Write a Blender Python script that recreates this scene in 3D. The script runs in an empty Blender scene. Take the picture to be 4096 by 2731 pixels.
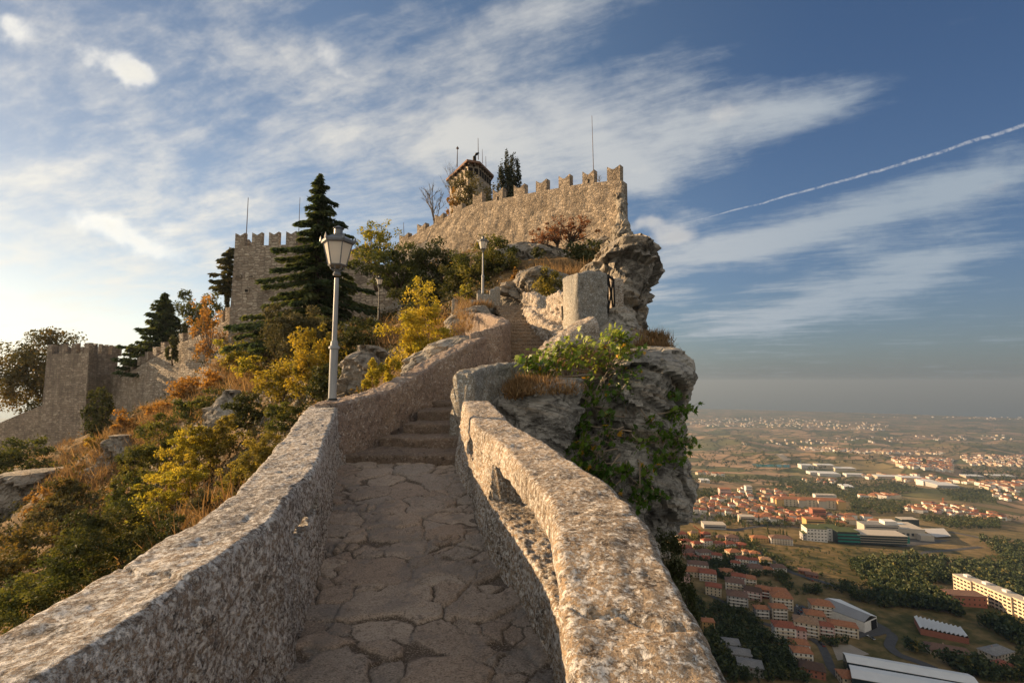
import bpy, math, random
import numpy as np
from mathutils import Vector
R = math.radians
rs = np.random.RandomState(11)
random.seed(11)
SC = bpy.context.scene
COL = SC.collection
# ---------------------------------------------------------------- camera frame (units: metres, eye at the origin)
F, CX, CY, PITCH = 1934.0, 2048.0, 1365.5, R(4.7)
SP, CP = math.sin(PITCH), math.cos(PITCH)
def ray(sx, sy):
    u = (sx - CX) / F; v = -(sy - CY) / F
    return u, CP - SP * v, SP + CP * v
def at(sx, sy, Y):
    u, y, z = ray(sx, sy); t = Y / y
    return np.array((u * t, Y, z * t))
def pxm(n, Y): return n * Y / F
def on_plan_line(sx, sy, A, B):
    """where the sight line of a pixel meets the vertical plane through plan points A, B"""
    u, y, z = ray(sx, sy)
    n = (B[1] - A[1], A[0] - B[0])
    t = (n[0] * A[0] + n[1] * A[1]) / (n[0] * u + n[1] * y)
    return np.array((u * t, y * t, z * t))
def hit_z(sx, sy, zf, y0=0.4, y1=16.0):
    u, y, z = ray(sx, sy); Ys = np.linspace(y0, y1, 3000)
    g = Ys * z / y - zf(Ys)
    i = np.where(np.sign(g[1:]) != np.sign(g[:-1]))[0]
    if len(i) == 0: return None
    Y = Ys[i[0]]
    return np.array((u * Y / y, Y, Y * z / y))
# ---------------------------------------------------------------- noise
_P = np.random.RandomState(3).permutation(256); _P = np.concatenate([_P, _P, _P])
_G = np.random.RandomState(4).normal(size=(256, 3)); _G /= np.linalg.norm(_G, axis=1)[:, None]
def pn(p):
    p = np.asarray(p, float); i = np.floor(p).astype(int); f = p - i; i &= 255
    w = f * f * f * (f * (f * 6 - 15) + 10); out = np.zeros(len(p))
    for dx in (0, 1):
        for dy in (0, 1):
            for dz in (0, 1):
                h = _P[_P[_P[i[:, 0] + dx] + i[:, 1] + dy] + i[:, 2] + dz]
                g = _G[h]; d = f - (dx, dy, dz)
                out += (g * d).sum(1) * (w[:, 0] if dx else 1 - w[:, 0]) * (w[:, 1] if dy else 1 - w[:, 1]) * (w[:, 2] if dz else 1 - w[:, 2])
    return out * 1.5
def fbm(p, o=4, lac=2.03, gain=.5):
    p = np.asarray(p, float); a, s = 1.0, np.zeros(len(p))
    for k in range(o):
        s += a * pn(p + k * 17.3); p = p * lac; a *= gain
    return s
def ridged(p, o=4):
    p = np.asarray(p, float); a, s = 1.0, np.zeros(len(p))
    for k in range(o):
        s += a * (1 - 2 * np.abs(pn(p + k * 9.1))); p = p * 2.1; a *= .5
    return s
# ---------------------------------------------------------------- scene tree
def tag(o, label=None, cat=None, group=None, kind=None):
    if label: o['label'] = label
    if cat: o['category'] = cat
    if group: o['group'] = group
    if kind: o['kind'] = kind
    return o
def thing(name, label, cat, loc=(0, 0, 0), rz=0.0, group=None):
    o = bpy.data.objects.new(name, None); COL.objects.link(o)
    o.location = tuple(map(float, loc)); o.rotation_euler = (0, 0, rz); o.empty_display_size = .2
    return tag(o, label, cat, group)
def link_mesh(name, me, mat=None, parent=None, world=False):
    o = bpy.data.objects.new(name, me); COL.objects.link(o)
    if mat is not None:
        for m in (mat if isinstance(mat, (list, tuple)) else [mat]): me.materials.append(m)
    if parent is not None:
        o.parent = parent
        if world:   # vertices were given in world space
            L = parent.location; Rz = -parent.rotation_euler.z
            p = parent.parent
            c, s = math.cos(Rz), math.sin(Rz)
            n = len(me.vertices); a = np.empty(n * 3); me.vertices.foreach_get('co', a); a = a.reshape(-1, 3)
            chain = []; q = parent
            while q is not None: chain.append(q); q = q.parent
            for q in reversed(chain):
                a = a - np.array(q.location); c, s = math.cos(-q.rotation_euler.z), math.sin(-q.rotation_euler.z)
                a = np.stack([a[:, 0] * c - a[:, 1] * s, a[:, 0] * s + a[:, 1] * c, a[:, 2]], 1)
            me.vertices.foreach_set('co', a.ravel())
    return o
def arr_mesh(name, V, Fc, attrs=None, smooth=False):
    """uniform k-gon mesh from arrays; attrs {name: per-face or per-point floats}"""
    V = np.asarray(V, np.float32); Fc = np.asarray(Fc, np.int32); k = Fc.shape[1]
    me = bpy.data.meshes.new(name)
    me.vertices.add(len(V)); me.vertices.foreach_set('co', V.ravel())
    me.loops.add(Fc.size); me.loops.foreach_set('vertex_index', Fc.ravel())
    me.polygons.add(len(Fc)); me.polygons.foreach_set('loop_start', np.arange(0, Fc.size, k, dtype=np.int32))
    if smooth: me.polygons.foreach_set('use_smooth', np.ones(len(Fc), bool))
    me.update(calc_edges=True)
    for nm, v in (attrs or {}).items():
        v = np.asarray(v, np.float32)
        dom = 'FACE' if len(v) == len(Fc) and len(v) != len(V) else 'POINT'
        a = me.attributes.new(nm, 'FLOAT', dom); a.data.foreach_set('value', v)
    return me
def list_mesh(name, V, Fc, smooth=False):
    me = bpy.data.meshes.new(name); me.from_pydata([tuple(map(float, v)) for v in V], [], Fc)
    if smooth: me.polygons.foreach_set('use_smooth', [True] * len(me.polygons))
    me.update(); return me
class MB:
    """collects boxes, prisms, tubes into one mesh"""
    def __init__(s): s.v = []; s.f = []
    def add(s, V, Fc):
        b = len(s.v); s.v += [tuple(map(float, q)) for q in V]; s.f += [tuple(b + i for i in q) for q in Fc]; return s
    def box(s, c, d, rz=0.0, taper=1.0):
        x, y, z = d[0] / 2, d[1] / 2, d[2] / 2; V = []
        for k, zz in ((1, -z), (taper, z)):
            for a, b in ((-x, -y), (x, -y), (x, y), (-x, y)):
                a *= k; b *= k
                V.append((c[0] + a * math.cos(rz) - b * math.sin(rz), c[1] + a * math.sin(rz) + b * math.cos(rz), c[2] + zz))
        return s.add(V, [(0, 3, 2, 1), (4, 5, 6, 7), (0, 1, 5, 4), (1, 2, 6, 5), (2, 3, 7, 6), (3, 0, 4, 7)])
    def prism(s, P, d):
        """extrude polygon P (3-D points) by vector d"""
        n = len(P); P = [np.array(p, float) for p in P]; Q = [p + np.array(d) for p in P]
        return s.add(P + Q, [tuple(range(n))[::-1], tuple(range(n, 2 * n))] + [(i, (i + 1) % n, n + (i + 1) % n, n + i) for i in range(n)])
    def tube(s, P, r, n=6, cap=True):
        P = [np.array(p, float) for p in P]; m = len(P)
        if np.isscalar(r): r = [r] * m
        V = []; ref = np.array((.31, .17, .93))
        for i in range(m):
            t = P[min(i + 1, m - 1)] - P[max(i - 1, 0)]; t /= (np.linalg.norm(t) + 1e-9)
            a = np.cross(t, ref if abs(t @ ref) < .95 else np.array((1., 0, 0))); a /= np.linalg.norm(a); b = np.cross(t, a)
            for j in range(n):
                w = 2 * math.pi * j / n; V.append(P[i] + r[i] * (math.cos(w) * a + math.sin(w) * b))
        Fc = [(i * n + j, i * n + (j + 1) % n, (i + 1) * n + (j + 1) % n, (i + 1) * n + j) for i in range(m - 1) for j in range(n)]
        if cap: Fc += [tuple(range(n))[::-1], tuple(range((m - 1) * n, m * n))]
        return s.add(V, Fc)
    def lathe(s, prof, c, n=12, rot=0.0):
        V = []; m = len(prof)
        for r, z in prof:
            for j in range(n):
                w = 2 * math.pi * j / n + rot; V.append((c[0] + r * math.cos(w), c[1] + r * math.sin(w), c[2] + z))
        Fc = [(i * n + j, i * n + (j + 1) % n, (i + 1) * n + (j + 1) % n, (i + 1) * n + j) for i in range(m - 1) for j in range(n)]
        return s.add(V, Fc + [tuple(range(n))[::-1], tuple(range((m - 1) * n, m * n))])
    def build(s, name, mat, parent=None, world=False, smooth=False):
        return link_mesh(name, list_mesh(name, s.v, s.f, smooth), mat, parent, world)
# ---------------------------------------------------------------- node helpers
class NT:
    def __init__(s, tree): s.t = tree; s.t.nodes.clear()
    def n(s, typ, props=None, **ins):
        nd = s.t.nodes.new(typ)
        for k, v in (props or {}).items(): setattr(nd, k, v)
        for k, v in ins.items():
            if k[0] == 'i' and k[1:].isdigit(): sk = nd.inputs[int(k[1:])]
            else: sk = nd.inputs[k.replace('_', ' ')]
            if hasattr(v, 'is_output') or isinstance(v, bpy.types.NodeSocket): s.t.links.new(v, sk)
            elif isinstance(v, bpy.types.Node): s.t.links.new(v.outputs[0], sk)
            else: sk.default_value = v
        return nd
    def math(s, op, a, b=0.0, c=None, clamp=False):
        kw = dict(i0=a, i1=b)
        if c is not None: kw['i2'] = c
        return s.n('ShaderNodeMath', dict(operation=op, use_clamp=clamp), **kw).outputs[0]
    def vmath(s, op, a, b=(0, 0, 0)):
        nd = s.n('ShaderNodeVectorMath', dict(operation=op), i0=a, i1=b)
        return nd.outputs['Value'] if op in ('DOT_PRODUCT', 'LENGTH', 'DISTANCE') else nd.outputs[0]
    def ramp(s, fac, stops, interp='LINEAR'):
        nd = s.n('ShaderNodeValToRGB', Fac=fac); r = nd.color_ramp; r.interpolation = interp
        while len(r.elements) > 1: r.elements.remove(r.elements[-1])
        r.elements[0].position = stops[0][0]; r.elements[0].color = c4(stops[0][1])
        for p, c in stops[1:]:
            e = r.elements.new(p); e.color = c4(c)
        return nd.outputs[0]
    def mix(s, fac, a, b, mode='MIX'):
        nd = s.n('ShaderNodeMix', dict(data_type='RGBA', blend_type=mode))
        for k, v in ((0, fac), (6, a), (7, b)):
            sk = nd.inputs[k]
            if isinstance(v, bpy.types.NodeSocket): s.t.links.new(v, sk)
            else: sk.default_value = c4(v) if k and not np.isscalar(v) else v
        return nd.outputs[2]
    def mapr(s, v, a, b, c=0.0, d=1.0, smooth=False):
        nd = s.n('ShaderNodeMapRange', dict(interpolation_type='SMOOTHSTEP' if smooth else 'LINEAR', clamp=True), i0=v, i1=a, i2=b, i3=c, i4=d)
        return nd.outputs[0]
    def noise(s, vec, scale, detail=4.0, rough=.55, dist=0.0, out='Fac'):
        kw = dict(Scale=scale, Detail=detail, Roughness=rough, Distortion=dist)
        if vec is not None: kw['Vector'] = vec
        return s.n('ShaderNodeTexNoise', None, **kw).outputs[out]
    def vor(s, vec, scale, feature='F1', out='Distance', rnd=1.0, metric='EUCLIDEAN'):
        pr = dict(feature=feature)
        if feature not in ('DISTANCE_TO_EDGE', 'N_SPHERE_RADIUS'): pr['distance'] = metric
        kw = dict(Scale=scale, Randomness=rnd)
        if vec is not None: kw['Vector'] = vec
        return s.n('ShaderNodeTexVoronoi', pr, **kw).outputs[out]
def c4(c):
    if np.isscalar(c): return (c, c, c, 1)
    return tuple(c) + (1,) if len(c) == 3 else tuple(c)
def new_mat(name):
    m = bpy.data.materials.new(name); m.use_nodes = True
    return m, NT(m.node_tree)
def finish(m, nt, col, rough=.9, height=None, bump=.5, dist=.02, spec=.25, metal=0.0, **kw):
    ins = dict(Base_Color=col if isinstance(col, bpy.types.NodeSocket) else c4(col), Roughness=rough, Metallic=metal)
    b = nt.n('ShaderNodeBsdfPrincipled', None, **ins); b.inputs['Specular IOR Level'].default_value = spec
    if height is not None:
        bn = nt.n('ShaderNodeBump', None, Strength=bump, Distance=dist, Height=height)
        nt.t.links.new(bn.outputs[0], b.inputs['Normal'])
    for k, v in kw.items():
        sk = b.inputs[k.replace('_', ' ')]
        if isinstance(v, bpy.types.NodeSocket): nt.t.links.new(v, sk)
        else: sk.default_value = v
    o = nt.n('ShaderNodeOutputMaterial'); nt.t.links.new(b.outputs[0], o.inputs[0])
    return m
def plain(name, col, rough=.7, metal=0.0, var=.12, scale=6.0, bump=.15):
    m, nt = new_mat(name); tc = nt.n('ShaderNodeTexCoord').outputs['Object']
    nz = nt.noise(tc, scale, 5, .6)
    k = nt.mapr(nz, .3, .7, 1 - var, 1 + var)
    c = nt.mix(1.0, col, nt.n('ShaderNodeCombineColor', None, Red=k, Green=k, Blue=k).outputs[0], 'MULTIPLY')
    return finish(m, nt, c, rough, nz, bump, .01, metal=metal)
# ---------------------------------------------------------------- camera, sun
cam = bpy.data.objects.new('camera', bpy.data.cameras.new('camera')); COL.objects.link(cam)
cam.data.sensor_width = 36.0; cam.data.lens = F / 4096 * 36.0
cam.data.clip_start = .05; cam.data.clip_end = 300000.0
cam.rotation_euler = (R(90) + PITCH, 0, 0)
SC.camera = cam
SUN_AZ, SUN_EL = R(-68), R(16)
SUN_V = np.array((math.sin(SUN_AZ) * math.cos(SUN_EL), math.cos(SUN_AZ) * math.cos(SUN_EL), math.sin(SUN_EL)))
sl = bpy.data.lights.new('sun', 'SUN'); sl.energy = 4.9; sl.angle = R(.5); sl.color = (1.0, .67, .36)
so = bpy.data.objects.new('sun', sl); COL.objects.link(so)
so.rotation_euler = Vector(tuple(-SUN_V)).to_track_quat('-Z', 'Y').to_euler()
SC.view_settings.view_transform = 'Standard'; SC.view_settings.look = 'None'
SC.view_settings.gamma = 1.0; SC.view_settings.exposure = 1.22; SC.view_settings.use_curve_mapping = False
SC.render.engine = 'CYCLES'
try:
    SC.cycles.use_denoising = True; SC.cycles.denoiser = 'OPENIMAGEDENOISE'
except Exception: pass
SC.cycles.max_bounces = 6; SC.cycles.diffuse_bounces = 3; SC.cycles.glossy_bounces = 2
SC.cycles.transmission_bounces = 4; SC.cycles.transparent_max_bounces = 8; SC.cycles.volume_bounces = 0
SC.cycles.sample_clamp_indirect = 6.0; SC.cycles.volume_max_steps = 64
# ---------------------------------------------------------------- sky
def make_world():
    w = bpy.data.worlds.new('World'); SC.world = w; w.use_nodes = True
    nt = NT(w.node_tree)
    sky = nt.n('ShaderNodeTexSky', dict(sky_type='NISHITA', sun_disc=False, sun_elevation=SUN_EL, sun_rotation=SUN_AZ,
                                        altitude=700.0, air_density=1.0, dust_density=.55, ozone_density=1.6))
    d = nt.n('ShaderNodeTexCoord').outputs['Generated']
    pol = nt.ramp(nt.mapr(nt.vmath('DOT_PRODUCT', d, tuple(SUN_V)), -.4, 1.0), [(0, (.36, .46, .60)), (.28, (.56, .66, .79)), (.55, (.95, .95, .95)), (.78, (.85, .85, .85)), (1, (.62, .62, .62))])
    bg = nt.n('ShaderNodeBackground', None, Color=nt.mix(1.0, sky.outputs[0], pol, 'MULTIPLY'), Strength=.06)
    sx = nt.n('ShaderNodeSeparateXYZ', None, i0=d)
    x, y, z = sx.outputs
    # cloud layer: the direction carried out to a level sheet high above the ridge
    zz = nt.math('ADD', nt.math('MAXIMUM', z, 0.0), .07)
    px, py = nt.math('DIVIDE', x, zz), nt.math('DIVIDE', y, zz)
    ca, sa = math.cos(R(-26)), math.sin(R(-26))
    u = nt.math('ADD', nt.math('MULTIPLY', px, ca), nt.math('MULTIPLY', py, sa))
    v = nt.math('ADD', nt.math('MULTIPLY', px, -sa), nt.math('MULTIPLY', py, ca))
    P = nt.n('ShaderNodeCombineXYZ', None, i0=px, i1=py, i2=0.0).outputs[0]
    warp = nt.noise(P, 1.1, 2, .5, 0, 'Color')
    warp = nt.vmath('MULTIPLY', nt.vmath('SUBTRACT', warp, (.5, .5, .5)), (.5, .5, .5))
    S1 = nt.vmath('ADD', nt.n('ShaderNodeCombineXYZ', None, i0=nt.math('MULTIPLY', u, .8), i1=nt.math('MULTIPLY', v, 1.5), i2=.37).outputs[0], warp)
    S2 = nt.vmath('ADD', nt.n('ShaderNodeCombineXYZ', None, i0=nt.math('MULTIPLY', u, 1.2), i1=nt.math('MULTIPLY', v, 3.2), i2=2.1).outputs[0], warp)
    n1 = nt.noise(S1, 1.3, 5, .6); n2 = nt.noise(S2, 1.9, 5, .66)
    wisp = nt.math('ADD', nt.math('MULTIPLY', n1, .52), nt.math('MULTIPLY', n2, .36))
    # where the cloud banks lie, as directions on a tangent sheet facing north (+Y)
    ys = nt.math('MAXIMUM', y, .02)
    gx, gz = nt.math('DIVIDE', x, ys), nt.math('DIVIDE', z, ys)
    front = nt.mapr(y, .0, .08)
    def g(sx_, sy_):
        a, b, c = ray(sx_, sy_); return a / b, c / b
    G = nt.n('ShaderNodeCombineXYZ', None, i0=gx, i1=gz, i2=0.0).outputs[0]
    gw = nt.noise(G, 4.5, 4, .6, 0, 'Color')
    gw = nt.vmath('MULTIPLY', nt.vmath('SUBTRACT', gw, (.5, .5, .5)), (.16, .12, 0))
    Gw = nt.vmath('ADD', G, gw)
    def bank(sx_, sy_, lx, ly, ang, soft=1.0, src=None):
        cx_, cz_ = g(sx_, sy_)
        q = nt.vmath('SUBTRACT', src if src is not None else Gw, (cx_, cz_, 0))
        a = R(ang); k = 1.0 / F
        e = nt.math('DIVIDE', nt.vmath('DOT_PRODUCT', q, (math.cos(a), math.sin(a), 0)), lx * k)
        f = nt.math('DIVIDE', nt.vmath('DOT_PRODUCT', q, (-math.sin(a), math.cos(a), 0)), ly * k)
        r2 = nt.math('ADD', nt.math('MULTIPLY', e, e), nt.math('MULTIPLY', f, f))
        return nt.math('EXPONENT', nt.math('MULTIPLY', r2, -soft))
    def total(lst, src=None):
        t = None
        for (a, w_) in lst:
            b = nt.math('MULTIPLY', bank(*a, src=src), w_)
            t = b if t is None else nt.math('ADD', t, b)
        return t
    cover = total([((2450, 430, 620, 210, 18), .55), ((2900, 520, 700, 130, 22), .5), ((3300, 420, 420, 90, 20), .3),
                   ((1500, 300, 900, 300, 10), .10), ((700, 330, 900, 420, -8), .22), ((600, 900, 1100, 330, -4), .3),
                   ((1900, 650, 500, 160, -15), .16), ((3050, 960, 520, 75, 14), .5), ((3500, 840, 640, 90, 17), .42), ((3600, 1060, 560, 120, 19), .5),
                   ((3200, 1250, 500, 70, 10), .34), ((3950, 700, 300, 90, 20), .35), ((2600, 1190, 230, 40, 4), .45),
                   ((2700, 930, 160, 90, 30), .3), ((3750, 110, 480, 50, 16), .2), ((2560, 700, 260, 80, -35), .3),
                   ((3550, 1140, 420, 45, 16), .22), ((2100, 80, 500, 130, 15), .22)], src=G)
    hole = total([((3650, 150, 700, 260, 12), .26), ((3500, 640, 560, 90, 19), .2), ((2900, 820, 300, 70, 15), .16)], src=G)
    gfine = nt.noise(nt.vmath('MULTIPLY', Gw, (1.0, 1.5, 1)), 6.5, 6, .68)
    wisp = nt.math('ADD', wisp, nt.math('MULTIPLY', gfine, .22))
    dens = nt.math('SUBTRACT', nt.math('ADD', wisp, nt.math('MULTIPLY', cover, .42)), nt.math('MULTIPLY', hole, .6))
    dens = nt.math('ADD', dens, nt.math('MULTIPLY', nt.mapr(y, .12, -.3), .38))  # extra unseen cloud behind the camera, added as fill light
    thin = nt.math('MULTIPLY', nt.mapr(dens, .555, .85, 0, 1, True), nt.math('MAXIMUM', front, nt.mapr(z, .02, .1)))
    # puffy small clouds
    puffs = total([((480, 250, 150, 70, -38), 1.0), ((570, 310, 90, 60, -50), .8), ((60, 100, 140, 90, -10), .9), ((1340, 190, 75, 75, -60), .7),
                   ((1400, 280, 70, 30, -25), .6), ((380, 900, 210, 60, -8), .9), ((640, 980, 200, 70, -12), .85), ((720, 880, 90, 40, -15), .5),
                   ((1300, 640, 110, 60, 0), .55), ((2900, 460, 120, 55, 20), .75), ((2560, 660, 70, 35, 10), .7), ((2560, 895, 100, 40, 12), 1.2),
                   ((2690, 945, 130, 55, 15), 1.25), ((3960, 720, 90, 50, 15), .5)], src=Gw)
    pn_ = nt.noise(G, 9.0, 6, .62)
    puff = nt.mapr(nt.math('ADD', nt.math('MULTIPLY', puffs, 1.0), nt.math('MULTIPLY', nt.math('SUBTRACT', pn_, .5), 1.5)), .30, 1.35, 0, .80, True)
    core = nt.mapr(nt.math('ADD', puffs, nt.math('MULTIPLY', nt.math('SUBTRACT', pn_, .5), 1.2)), .75, 1.25, 0, 1, True)
    puff = nt.math('MULTIPLY', puff, front)
    # vapour trail
    a0, a1 = g(2780, 880), g(4096, 500)
    L = math.hypot(a1[0] - a0[0], a1[1] - a0[1]); tx, tz = (a1[0] - a0[0]) / L, (a1[1] - a0[1]) / L
    q = nt.vmath('SUBTRACT', G, (a0[0], a0[1], 0))
    al = nt.vmath('DOT_PRODUCT', q, (tx, tz, 0)); ac = nt.vmath('DOT_PRODUCT', q, (-tz, tx, 0))
    ac = nt.math('ADD', ac, nt.math('MULTIPLY', nt.math('SUBTRACT', nt.noise(nt.vmath('MULTIPLY', G, (9, 9, 9)), 1.0, 2), .5), .012))
    ac = nt.math('ADD', ac, nt.math('MULTIPLY', nt.math('MULTIPLY', al, nt.math('SUBTRACT', al, L)), -.06))
    rag = nt.noise(nt.vmath('MULTIPLY', G, (60, 60, 60)), 1.0, 3, .7)
    wdt = nt.math('ADD', .0018, nt.math('MULTIPLY', al, .0052))
    trail = nt.mapr(nt.math('DIVIDE', nt.math('ABSOLUTE', ac), wdt), .2, 1.1, 1, 0, True)
    trail = nt.math('MULTIPLY', nt.math('MULTIPLY', trail, nt.mapr(al, -.06, .12)), nt.mapr(rag, .36, .6, .12, .95))
    trail = nt.math('MULTIPLY', trail, front)
    sd0 = nt.mapr(nt.vmath('DOT_PRODUCT', d, tuple(SUN_V)), -.1, 1.0, 0, 1)
    hz = nt.math('EXPONENT', nt.math('MULTIPLY', nt.math('MAXIMUM', z, 0.0), -7.0))
    hcol = nt.ramp(sd0, [(0, (.165, .175, .18)), (.35, (.215, .225, .225)), (.6, (.46, .46, .43)), (.85, (1.0, .96, .85)), (1, (1.4, 1.26, 1.0))])
    hb = nt.n('ShaderNodeBackground', None, Color=hcol, Strength=.5)
    bg = nt.n('ShaderNodeMixShader', None, i0=nt.math('MULTIPLY', hz, .95), i1=bg.outputs[0], i2=hb.outputs[0])
    # colour: forward scatter makes cloud near the sun whiter
    sd = nt.vmath('DOT_PRODUCT', d, tuple(SUN_V))
    glow = nt.mapr(sd, -.2, 1.0, 0, 1)
    g2 = nt.math('MULTIPLY', glow, glow)
    ccol = nt.ramp(glow, [(0, (.34, .40, .46)), (.45, (.56, .57, .57)), (.7, (.70, .68, .63)), (1, (1.0, .93, .8))])
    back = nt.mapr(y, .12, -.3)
    ccol = nt.mix(back, ccol, (.78, .72, .63))  # the added rear clouds are made bright to lift the shaded faces
    pcol = nt.ramp(glow, [(0, (.60, .57, .53)), (.45, (.85, .80, .72)), (.7, (1.05, .98, .86)), (1, (1.4, 1.3, 1.1))])
    pshade = nt.ramp(glow, [(0, (.40, .41, .43)), (.5, (.62, .61, .58)), (1, (.9, .86, .76))])
    pcol = nt.mix(nt.math('MULTIPLY', core, .75), pcol, pshade)
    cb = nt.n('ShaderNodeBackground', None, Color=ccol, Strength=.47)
    pb = nt.n('ShaderNodeBackground', None, Color=pcol, Strength=.46)
    tb = nt.n('ShaderNodeBackground', None, Color=(.62, .60, .58, 1), Strength=.6)
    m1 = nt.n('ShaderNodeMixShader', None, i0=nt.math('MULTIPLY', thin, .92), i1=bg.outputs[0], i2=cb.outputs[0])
    m2 = nt.n('ShaderNodeMixShader', None, i0=puff, i1=m1.outputs[0], i2=pb.outputs[0])
    m3 = nt.n('ShaderNodeMixShader', None, i0=nt.math('MULTIPLY', trail, .42), i1=m2.outputs[0], i2=tb.outputs[0])
    o = nt.n('ShaderNodeOutputWorld'); nt.t.links.new(m3.outputs[0], o.inputs[0])
    w.cycles.sampling_method = 'MANUAL'; w.cycles.sample_map_resolution = 512
make_world()
# ---------------------------------------------------------------- materials
def coords(nt): return nt.n('ShaderNodeTexCoord').outputs['Object']
def m_lichen(name, base, warm, dark, white=(.62, .61, .58), wamt=.5, damt=.5, sc=1.0, bump=1.0, fine=1.0):
    """weathered limestone: warm stone under grey-white and black lichen"""
    m, nt = new_mat(name); P = coords(nt)
    big = nt.noise(P, 1.9 * sc, 4, .6)
    med = nt.noise(P, 15 * sc, 5, .68, .3)
    fin = nt.noise(P, 62 * sc, 5, .72)
    blot = nt.noise(nt.vmath('ADD', P, (3.1, 7.7, 1.9)), 34 * sc, 6, .74, .25)
    spk = nt.noise(nt.vmath('ADD', P, (9.1, 2.7, 4.9)), 120 * sc, 3, .6)
    c = nt.mix(nt.mapr(big, .38, .62), base, warm)
    c = nt.mix(nt.mapr(fin, .35, .65), nt.mix(.45, c, dark), c)
    amt = nt.math('MULTIPLY', nt.math('SUBTRACT', big, .5), .16)
    bl = nt.math('ADD', blot, amt)
    c = nt.mix(nt.math('MULTIPLY', nt.mapr(bl, .59 - .16 * wamt, .63 - .16 * wamt), .95), c, nt.mix(nt.mapr(fin, .4, .6), nt.mix(.35, white, base), white))
    dk = nt.mapr(nt.math('SUBTRACT', nt.math('ADD', nt.math('MULTIPLY', med, .55), nt.math('MULTIPLY', fin, .45)), nt.math('MULTIPLY', amt, -.5)), .50 - .06 * (1 - damt), .40 - .06 * (1 - damt))
    c = nt.mix(nt.math('MULTIPLY', dk, .88), c, dark)
    c = nt.mix(nt.math('MULTIPLY', nt.mapr(spk, .60, .68), .6), c, white)
    c = nt.mix(nt.math('MULTIPLY', nt.mapr(spk, .40, .32), .8), c, dark)
    h = nt.math('ADD', nt.math('MULTIPLY', med, 1.0), nt.math('ADD', nt.math('MULTIPLY', fin, .6), nt.math('MULTIPLY', spk, .3 * fine)))
    h = nt.math('ADD', h, nt.math('MULTIPLY', nt.mapr(bl, .48, .56), .25))
    return finish(m, nt, c, .92, h, bump * .9, .026 / sc, .2)
def m_rock(name, pale, grey, dark, warm, sc=1.0, strata=(.15, .1, 1.0), bump=1.0):
    m, nt = new_mat(name); P = coords(nt)
    Q = nt.vmath('MULTIPLY', P, (.35, .35, 2.2))
    tilt = nt.n('ShaderNodeVectorRotate', dict(rotation_type='EULER_XYZ'), Vector=P, Rotation=(R(18), R(-14), 0)).outputs[0]
    lay = nt.noise(nt.vmath('MULTIPLY', tilt, (.4, .4, 3.2)), 1.3 * sc, 6, .62, .6)
    big = nt.noise(P, .55 * sc, 4, .6); med = nt.noise(P, 3.2 * sc, 6, .66); fin = nt.noise(P, 17 * sc, 5, .65)
    c = nt.mix(nt.mapr(big, .35, .65), grey, pale)
    c = nt.mix(nt.mapr(lay, .52, .7), c, warm)
    c = nt.mix(nt.math('MULTIPLY', nt.mapr(nt.math('ABSOLUTE', nt.math('SUBTRACT', lay, .46)), .022, .004), .65), c, dark)
    c = nt.mix(nt.math('MULTIPLY', nt.mapr(med, .5, .36), .7), c, dark)
    c = nt.mix(nt.math('MULTIPLY', nt.mapr(fin, .58, .7), .45), c, nt.mix(.4, pale, (.7, .7, .68)))
    c = nt.mix(nt.math('MULTIPLY', nt.mapr(fin, .42, .3), .6), c, dark)
    h = nt.math('ADD', nt.math('ADD', lay, nt.math('MULTIPLY', med, .8)), nt.math('ADD', nt.math('MULTIPLY', fin, .25), nt.math('MULTIPLY', nt.noise(P, 60 * sc, 3, .6), .1)))
    return finish(m, nt, c, .93, h, bump, .12 / sc, .2)
def m_masonry(name, a, b, mortar, dark, sc=2.2, flat=1.7, bump=.9, course=False):
    """rubble or coursed stonework: cells with joints"""
    m, nt = new_mat(name); P = coords(nt)
    wob = nt.vmath('MULTIPLY', nt.vmath('SUBTRACT', nt.noise(P, 1.6, 3, .5, 0, 'Color'), (.5, .5, .5)), (.35, .35, .2))
    Q = nt.vmath('MULTIPLY', nt.vmath('ADD', P, wob), (1, 1, flat))
    edge = nt.vor(Q, sc, 'DISTANCE_TO_EDGE', rnd=.6 if course else .95)
    cell = nt.vor(Q, sc, 'F1', 'Color', rnd=.6 if course else .95)
    cv = nt.n('ShaderNodeSeparateColor', None, i0=cell).outputs[0]
    big = nt.noise(P, .32, 5, .6); med = nt.noise(P, 4.5, 5, .65); fin = nt.noise(P, 19, 4, .65)
    st = nt.noise(nt.vmath('MULTIPLY', P, (1, 1, .16)), 1.1, 4, .6)
    c = nt.mix(nt.mapr(cv, .1, .9), tuple(x * .86 for x in a), tuple(min(1, x * 1.08) for x in b))
    c = nt.mix(nt.mapr(edge, .09, .02), c, mortar)
    c = nt.mix(nt.math('MULTIPLY', nt.mapr(nt.math('ADD', nt.math('MULTIPLY', big, .5), nt.math('MULTIPLY', st, .5)), .53, .38), .62), c, dark)
    c = nt.mix(nt.math('MULTIPLY', nt.mapr(med, .48, .33), .5), c, dark)
    c = nt.mix(nt.math('MULTIPLY', nt.mapr(fin, .56, .72), .35), c, b)
    h = nt.math('ADD', nt.math('MULTIPLY', nt.mapr(edge, 0, .13), .8), nt.math('ADD', nt.math('MULTIPLY', med, .9), nt.math('MULTIPLY', fin, .35)))
    h = nt.math('ADD', h, nt.math('MULTIPLY', cv, .6))
    return finish(m, nt, c, .94, h, bump, .16 / sc, .15)
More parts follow.
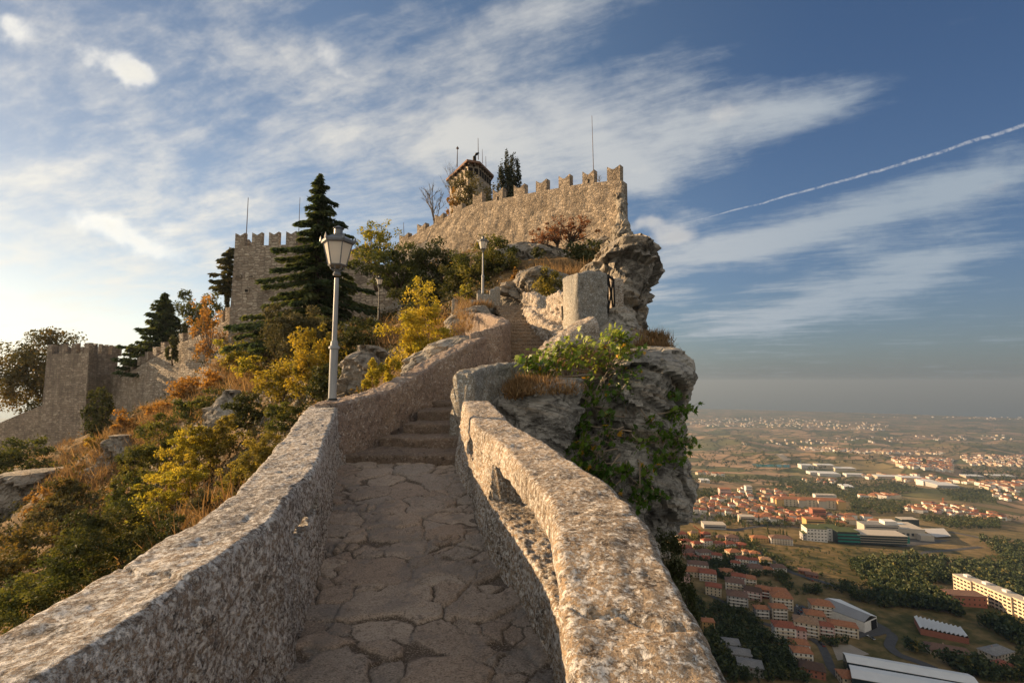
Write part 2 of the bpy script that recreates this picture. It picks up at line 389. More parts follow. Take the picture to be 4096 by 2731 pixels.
def m_leaf(name, stops, trans=.42, rough=.6):
    """leaf surface; each leaf carries its own tint (0..1)"""
    m, nt = new_mat(name)
    t = nt.n('ShaderNodeAttribute', dict(attribute_name='tint')).outputs['Fac']
    c = nt.ramp(t, stops)
    d = nt.n('ShaderNodeBsdfDiffuse', None, Color=c); tr = nt.n('ShaderNodeBsdfTranslucent', None, Color=nt.mix(.5, c, nt.mix(1.0, c, (1.0, .95, .45), 'MULTIPLY')))
    gl = nt.n('ShaderNodeBsdfGlossy', None, Roughness=rough, Color=(.6, .6, .6, 1))
    a = nt.n('ShaderNodeMixShader', None, i0=trans, i1=d.outputs[0], i2=tr.outputs[0])
    b = nt.n('ShaderNodeMixShader', None, i0=.04, i1=a.outputs[0], i2=gl.outputs[0])
    o = nt.n('ShaderNodeOutputMaterial'); nt.t.links.new(b.outputs[0], o.inputs[0]); return m
M = {}
M['lichen'] = m_lichen('lichen_limestone', (.25, .225, .205), (.32, .255, .195), (.032, .028, .026), (.74, .735, .72), .74, .75)
M['lichen_gold'] = m_lichen('warm_lichen_limestone', (.33, .27, .205), (.50, .365, .235), (.038, .028, .022), (.78, .75, .70), .6, .8)
M['lichen_pink'] = m_lichen('pinkish_rendered_stone', (.36, .285, .24), (.44, .345, .27), (.075, .055, .048), (.58, .53, .48), .22, .72, .62, 1.0)
M['lichen_grey'] = m_lichen('grey_lichen_stone', (.30, .295, .275), (.36, .32, .26), (.06, .058, .05), (.54, .55, .53), .35, .45, .8)
M['rock'] = m_rock('limestone_rock', (.40, .38, .34), (.22, .215, .20), (.05, .047, .043), (.33, .26, .18), 1.0)
M['rock_far'] = m_rock('cliff_limestone', (.40, .365, .31), (.235, .22, .195), (.055, .048, .04), (.34, .265, .18), .6, bump=1.2)
M['rubble'] = m_masonry('rubble_masonry', (.27, .22, .165), (.42, .345, .26), (.29, .24, .18), (.13, .105, .08), 2.6, 1.6)
M['coursed'] = m_masonry('coursed_masonry', (.36, .30, .235), (.48, .42, .34), (.32, .27, .215), (.14, .12, .10), 1.45, 2.1, 1.1, True)
M['coursed_dark'] = m_masonry('weathered_coursed_masonry', (.33, .275, .215), (.45, .385, .305), (.28, .235, .19), (.125, .105, .09), 1.4, 2.1, 1.1, True)
M['plaster'] = m_masonry('smooth_tower_stone', (.33, .275, .215), (.40, .34, .27), (.33, .28, .22), (.20, .17, .135), 1.6, 1.6, .6)
M['iron'] = plain('black_iron', (.016, .015, .014), .55, .6)
M['lamp_grey'] = plain('grey_lamp_paint', (.16, .17, .18), .42, .3, .15, 20, .1)
M['lamp_dark'] = plain('dark_lamp_paint', (.03, .033, .035), .45, .2, .15, 20, .1)
def m_pole():
    m, nt = new_mat('galvanised_pole'); P = coords(nt)
    n1 = nt.noise(nt.vmath('MULTIPLY', P, (1, 1, .2)), 14, 4, .6); n2 = nt.noise(P, 60, 3, .6)
    c = nt.mix(nt.mapr(n1, .35, .65), (.22, .235, .25), (.31, .32, .33))
    c = nt.mix(nt.math('MULTIPLY', nt.mapr(n2, .6, .75), .5), c, (.2, .17, .14))
    return finish(m, nt, c, .5, n2, .1, .002, .4, metal=.15)
M['pole'] = m_pole()
def m_glass():
    m, nt = new_mat('frosted_lamp_glass')
    P = coords(nt); n1 = nt.noise(P, 9, 3)
    b = nt.n('ShaderNodeBsdfDiffuse', None, Color=nt.mix(n1, (.82, .80, .74), (.90, .88, .83)))
    t = nt.n('ShaderNodeBsdfTranslucent', None, Color=(.9, .86, .78, 1)); g = nt.n('ShaderNodeBsdfGlossy', None, Roughness=.25)
    a = nt.n('ShaderNodeMixShader', None, i0=.55, i1=b.outputs[0], i2=t.outputs[0]); a = nt.n('ShaderNodeMixShader', None, i0=.06, i1=a.outputs[0], i2=g.outputs[0])
    o = nt.n('ShaderNodeOutputMaterial'); nt.t.links.new(a.outputs[0], o.inputs[0]); return m
M['glass'] = m_glass()
M['bark'] = plain('bark', (.085, .065, .05), .95, 0, .35, 9, .8)
M['bark_grey'] = plain('grey_bark', (.17, .145, .12), .95, 0, .3, 9, .8)
M['twig'] = plain('pale_twig', (.24, .19, .14), .9, 0, .2, 12, .4)
L = {}
L['spruce'] = m_leaf('spruce_needles', [(0, (.026, .048, .022)), (.5, (.065, .095, .032)), (1, (.17, .18, .05))], .42)
L['pine'] = m_leaf('pine_needles', [(0, (.028, .036, .018)), (.5, (.06, .066, .025)), (1, (.14, .12, .04))], .35)
L['cypress'] = m_leaf('cypress_scales', [(0, (.014, .021, .012)), (.5, (.03, .04, .018)), (1, (.075, .07, .028))], .2)
L['green'] = m_leaf('green_leaves', [(0, (.040, .056, .013)), (.45, (.09, .106, .021)), (.8, (.18, .165, .03)), (1, (.31, .225, .035))])
L['dark'] = m_leaf('dark_green_leaves', [(0, (.028, .038, .011)), (.6, (.062, .072, .018)), (1, (.15, .128, .027))], .35)
L['olive'] = m_leaf('olive_leaves', [(0, (.05, .052, .022)), (.5, (.105, .095, .04)), (1, (.20, .165, .065))], .35)
L['yellow'] = m_leaf('yellow_leaves', [(0, (.12, .12, .02)), (.4, (.32, .25, .028)), (.8, (.50, .34, .035)), (1, (.48, .22, .03))], .52)
L['lime'] = m_leaf('yellow_green_leaves', [(0, (.10, .13, .018)), (.45, (.32, .29, .03)), (1, (.56, .40, .04))], .55)
L['gold'] = m_leaf('golden_olive_leaves', [(0, (.07, .07, .018)), (.5, (.19, .165, .03)), (1, (.38, .29, .045))], .5)
L['orange'] = m_leaf('orange_leaves', [(0, (.16, .10, .025)), (.5, (.36, .19, .04)), (1, (.5, .26, .06))], .45)
L['russet'] = m_leaf('russet_leaves', [(0, (.11, .05, .025)), (.5, (.24, .10, .045)), (1, (.34, .17, .06))], .4)
L['chestnut'] = m_leaf('browning_chestnut_leaves', [(0, (.045, .052, .015)), (.5, (.105, .09, .022)), (1, (.22, .135, .03))], .45)
L['fig'] = m_leaf('fig_leaves', [(0, (.035, .085, .014)), (.4, (.10, .19, .022)), (.8, (.34, .40, .045)), (.93, (.42, .42, .05)), (1, (.55, .30, .03))], .5, .4)
L['dry'] = m_leaf('dry_grass_blades', [(0, (.13, .075, .03)), (.5, (.27, .16, .07)), (1, (.42, .28, .13))], .35)
L['brush'] = m_leaf('hillside_brush', [(0, (.026, .032, .011)), (.4, (.06, .062, .018)), (.65, (.115, .09, .026)), (.85, (.18, .115, .038)), (1, (.28, .17, .06))], .35)
L['valley'] = m_leaf('valley_leaves', [(0, (.026, .044, .016)), (.5, (.055, .075, .022)), (.85, (.12, .115, .028)), (1, (.24, .17, .035))], .3)
# ---------------------------------------------------------------- the ridge walk: path, parapets, steps
zp = lambda Y: np.interp(Y, [-3, 1.5, 2.7, 4, 5, 6, 7.05, 8.6, 9.4, 11], [-1.85, -1.72, -1.66, -1.57, -1.47, -1.34, -1.19, -.84, -.74, -.6])
zR = lambda Y: np.interp(Y, [-3, 1.3, 2.2, 3.5, 4.8, 6.5, 7.8, 9], [-.92, -.81, -.67, -.61, -.54, -.42, -.31, -.22])
zL = lambda Y: np.interp(Y, [-3, 1.3, 2.7, 3.75, 5, 6.8, 8], [-.92, -.81, -.775, -.70, -.585, -.40, -.22])
def curve_x(pts, zf, ext):
    P = [hit_z(a, b, zf) for a, b in pts]; P = [p for p in P if p is not None]
    P.sort(key=lambda p: p[1]); Y = [p[1] for p in P]; X = [p[0] for p in P]
    Y = [ext[0][1]] + Y + [ext[1][1]] if len(ext) > 1 else [ext[0][1]] + Y
    X = [ext[0][0]] + X + ([ext[1][0]] if len(ext) > 1 else [])
    g = np.linspace(-3, 14, 700); x = np.interp(g, Y, X)
    k = np.hanning(23); k /= k.sum(); xs = np.convolve(np.pad(x, 11, 'edge'), k, 'valid')
    return lambda q: np.interp(q, g, xs)
fL = curve_x([(1157, 2731), (1251, 2434), (1285, 2285), (1314, 2183), (1337, 2002), (1353, 1877), (1392, 1853)], zp, [(-1.1, -3)])
fR = curve_x([(2235, 2731), (2099, 2442), (2020, 2332), (1926, 2191), (1879, 2002), (1832, 1908), (1805, 1853)], zp, [(.42, -3)])
tRi = curve_x([(1846, 1592), (1897, 1704), (1969, 1748), (2022, 1797), (2098, 1891), (2143, 1940), (2195, 2000), (2207, 2063), (2215, 2188), (2228, 2300), (2241, 2501), (2263, 2626), (2275, 2731)], zR, [(.14, -3)])
tRo = curve_x([(1935, 1579), (1973, 1614), (2018, 1659), (2062, 1706), (2112, 1725), (2196, 1775), (2286, 1837), (2350, 1876), (2457, 1944), (2538, 2019), (2607, 2100), (2676, 2251), (2700, 2313), (2770, 2407), (2826, 2488), (2864, 2613), (2945, 2731)], zR, [(.62, -3)])
tLi = curve_x([(298, 2636), (470, 2525), (597, 2442), (713, 2359), (862, 2243), (1017, 2133), (1105, 2077), (1144, 2000), (1186, 1948), (1236, 1906), (1282, 1844), (1308, 1745), (1335, 1672), (1350, 1622)], zL, [(-1.15, -3)])
tLo = curve_x([(0, 2525), (193, 2420), (332, 2332), (431, 2290), (608, 2166), (763, 2094), (853, 2016), (914, 1990), (983, 1913), (1044, 1852), (1098, 1783), (1151, 1730), (1197, 1661), (1224, 1628), (1304, 1598)], zL, [(-1.58, -3)])
def solid(name, A, B, C, D, res, mat, parent=None, rc=(.12, .08), amp=(.03, .012), seed=0.0, coarse=5.0, pits=0.0, cracks=()):
    """displaced stone bar: A inner foot, B inner top, C outer top, D outer foot, arrays (n,3)"""
    A, B, C, D = [np.asarray(q, float) for q in (A, B, C, D)]
    s = np.concatenate([[0], np.cumsum(np.linalg.norm(np.diff(B, axis=0), axis=1))])
    n = max(4, int(s[-1] / res) + 1); t = np.linspace(0, s[-1], n)
    A, B, C, D = [np.stack([np.interp(t, s, q[:, k]) for k in range(3)], 1) for q in (A, B, C, D)]
    w = np.linalg.norm(C - B, axis=1).mean(); hI = np.linalg.norm(B - A, axis=1).mean(); hO = np.linalg.norm(C - D, axis=1).mean()
    # rounded loop in the unit square, u across, v up
    pts = []; ru, rv = min(rc[0], .45), min(rc[1], .45)
    def seg(p, q, L):
        k = max(2, int(L / res)); [pts.append((p[0] + (q[0] - p[0]) * i / k, p[1] + (q[1] - p[1]) * i / k)) for i in range(k)]
    def arc(cx_, cy_, a0):
        k = max(3, int(.12 / res)); k = min(k, 8)
        for i in range(k):
            a = a0 - math.pi / 2 * i / k; pts.append((cx_ + ru * math.cos(a), cy_ + rv * math.sin(a)))
    seg((0, 0), (0, 1 - rv), hI); arc(ru, 1 - rv, math.pi); seg((ru, 1), (1 - ru, 1), w); arc(1 - ru, 1 - rv, math.pi / 2)
    seg((1, 1 - rv), (1, 0), min(hO, 1.2)); seg((1, 0), (0, 0), w * .5)
    uv = np.array(pts); m = len(uv); u = uv[:, 0][None, :, None]; v = uv[:, 1][None, :, None]
    V = (1 - v) * ((1 - u) * A[:, None] + u * D[:, None]) + v * ((1 - u) * B[:, None] + u * C[:, None])
    ti = np.gradient(V, axis=0); tj = np.roll(V, -1, 1) - np.roll(V, 1, 1)
    N_ = np.cross(tj, ti); N_ /= np.linalg.norm(N_, axis=2)[..., None] + 1e-9
    cen = V.mean(1, keepdims=True)
    if ((V - cen) * N_).sum() < 0: N_ = -N_
    P = V.reshape(-1, 3) + seed
    dsp = amp[0] * fbm(P * coarse, 3) + amp[1] * fbm(P * coarse * 5.3, 3)
    if pits: dsp -= pits * np.clip(fbm(P * 24, 2) - .25, 0, 1)
    q_ = V.reshape(-1, 3); wob = .05 * fbm(q_ * 6 + 2, 3)
    for yc, dp, wd in cracks: dsp -= dp * np.exp(-((q_[:, 1] + .25 * q_[:, 0] - yc + wob) / wd) ** 2)
    V = V + N_ * dsp.reshape(n, m)[..., None]
    idx = np.arange(n * m).reshape(n, m)
    q = np.stack([idx[:-1], np.roll(idx, -1, 1)[:-1], np.roll(idx, -1, 1)[1:], idx[1:]], 2).reshape(-1, 4)
    V2 = np.concatenate([V.reshape(-1, 3), V[0].mean(0)[None], V[-1].mean(0)[None]])
    c0, c1 = n * m, n * m + 1; j = np.arange(m); jn = (j + 1) % m
    q0 = np.stack([np.full(m, c0), idx[0, jn], idx[0, j], np.full(m, c0)], 1)
    q1 = np.stack([np.full(m, c1), idx[-1, j], idx[-1, jn], np.full(m, c1)], 1)
    Fc = [tuple(r) for r in q.tolist()] + [tuple(r[:3]) for r in q0.tolist()] + [tuple(r[:3]) for r in q1.tolist()]
    me = bpy.data.meshes.new(name)
    nv = len(V2); me.vertices.add(nv); me.vertices.foreach_set('co', V2.astype(np.float32).ravel())
    tri = np.concatenate([q0[:, :3], q1[:, :3]]); nl = q.size + tri.size
    me.loops.add(nl); me.loops.foreach_set('vertex_index', np.concatenate([q.ravel(), tri.ravel()]).astype(np.int32))
    me.polygons.add(len(q) + len(tri))
    me.polygons.foreach_set('loop_start', np.concatenate([np.arange(len(q)) * 4, q.size + np.arange(len(tri)) * 3]).astype(np.int32))
    me.polygons.foreach_set('use_smooth', np.ones(len(q) + len(tri), bool)); me.update(calc_edges=True)
    return link_mesh(name, me, mat, parent, True)
col = lambda x, y, z: np.stack([x + 0 * y, y, z + 0 * y], 1)
def lower(name, Y0, Y1, fx, ti, to, zt, top, bot, mat, par, res, inset=.012, amp=(.02, .014), seed=0, depth=5.0):
    """wall from the path up to `top` (fraction of the face), on the same faces as the coping"""
    Y = np.linspace(Y0, Y1, 60); zf, zz = zp(Y) - .12, zt(Y)
    k0 = (zz - (zz - zf) * 1.0); zt_ = zp(Y) + (zz - zp(Y)) * top
    kk = (zt_ - zf) / (zz - zf)
    xi = fx(Y) + (ti(Y) - fx(Y)) * kk
    sgn = np.sign(to(Y) - ti(Y)); xo = to(Y) - sgn * inset * 1.5
    return solid(name, col(fx(Y) + sgn * inset, Y, zf), col(xi + sgn * inset, Y, zt_), col(xo, Y, zt_), col(to(Y) + sgn * .25, Y, zf - depth), res, mat, par, (.05, .03), amp, seed)
CRK = ((.62, .014, .012), (1.72, .022, .016), (2.55, .010, .010), (3.35, .016, .012), (4.3, .014, .014), (5.15, .012, .012), (6.2, .016, .016), (6.9, .012, .014))
def coping(name, Y0, Y1, fx, ti, to, zt, th, mat, par, res, amp, seed):
    Y = np.linspace(Y0, Y1, 120); zz = zt(Y); h = (zz - zp(Y)); k = np.interp(Y, *th) / h
    xi = ti(Y) + (fx(Y) - ti(Y)) * k; b = zz - h * k
    return solid(name, col(xi, Y, b), col(ti(Y), Y, zz), col(to(Y), Y, zz), col(to(Y), Y, b), res, mat, par, (.10, .22), amp, seed, 4.2, .003, CRK)
# right parapet
par = thing('stone_parapet', 'golden lichen covered stone parapet with open slots, along the right of the path', 'wall', (0, 3, -1.5))
coping('coping', -2.5, 7.75, fR, tRi, tRo, zR, ([0, 8], [.22, .20]), M['lichen_gold'], par, .013, (.015, .0025), 1.0)
for (a, b, top) in ((-2.5, 2.02, .78), (2.0, 4.66, .42), (4.64, 5.55, .78), (5.53, 6.2, .5), (6.18, 7.7, .78)):
    lower('pier' if top > .6 else 'sill_wall', a, b, fR, tRi, tRo, zR, top, 0, M['lichen_gold'], par, .018, seed=2.0)
rail = MB()
for zf in (.52, .66):
    rail.tube([(tRo(Y) - .10, Y, zp(Y) + (zR(Y) - zp(Y)) * zf) for Y in (2.0, 2.7, 3.4, 4.1, 4.7)], .016, 6)
for Y in (2.6, 3.5, 4.3): rail.tube([(tRo(Y) - .10, Y, zp(Y) + .3), (tRo(Y) - .10, Y, zR(Y) - .1)], .012, 6)
rail.build('iron_rail', M['iron'], par, True)
# left parapet
par = thing('stone_parapet', 'broad grey lichen crusted stone parapet left of the path, up to the lamp', 'wall', (-1.6, 3, -1.5))
coping('coping', -2.5, 7.25, fL, tLi, tLo, zL, ([0, 8], [.24, .22]), M['lichen'], par, .013, (.016, .003), 5.0)
for (a, b, top) in ((-2.5, 3.25, .76), (3.23, 4.05, .60), (4.03, 7.2, .76)):
    lower('pier' if top > .6 else 'sill_wall', a, b, fL, tLi, tLo, zL, top, 0, M['lichen'], par, .018, seed=6.0)
# path paving
def paving():
    res = .0125; Y = np.arange(-1.6, 7.12, res); U = np.linspace(0, 1, 150)
    YY, UU = np.meshgrid(Y, U, indexing='ij'); xl, xr = fL(Y) - .1, fR(Y) + .1
    X = xl[:, None] + (xr - xl)[:, None] * UU; YY = YY.copy()
    P = np.stack([X.ravel(), YY.ravel()], 1)
    # jittered flagstones: rows across the path of uneven depth and width
    r2 = np.random.RandomState(5); seeds = []; y = -1.9
    while y < 7.6:
        dpt = r2.uniform(.24, .6); x = -3.2 + r2.uniform(0, .5)
        while x < 1.2:
            wd = r2.uniform(.26, .85); seeds.append((x + wd / 2 + r2.normal() * .05, y + dpt / 2 + r2.normal() * .09, wd)); x += wd
        y += dpt
    for k in range(300):
        yy = r2.uniform(-1.8, 7.4); seeds.append((r2.uniform(-3, 1) if k < 120 else (fL(yy) + abs(r2.normal()) * .22 if k % 2 else fR(yy) - abs(r2.normal()) * .22), yy, r2.uniform(.05, .16)))
    S = np.array(seeds)
    w3 = np.concatenate([P, np.zeros((len(P), 1))], 1)
    Q = P + .045 * np.stack([fbm(w3 * 2.6, 3), fbm(w3 * 2.6 + 31, 3)], 1) + .012 * np.stack([fbm(w3 * 17, 2), fbm(w3 * 17 + 11, 2)], 1)
    d1 = np.full(len(P), 9.); d2 = d1.copy(); ident = np.zeros(len(P), int)
    for k, (a, b, wd) in enumerate(S):
        near = np.abs(Q[:, 1] - b) < .9
        q = Q[near]; d = np.maximum(np.abs(q[:, 0] - a) * .92, np.abs(q[:, 1] - b) * 1.15) * .6 + .4 * np.hypot(q[:, 0] - a, q[:, 1] - b) - wd * .23
        e1, e2, im = d1[near], d2[near], ident[near]
        lt = d < e1; e2 = np.where(lt, e1, np.minimum(e2, d)); im = np.where(lt, k, im); e1 = np.where(lt, d, e1)
        d1[near], d2[near], ident[near] = e1, e2, im
    g = d2 - d1
    joint = np.clip(1 - g / (.016 + .030 * np.clip(fbm(w3 * 1.9 + 4, 3) + .45, 0, 1)), 0, 1); tint = r2.rand(len(S))[ident]; lift = (r2.rand(len(S)) - .5)[ident]
    tilt = (r2.normal(size=(len(S), 2)) * .018)[ident]; rel = Q - S[ident][:, :2]
    rough = fbm(w3 * 9, 4); fine = fbm(w3 * 42, 3)
    worn = np.clip(np.minimum(g / .05, 1), 0, 1)
    flat = np.clip(fbm(w3 * 1.1 + 50, 3) * 1.6 + .55, .25, 1)
    z = zp(YY.ravel()) + lift * .046 * worn + (tilt * rel).sum(1) * .8 + worn * (.012 * rough + .009 * fine) * flat - .036 * joint * (joint > .1) * (.4 + .6 * flat) + .012 * fbm(w3 * 1.3, 2)
    edge = np.minimum(UU.ravel(), 1 - UU.ravel()); z += .03 * np.clip(1 - edge / .1, 0, 1) * (.6 + fbm(w3 * 6, 3))
    V = np.stack([P[:, 0], P[:, 1], z], 1); n, m = YY.shape; i = np.arange(n * m).reshape(n, m)
    q = np.stack([i[:-1, :-1], i[:-1, 1:], i[1:, 1:], i[1:, :-1]], 2).reshape(-1, 4)
    me = arr_mesh('path', V, q, dict(stone=tint, joint=joint), True)
    mt, nt = new_mat('worn_flagstones'); C = coords(nt)
    st = nt.n('ShaderNodeAttribute', dict(attribute_name='stone')).outputs['Fac']; jo = nt.n('ShaderNodeAttribute', dict(attribute_name='joint')).outputs['Fac']
    big = nt.noise(C, 3, 5, .6); med = nt.noise(C, 17, 5, .65); fin = nt.noise(nt.vmath('MULTIPLY', C, (1, 2.0, 1)), 75, 5, .7)
    c = nt.ramp(st, [(0, (.25, .205, .17)), (.22, (.42, .35, .29)), (.45, (.33, .30, .27)), (.7, (.36, .28, .22)), (1, (.50, .43, .36))])
    c = nt.mix(nt.mapr(big, .4, .65), c, nt.mix(.5, c, (.25, .20, .16)))
    c = nt.mix(nt.math('MULTIPLY', nt.mapr(nt.math('ADD', nt.math('MULTIPLY', jo, .9), nt.math('MULTIPLY', med, .35)), .45, .8), .92), c, nt.mix(nt.mapr(big, .52, .58), (.085, .066, .05), (.235, .215, .195)))
    c = nt.mix(nt.math('MULTIPLY', nt.mapr(med, .46, .34), .6), c, (.11, .088, .07))
    c = nt.mix(nt.math('MULTIPLY', nt.mapr(fin, .53, .62), .65), c, (.54, .46, .39))
    c = nt.mix(nt.math('MULTIPLY', nt.mapr(fin, .47, .39), .75), c, (.10, .08, .065))
    c = nt.mix(nt.math('MULTIPLY', nt.mapr(big, .55, .64), .55), c, (.235, .22, .21))
    h = nt.math('ADD', nt.math('MULTIPLY', med, .7), nt.math('MULTIPLY', fin, .5))
    finish(mt, nt, c, .85, h, 1.0, .03, .3)
    o = link_mesh('path', me, mt); o['kind'] = 'structure'
paving()
# ---------------------------------------------------------------- steps, upper walls, lamps, posts
def slab_bm(pts, z0, z1, seed, amp=.018, res=.05):
    """irregular stone tread: plan polygon sampled as a grid between front and back edges (front L->R, back L->R)"""
    (a, b), (c, d) = pts
    a, b, c, d = [np.array(q, float) for q in (a, b, c, d)]
    n = max(6, int(np.linalg.norm(b - a) / res)); m = max(4, int(np.linalg.norm(c - a) / res))
    u = np.linspace(0, 1, n)[None, :, None]; v = np.linspace(0, 1, m)[:, None, None]
    T = (1 - v) * ((1 - u) * a + u * b) + v * ((1 - u) * c + u * d)
    w = np.concatenate([T.reshape(-1, 2), np.zeros((n * m, 1))], 1) + seed
    off = np.stack([fbm(w * 3, 3), fbm(w * 3 + 7, 3)], 1) * .035
    X = T.reshape(-1, 2) + off; zt = z1 + amp * fbm(w * 5, 4)
    lip = np.repeat((v[:, 0, 0] < .08).astype(float), n); zt -= lip * .015
    V = np.concatenate([X, zt[:, None]], 1); i = np.arange(n * m).reshape(n, m) if False else np.arange(n * m).reshape(m, n)
    F_ = [tuple(r) for r in np.stack([i[:-1, :-1], i[:-1, 1:], i[1:, 1:], i[1:, :-1]], 2).reshape(-1, 4).tolist()]
    # riser rows at the front, displaced
    k = 5; rows = [i[0]]; V = list(map(tuple, V)); f = X[:n]
    nd = np.array((b - a)[[1, 0]]) * (1, -1); nd = nd / np.linalg.norm(nd)
    for j in range(1, k + 1):
        z = z1 + (z0 - z1) * j / k; q = np.concatenate([f, np.full((n, 1), z)], 1)
        d_ = .03 * fbm(q * 7 + seed, 4); q[:, :2] += nd * d_[:, None]
        rows.append(np.arange(len(V), len(V) + n)); V += [tuple(r) for r in q]
    for j in range(k):
        F_ += [(rows[j + 1][t], rows[j + 1][t + 1], rows[j][t + 1], rows[j][t]) for t in range(n - 1)]
    return V, F_
M['step'] = m_lichen('trodden_step_stone', (.23, .185, .15), (.28, .215, .165), (.07, .055, .045), (.38, .33, .29), .12, .6, .7, .9)
M['stair'] = m_lichen('worn_stair_stone', (.28, .23, .18), (.36, .26, .17), (.075, .06, .05), (.45, .40, .34), .12, .55, .5, 1.0)
t = thing('path_steps', 'four irregular worn stone steps crossing the path beyond its flat stretch', 'steps', (-1.5, 7.1, -1.2))
# (front-left px, front-right px, Y left, Y right, z0, z1), back edge = next front
ST = [((-2.42, 7.12), (-.74, 7.06), -1.24, -1.05), ((-2.15, 7.95), (-.76, 7.72), -1.06, -.90), ((-1.90, 8.55), (-.80, 8.45), -.90, -.74), ((-1.78, 9.30), (-.82, 9.35), -.78, -.55), ((-1.75, 10.3), (-.4, 10.2), -.57, -.40)]
for k in range(4):
    a, b, z0, z1 = ST[k]; c, d = ST[k + 1][0], ST[k + 1][1]
    V, Fc = slab_bm(((a, b), (c, d)), z0 - .1, z1, k * 3.3)
    link_mesh('step', list_mesh('step', V, Fc, True), M['step'], t, True)
V, Fc = slab_bm(((ST[4][0], ST[4][1]), ((-1.2, 12.6), (.5, 11.6))), -.7, -.42, 20.); lan = link_mesh('landing', list_mesh('landing', V, Fc, True), M['step'], t, True)
# long stair up to the lamp by the rocks
t = thing('stone_stairway', 'long flight of worn brown stone stairs climbing between the walls towards the rocks', 'stairs', (.2, 11.5, -.4))
NS = 24; z = -.42
for k in range(NS):
    f0, f1 = k / NS, (k + 1) / NS
    def edge(f):
        Y = 11.4 + 9.2 * f
        xl = np.interp(Y, [11.4, 13.5, 17, 20.6], [-.6, -.15, .0, -.62]); xr = np.interp(Y, [11.4, 13.5, 17, 20.6], [1.1, .98, .85, .72])
        return (xl - .15, Y), (xr + .35, Y + .05)
    a, b = edge(f0); c, d = edge(f1); z1 = -.42 + (3.2 + .42) * (k + 1) / NS
    V, Fc = slab_bm(((a, b), (c, d)), z1 - .3, z1, 40 + k * 2.1, .02, .07)
    link_mesh('step', list_mesh('step', V, Fc, True), M['stair'], t, True)
V, Fc = slab_bm(((edge(1)[0], edge(1)[1]), ((-1.2, 24.5), (2.2, 24.5))), 2.9, 3.2, 90., .03, .12); link_mesh('landing', list_mesh('landing', V, Fc, True), M['stair'], t, True)

def wall_along(name, label, top, th, drop, mat, side=1, res=.03, amp=(.035, .014), seed=0., rc=(.14, .05), parent=None, batter=.12):
    """free-standing wall under a 3-D top line (visible edge), thickness th to the `side`"""
    T = np.array(top, float); d = np.gradient(T[:, :2], axis=0); d /= np.linalg.norm(d, axis=1)[:, None]
    nrm = np.stack([-d[:, 1], d[:, 0]], 1) * side
    O = T.copy(); O[:, :2] += nrm * th
    A = T.copy(); A[:, :2] -= nrm * batter * .5; D = O.copy(); D[:, :2] += nrm * batter
    dr = np.broadcast_to(np.asarray(drop, float), (len(T),)); A[:, 2] -= dr; D[:, 2] -= dr + 1.5
    return solid(name, A, T, O, D, res, mat, parent, rc, amp, seed)
def dense(pts, n=40):
    P = np.array(pts, float); s = np.concatenate([[0], np.cumsum(np.linalg.norm(np.diff(P, axis=0), axis=1))])
    q = np.linspace(0, s[-1], n); X = np.stack([np.interp(q, s, P[:, k]) for k in range(3)], 1)
    k = np.array([1, 2, 3, 2, 1.]); k /= k.sum()
    for _ in range(2):
        Y = X.copy()
        for c in range(3): Y[:, c] = np.convolve(np.pad(X[:, c], 2, 'edge'), k, 'valid')
        Y[0], Y[-1] = X[0], X[-1]; X = Y
    return X
# pinkish wall beyond the lamp, rising with the steps
top = dense([at(1352, 1616, 6.95), at(1400, 1601, 7.3), at(1553, 1563, 8.6), at(1668, 1502, 9.7), at(1764, 1437, 10.8), at(1878, 1375, 12.0), at(1950, 1342, 12.8), at(2010, 1335, 13.3)], 60)
o = wall_along('stone_wall', None, top, .42, 1.15, M['lichen_pink'], 1, .03, (.03, .012), 3.)
tag(o, 'pinkish rendered wall rising beside the steps, from the near lamp post to the curved bastion', 'wall')
# horseshoe bastion
U = dense([at(1880, 1332, 12.7), at(1950, 1318, 12.75), at(2008, 1302, 13.0), at(2040, 1290, 13.9), at(2036, 1280, 15.2), at(2010, 1268, 16.6), at(1962, 1256, 17.9), at(1878, 1250, 19.0)], 80)
o = wall_along('curved_wall', None, U, .38, 2.3, M['lichen_pink'], 1, .045, (.04, .015), 8.)
tag(o, 'curved bastion wall hugging the left edge of the long stairs', 'wall')
# plinth with the second lamp
t = thing('stone_plinth', 'stepped stone plinth carrying the small lamp post at the top of the stairs', 'plinth', at(1917, 1250, 20.5))
def stone_box(name, cx_, cy_, z0, z1, w, d, rz, mat, parent=None, amp=(.03, .012), seed=0., res=.04, rc=(.08, .06), slope=(0, 0)):
    c, s = math.cos(rz), math.sin(rz); q = lambda x, y, z: (cx_ + x * c - y * s, cy_ + x * s + y * c, z)
    A = [q(-w / 2, -d / 2, z0), q(w / 2, -d / 2, z0)]; B = [q(-w / 2, -d / 2, z1 + slope[0]), q(w / 2, -d / 2, z1 + slope[1])]
    C = [q(-w / 2, d / 2, z1 + slope[0]), q(w / 2, d / 2, z1 + slope[1])]; D = [q(-w / 2, d / 2, z0), q(w / 2, d / 2, z0)]
    return solid(name, A, B, C, D, res, mat, parent, rc, amp, seed)
p = at(1917, 1250, 20.5); stone_box('lower_block', p[0], p[1] + .3, p[2] - .8, p[2] + .53, .88, .8, R(8), M['lichen_grey'], t)
stone_box('upper_block', p[0] + .16, p[1] + .3, p[2] + .50, p[2] + .80, .54, .6, R(8), M['lichen_grey'], t, seed=3.)
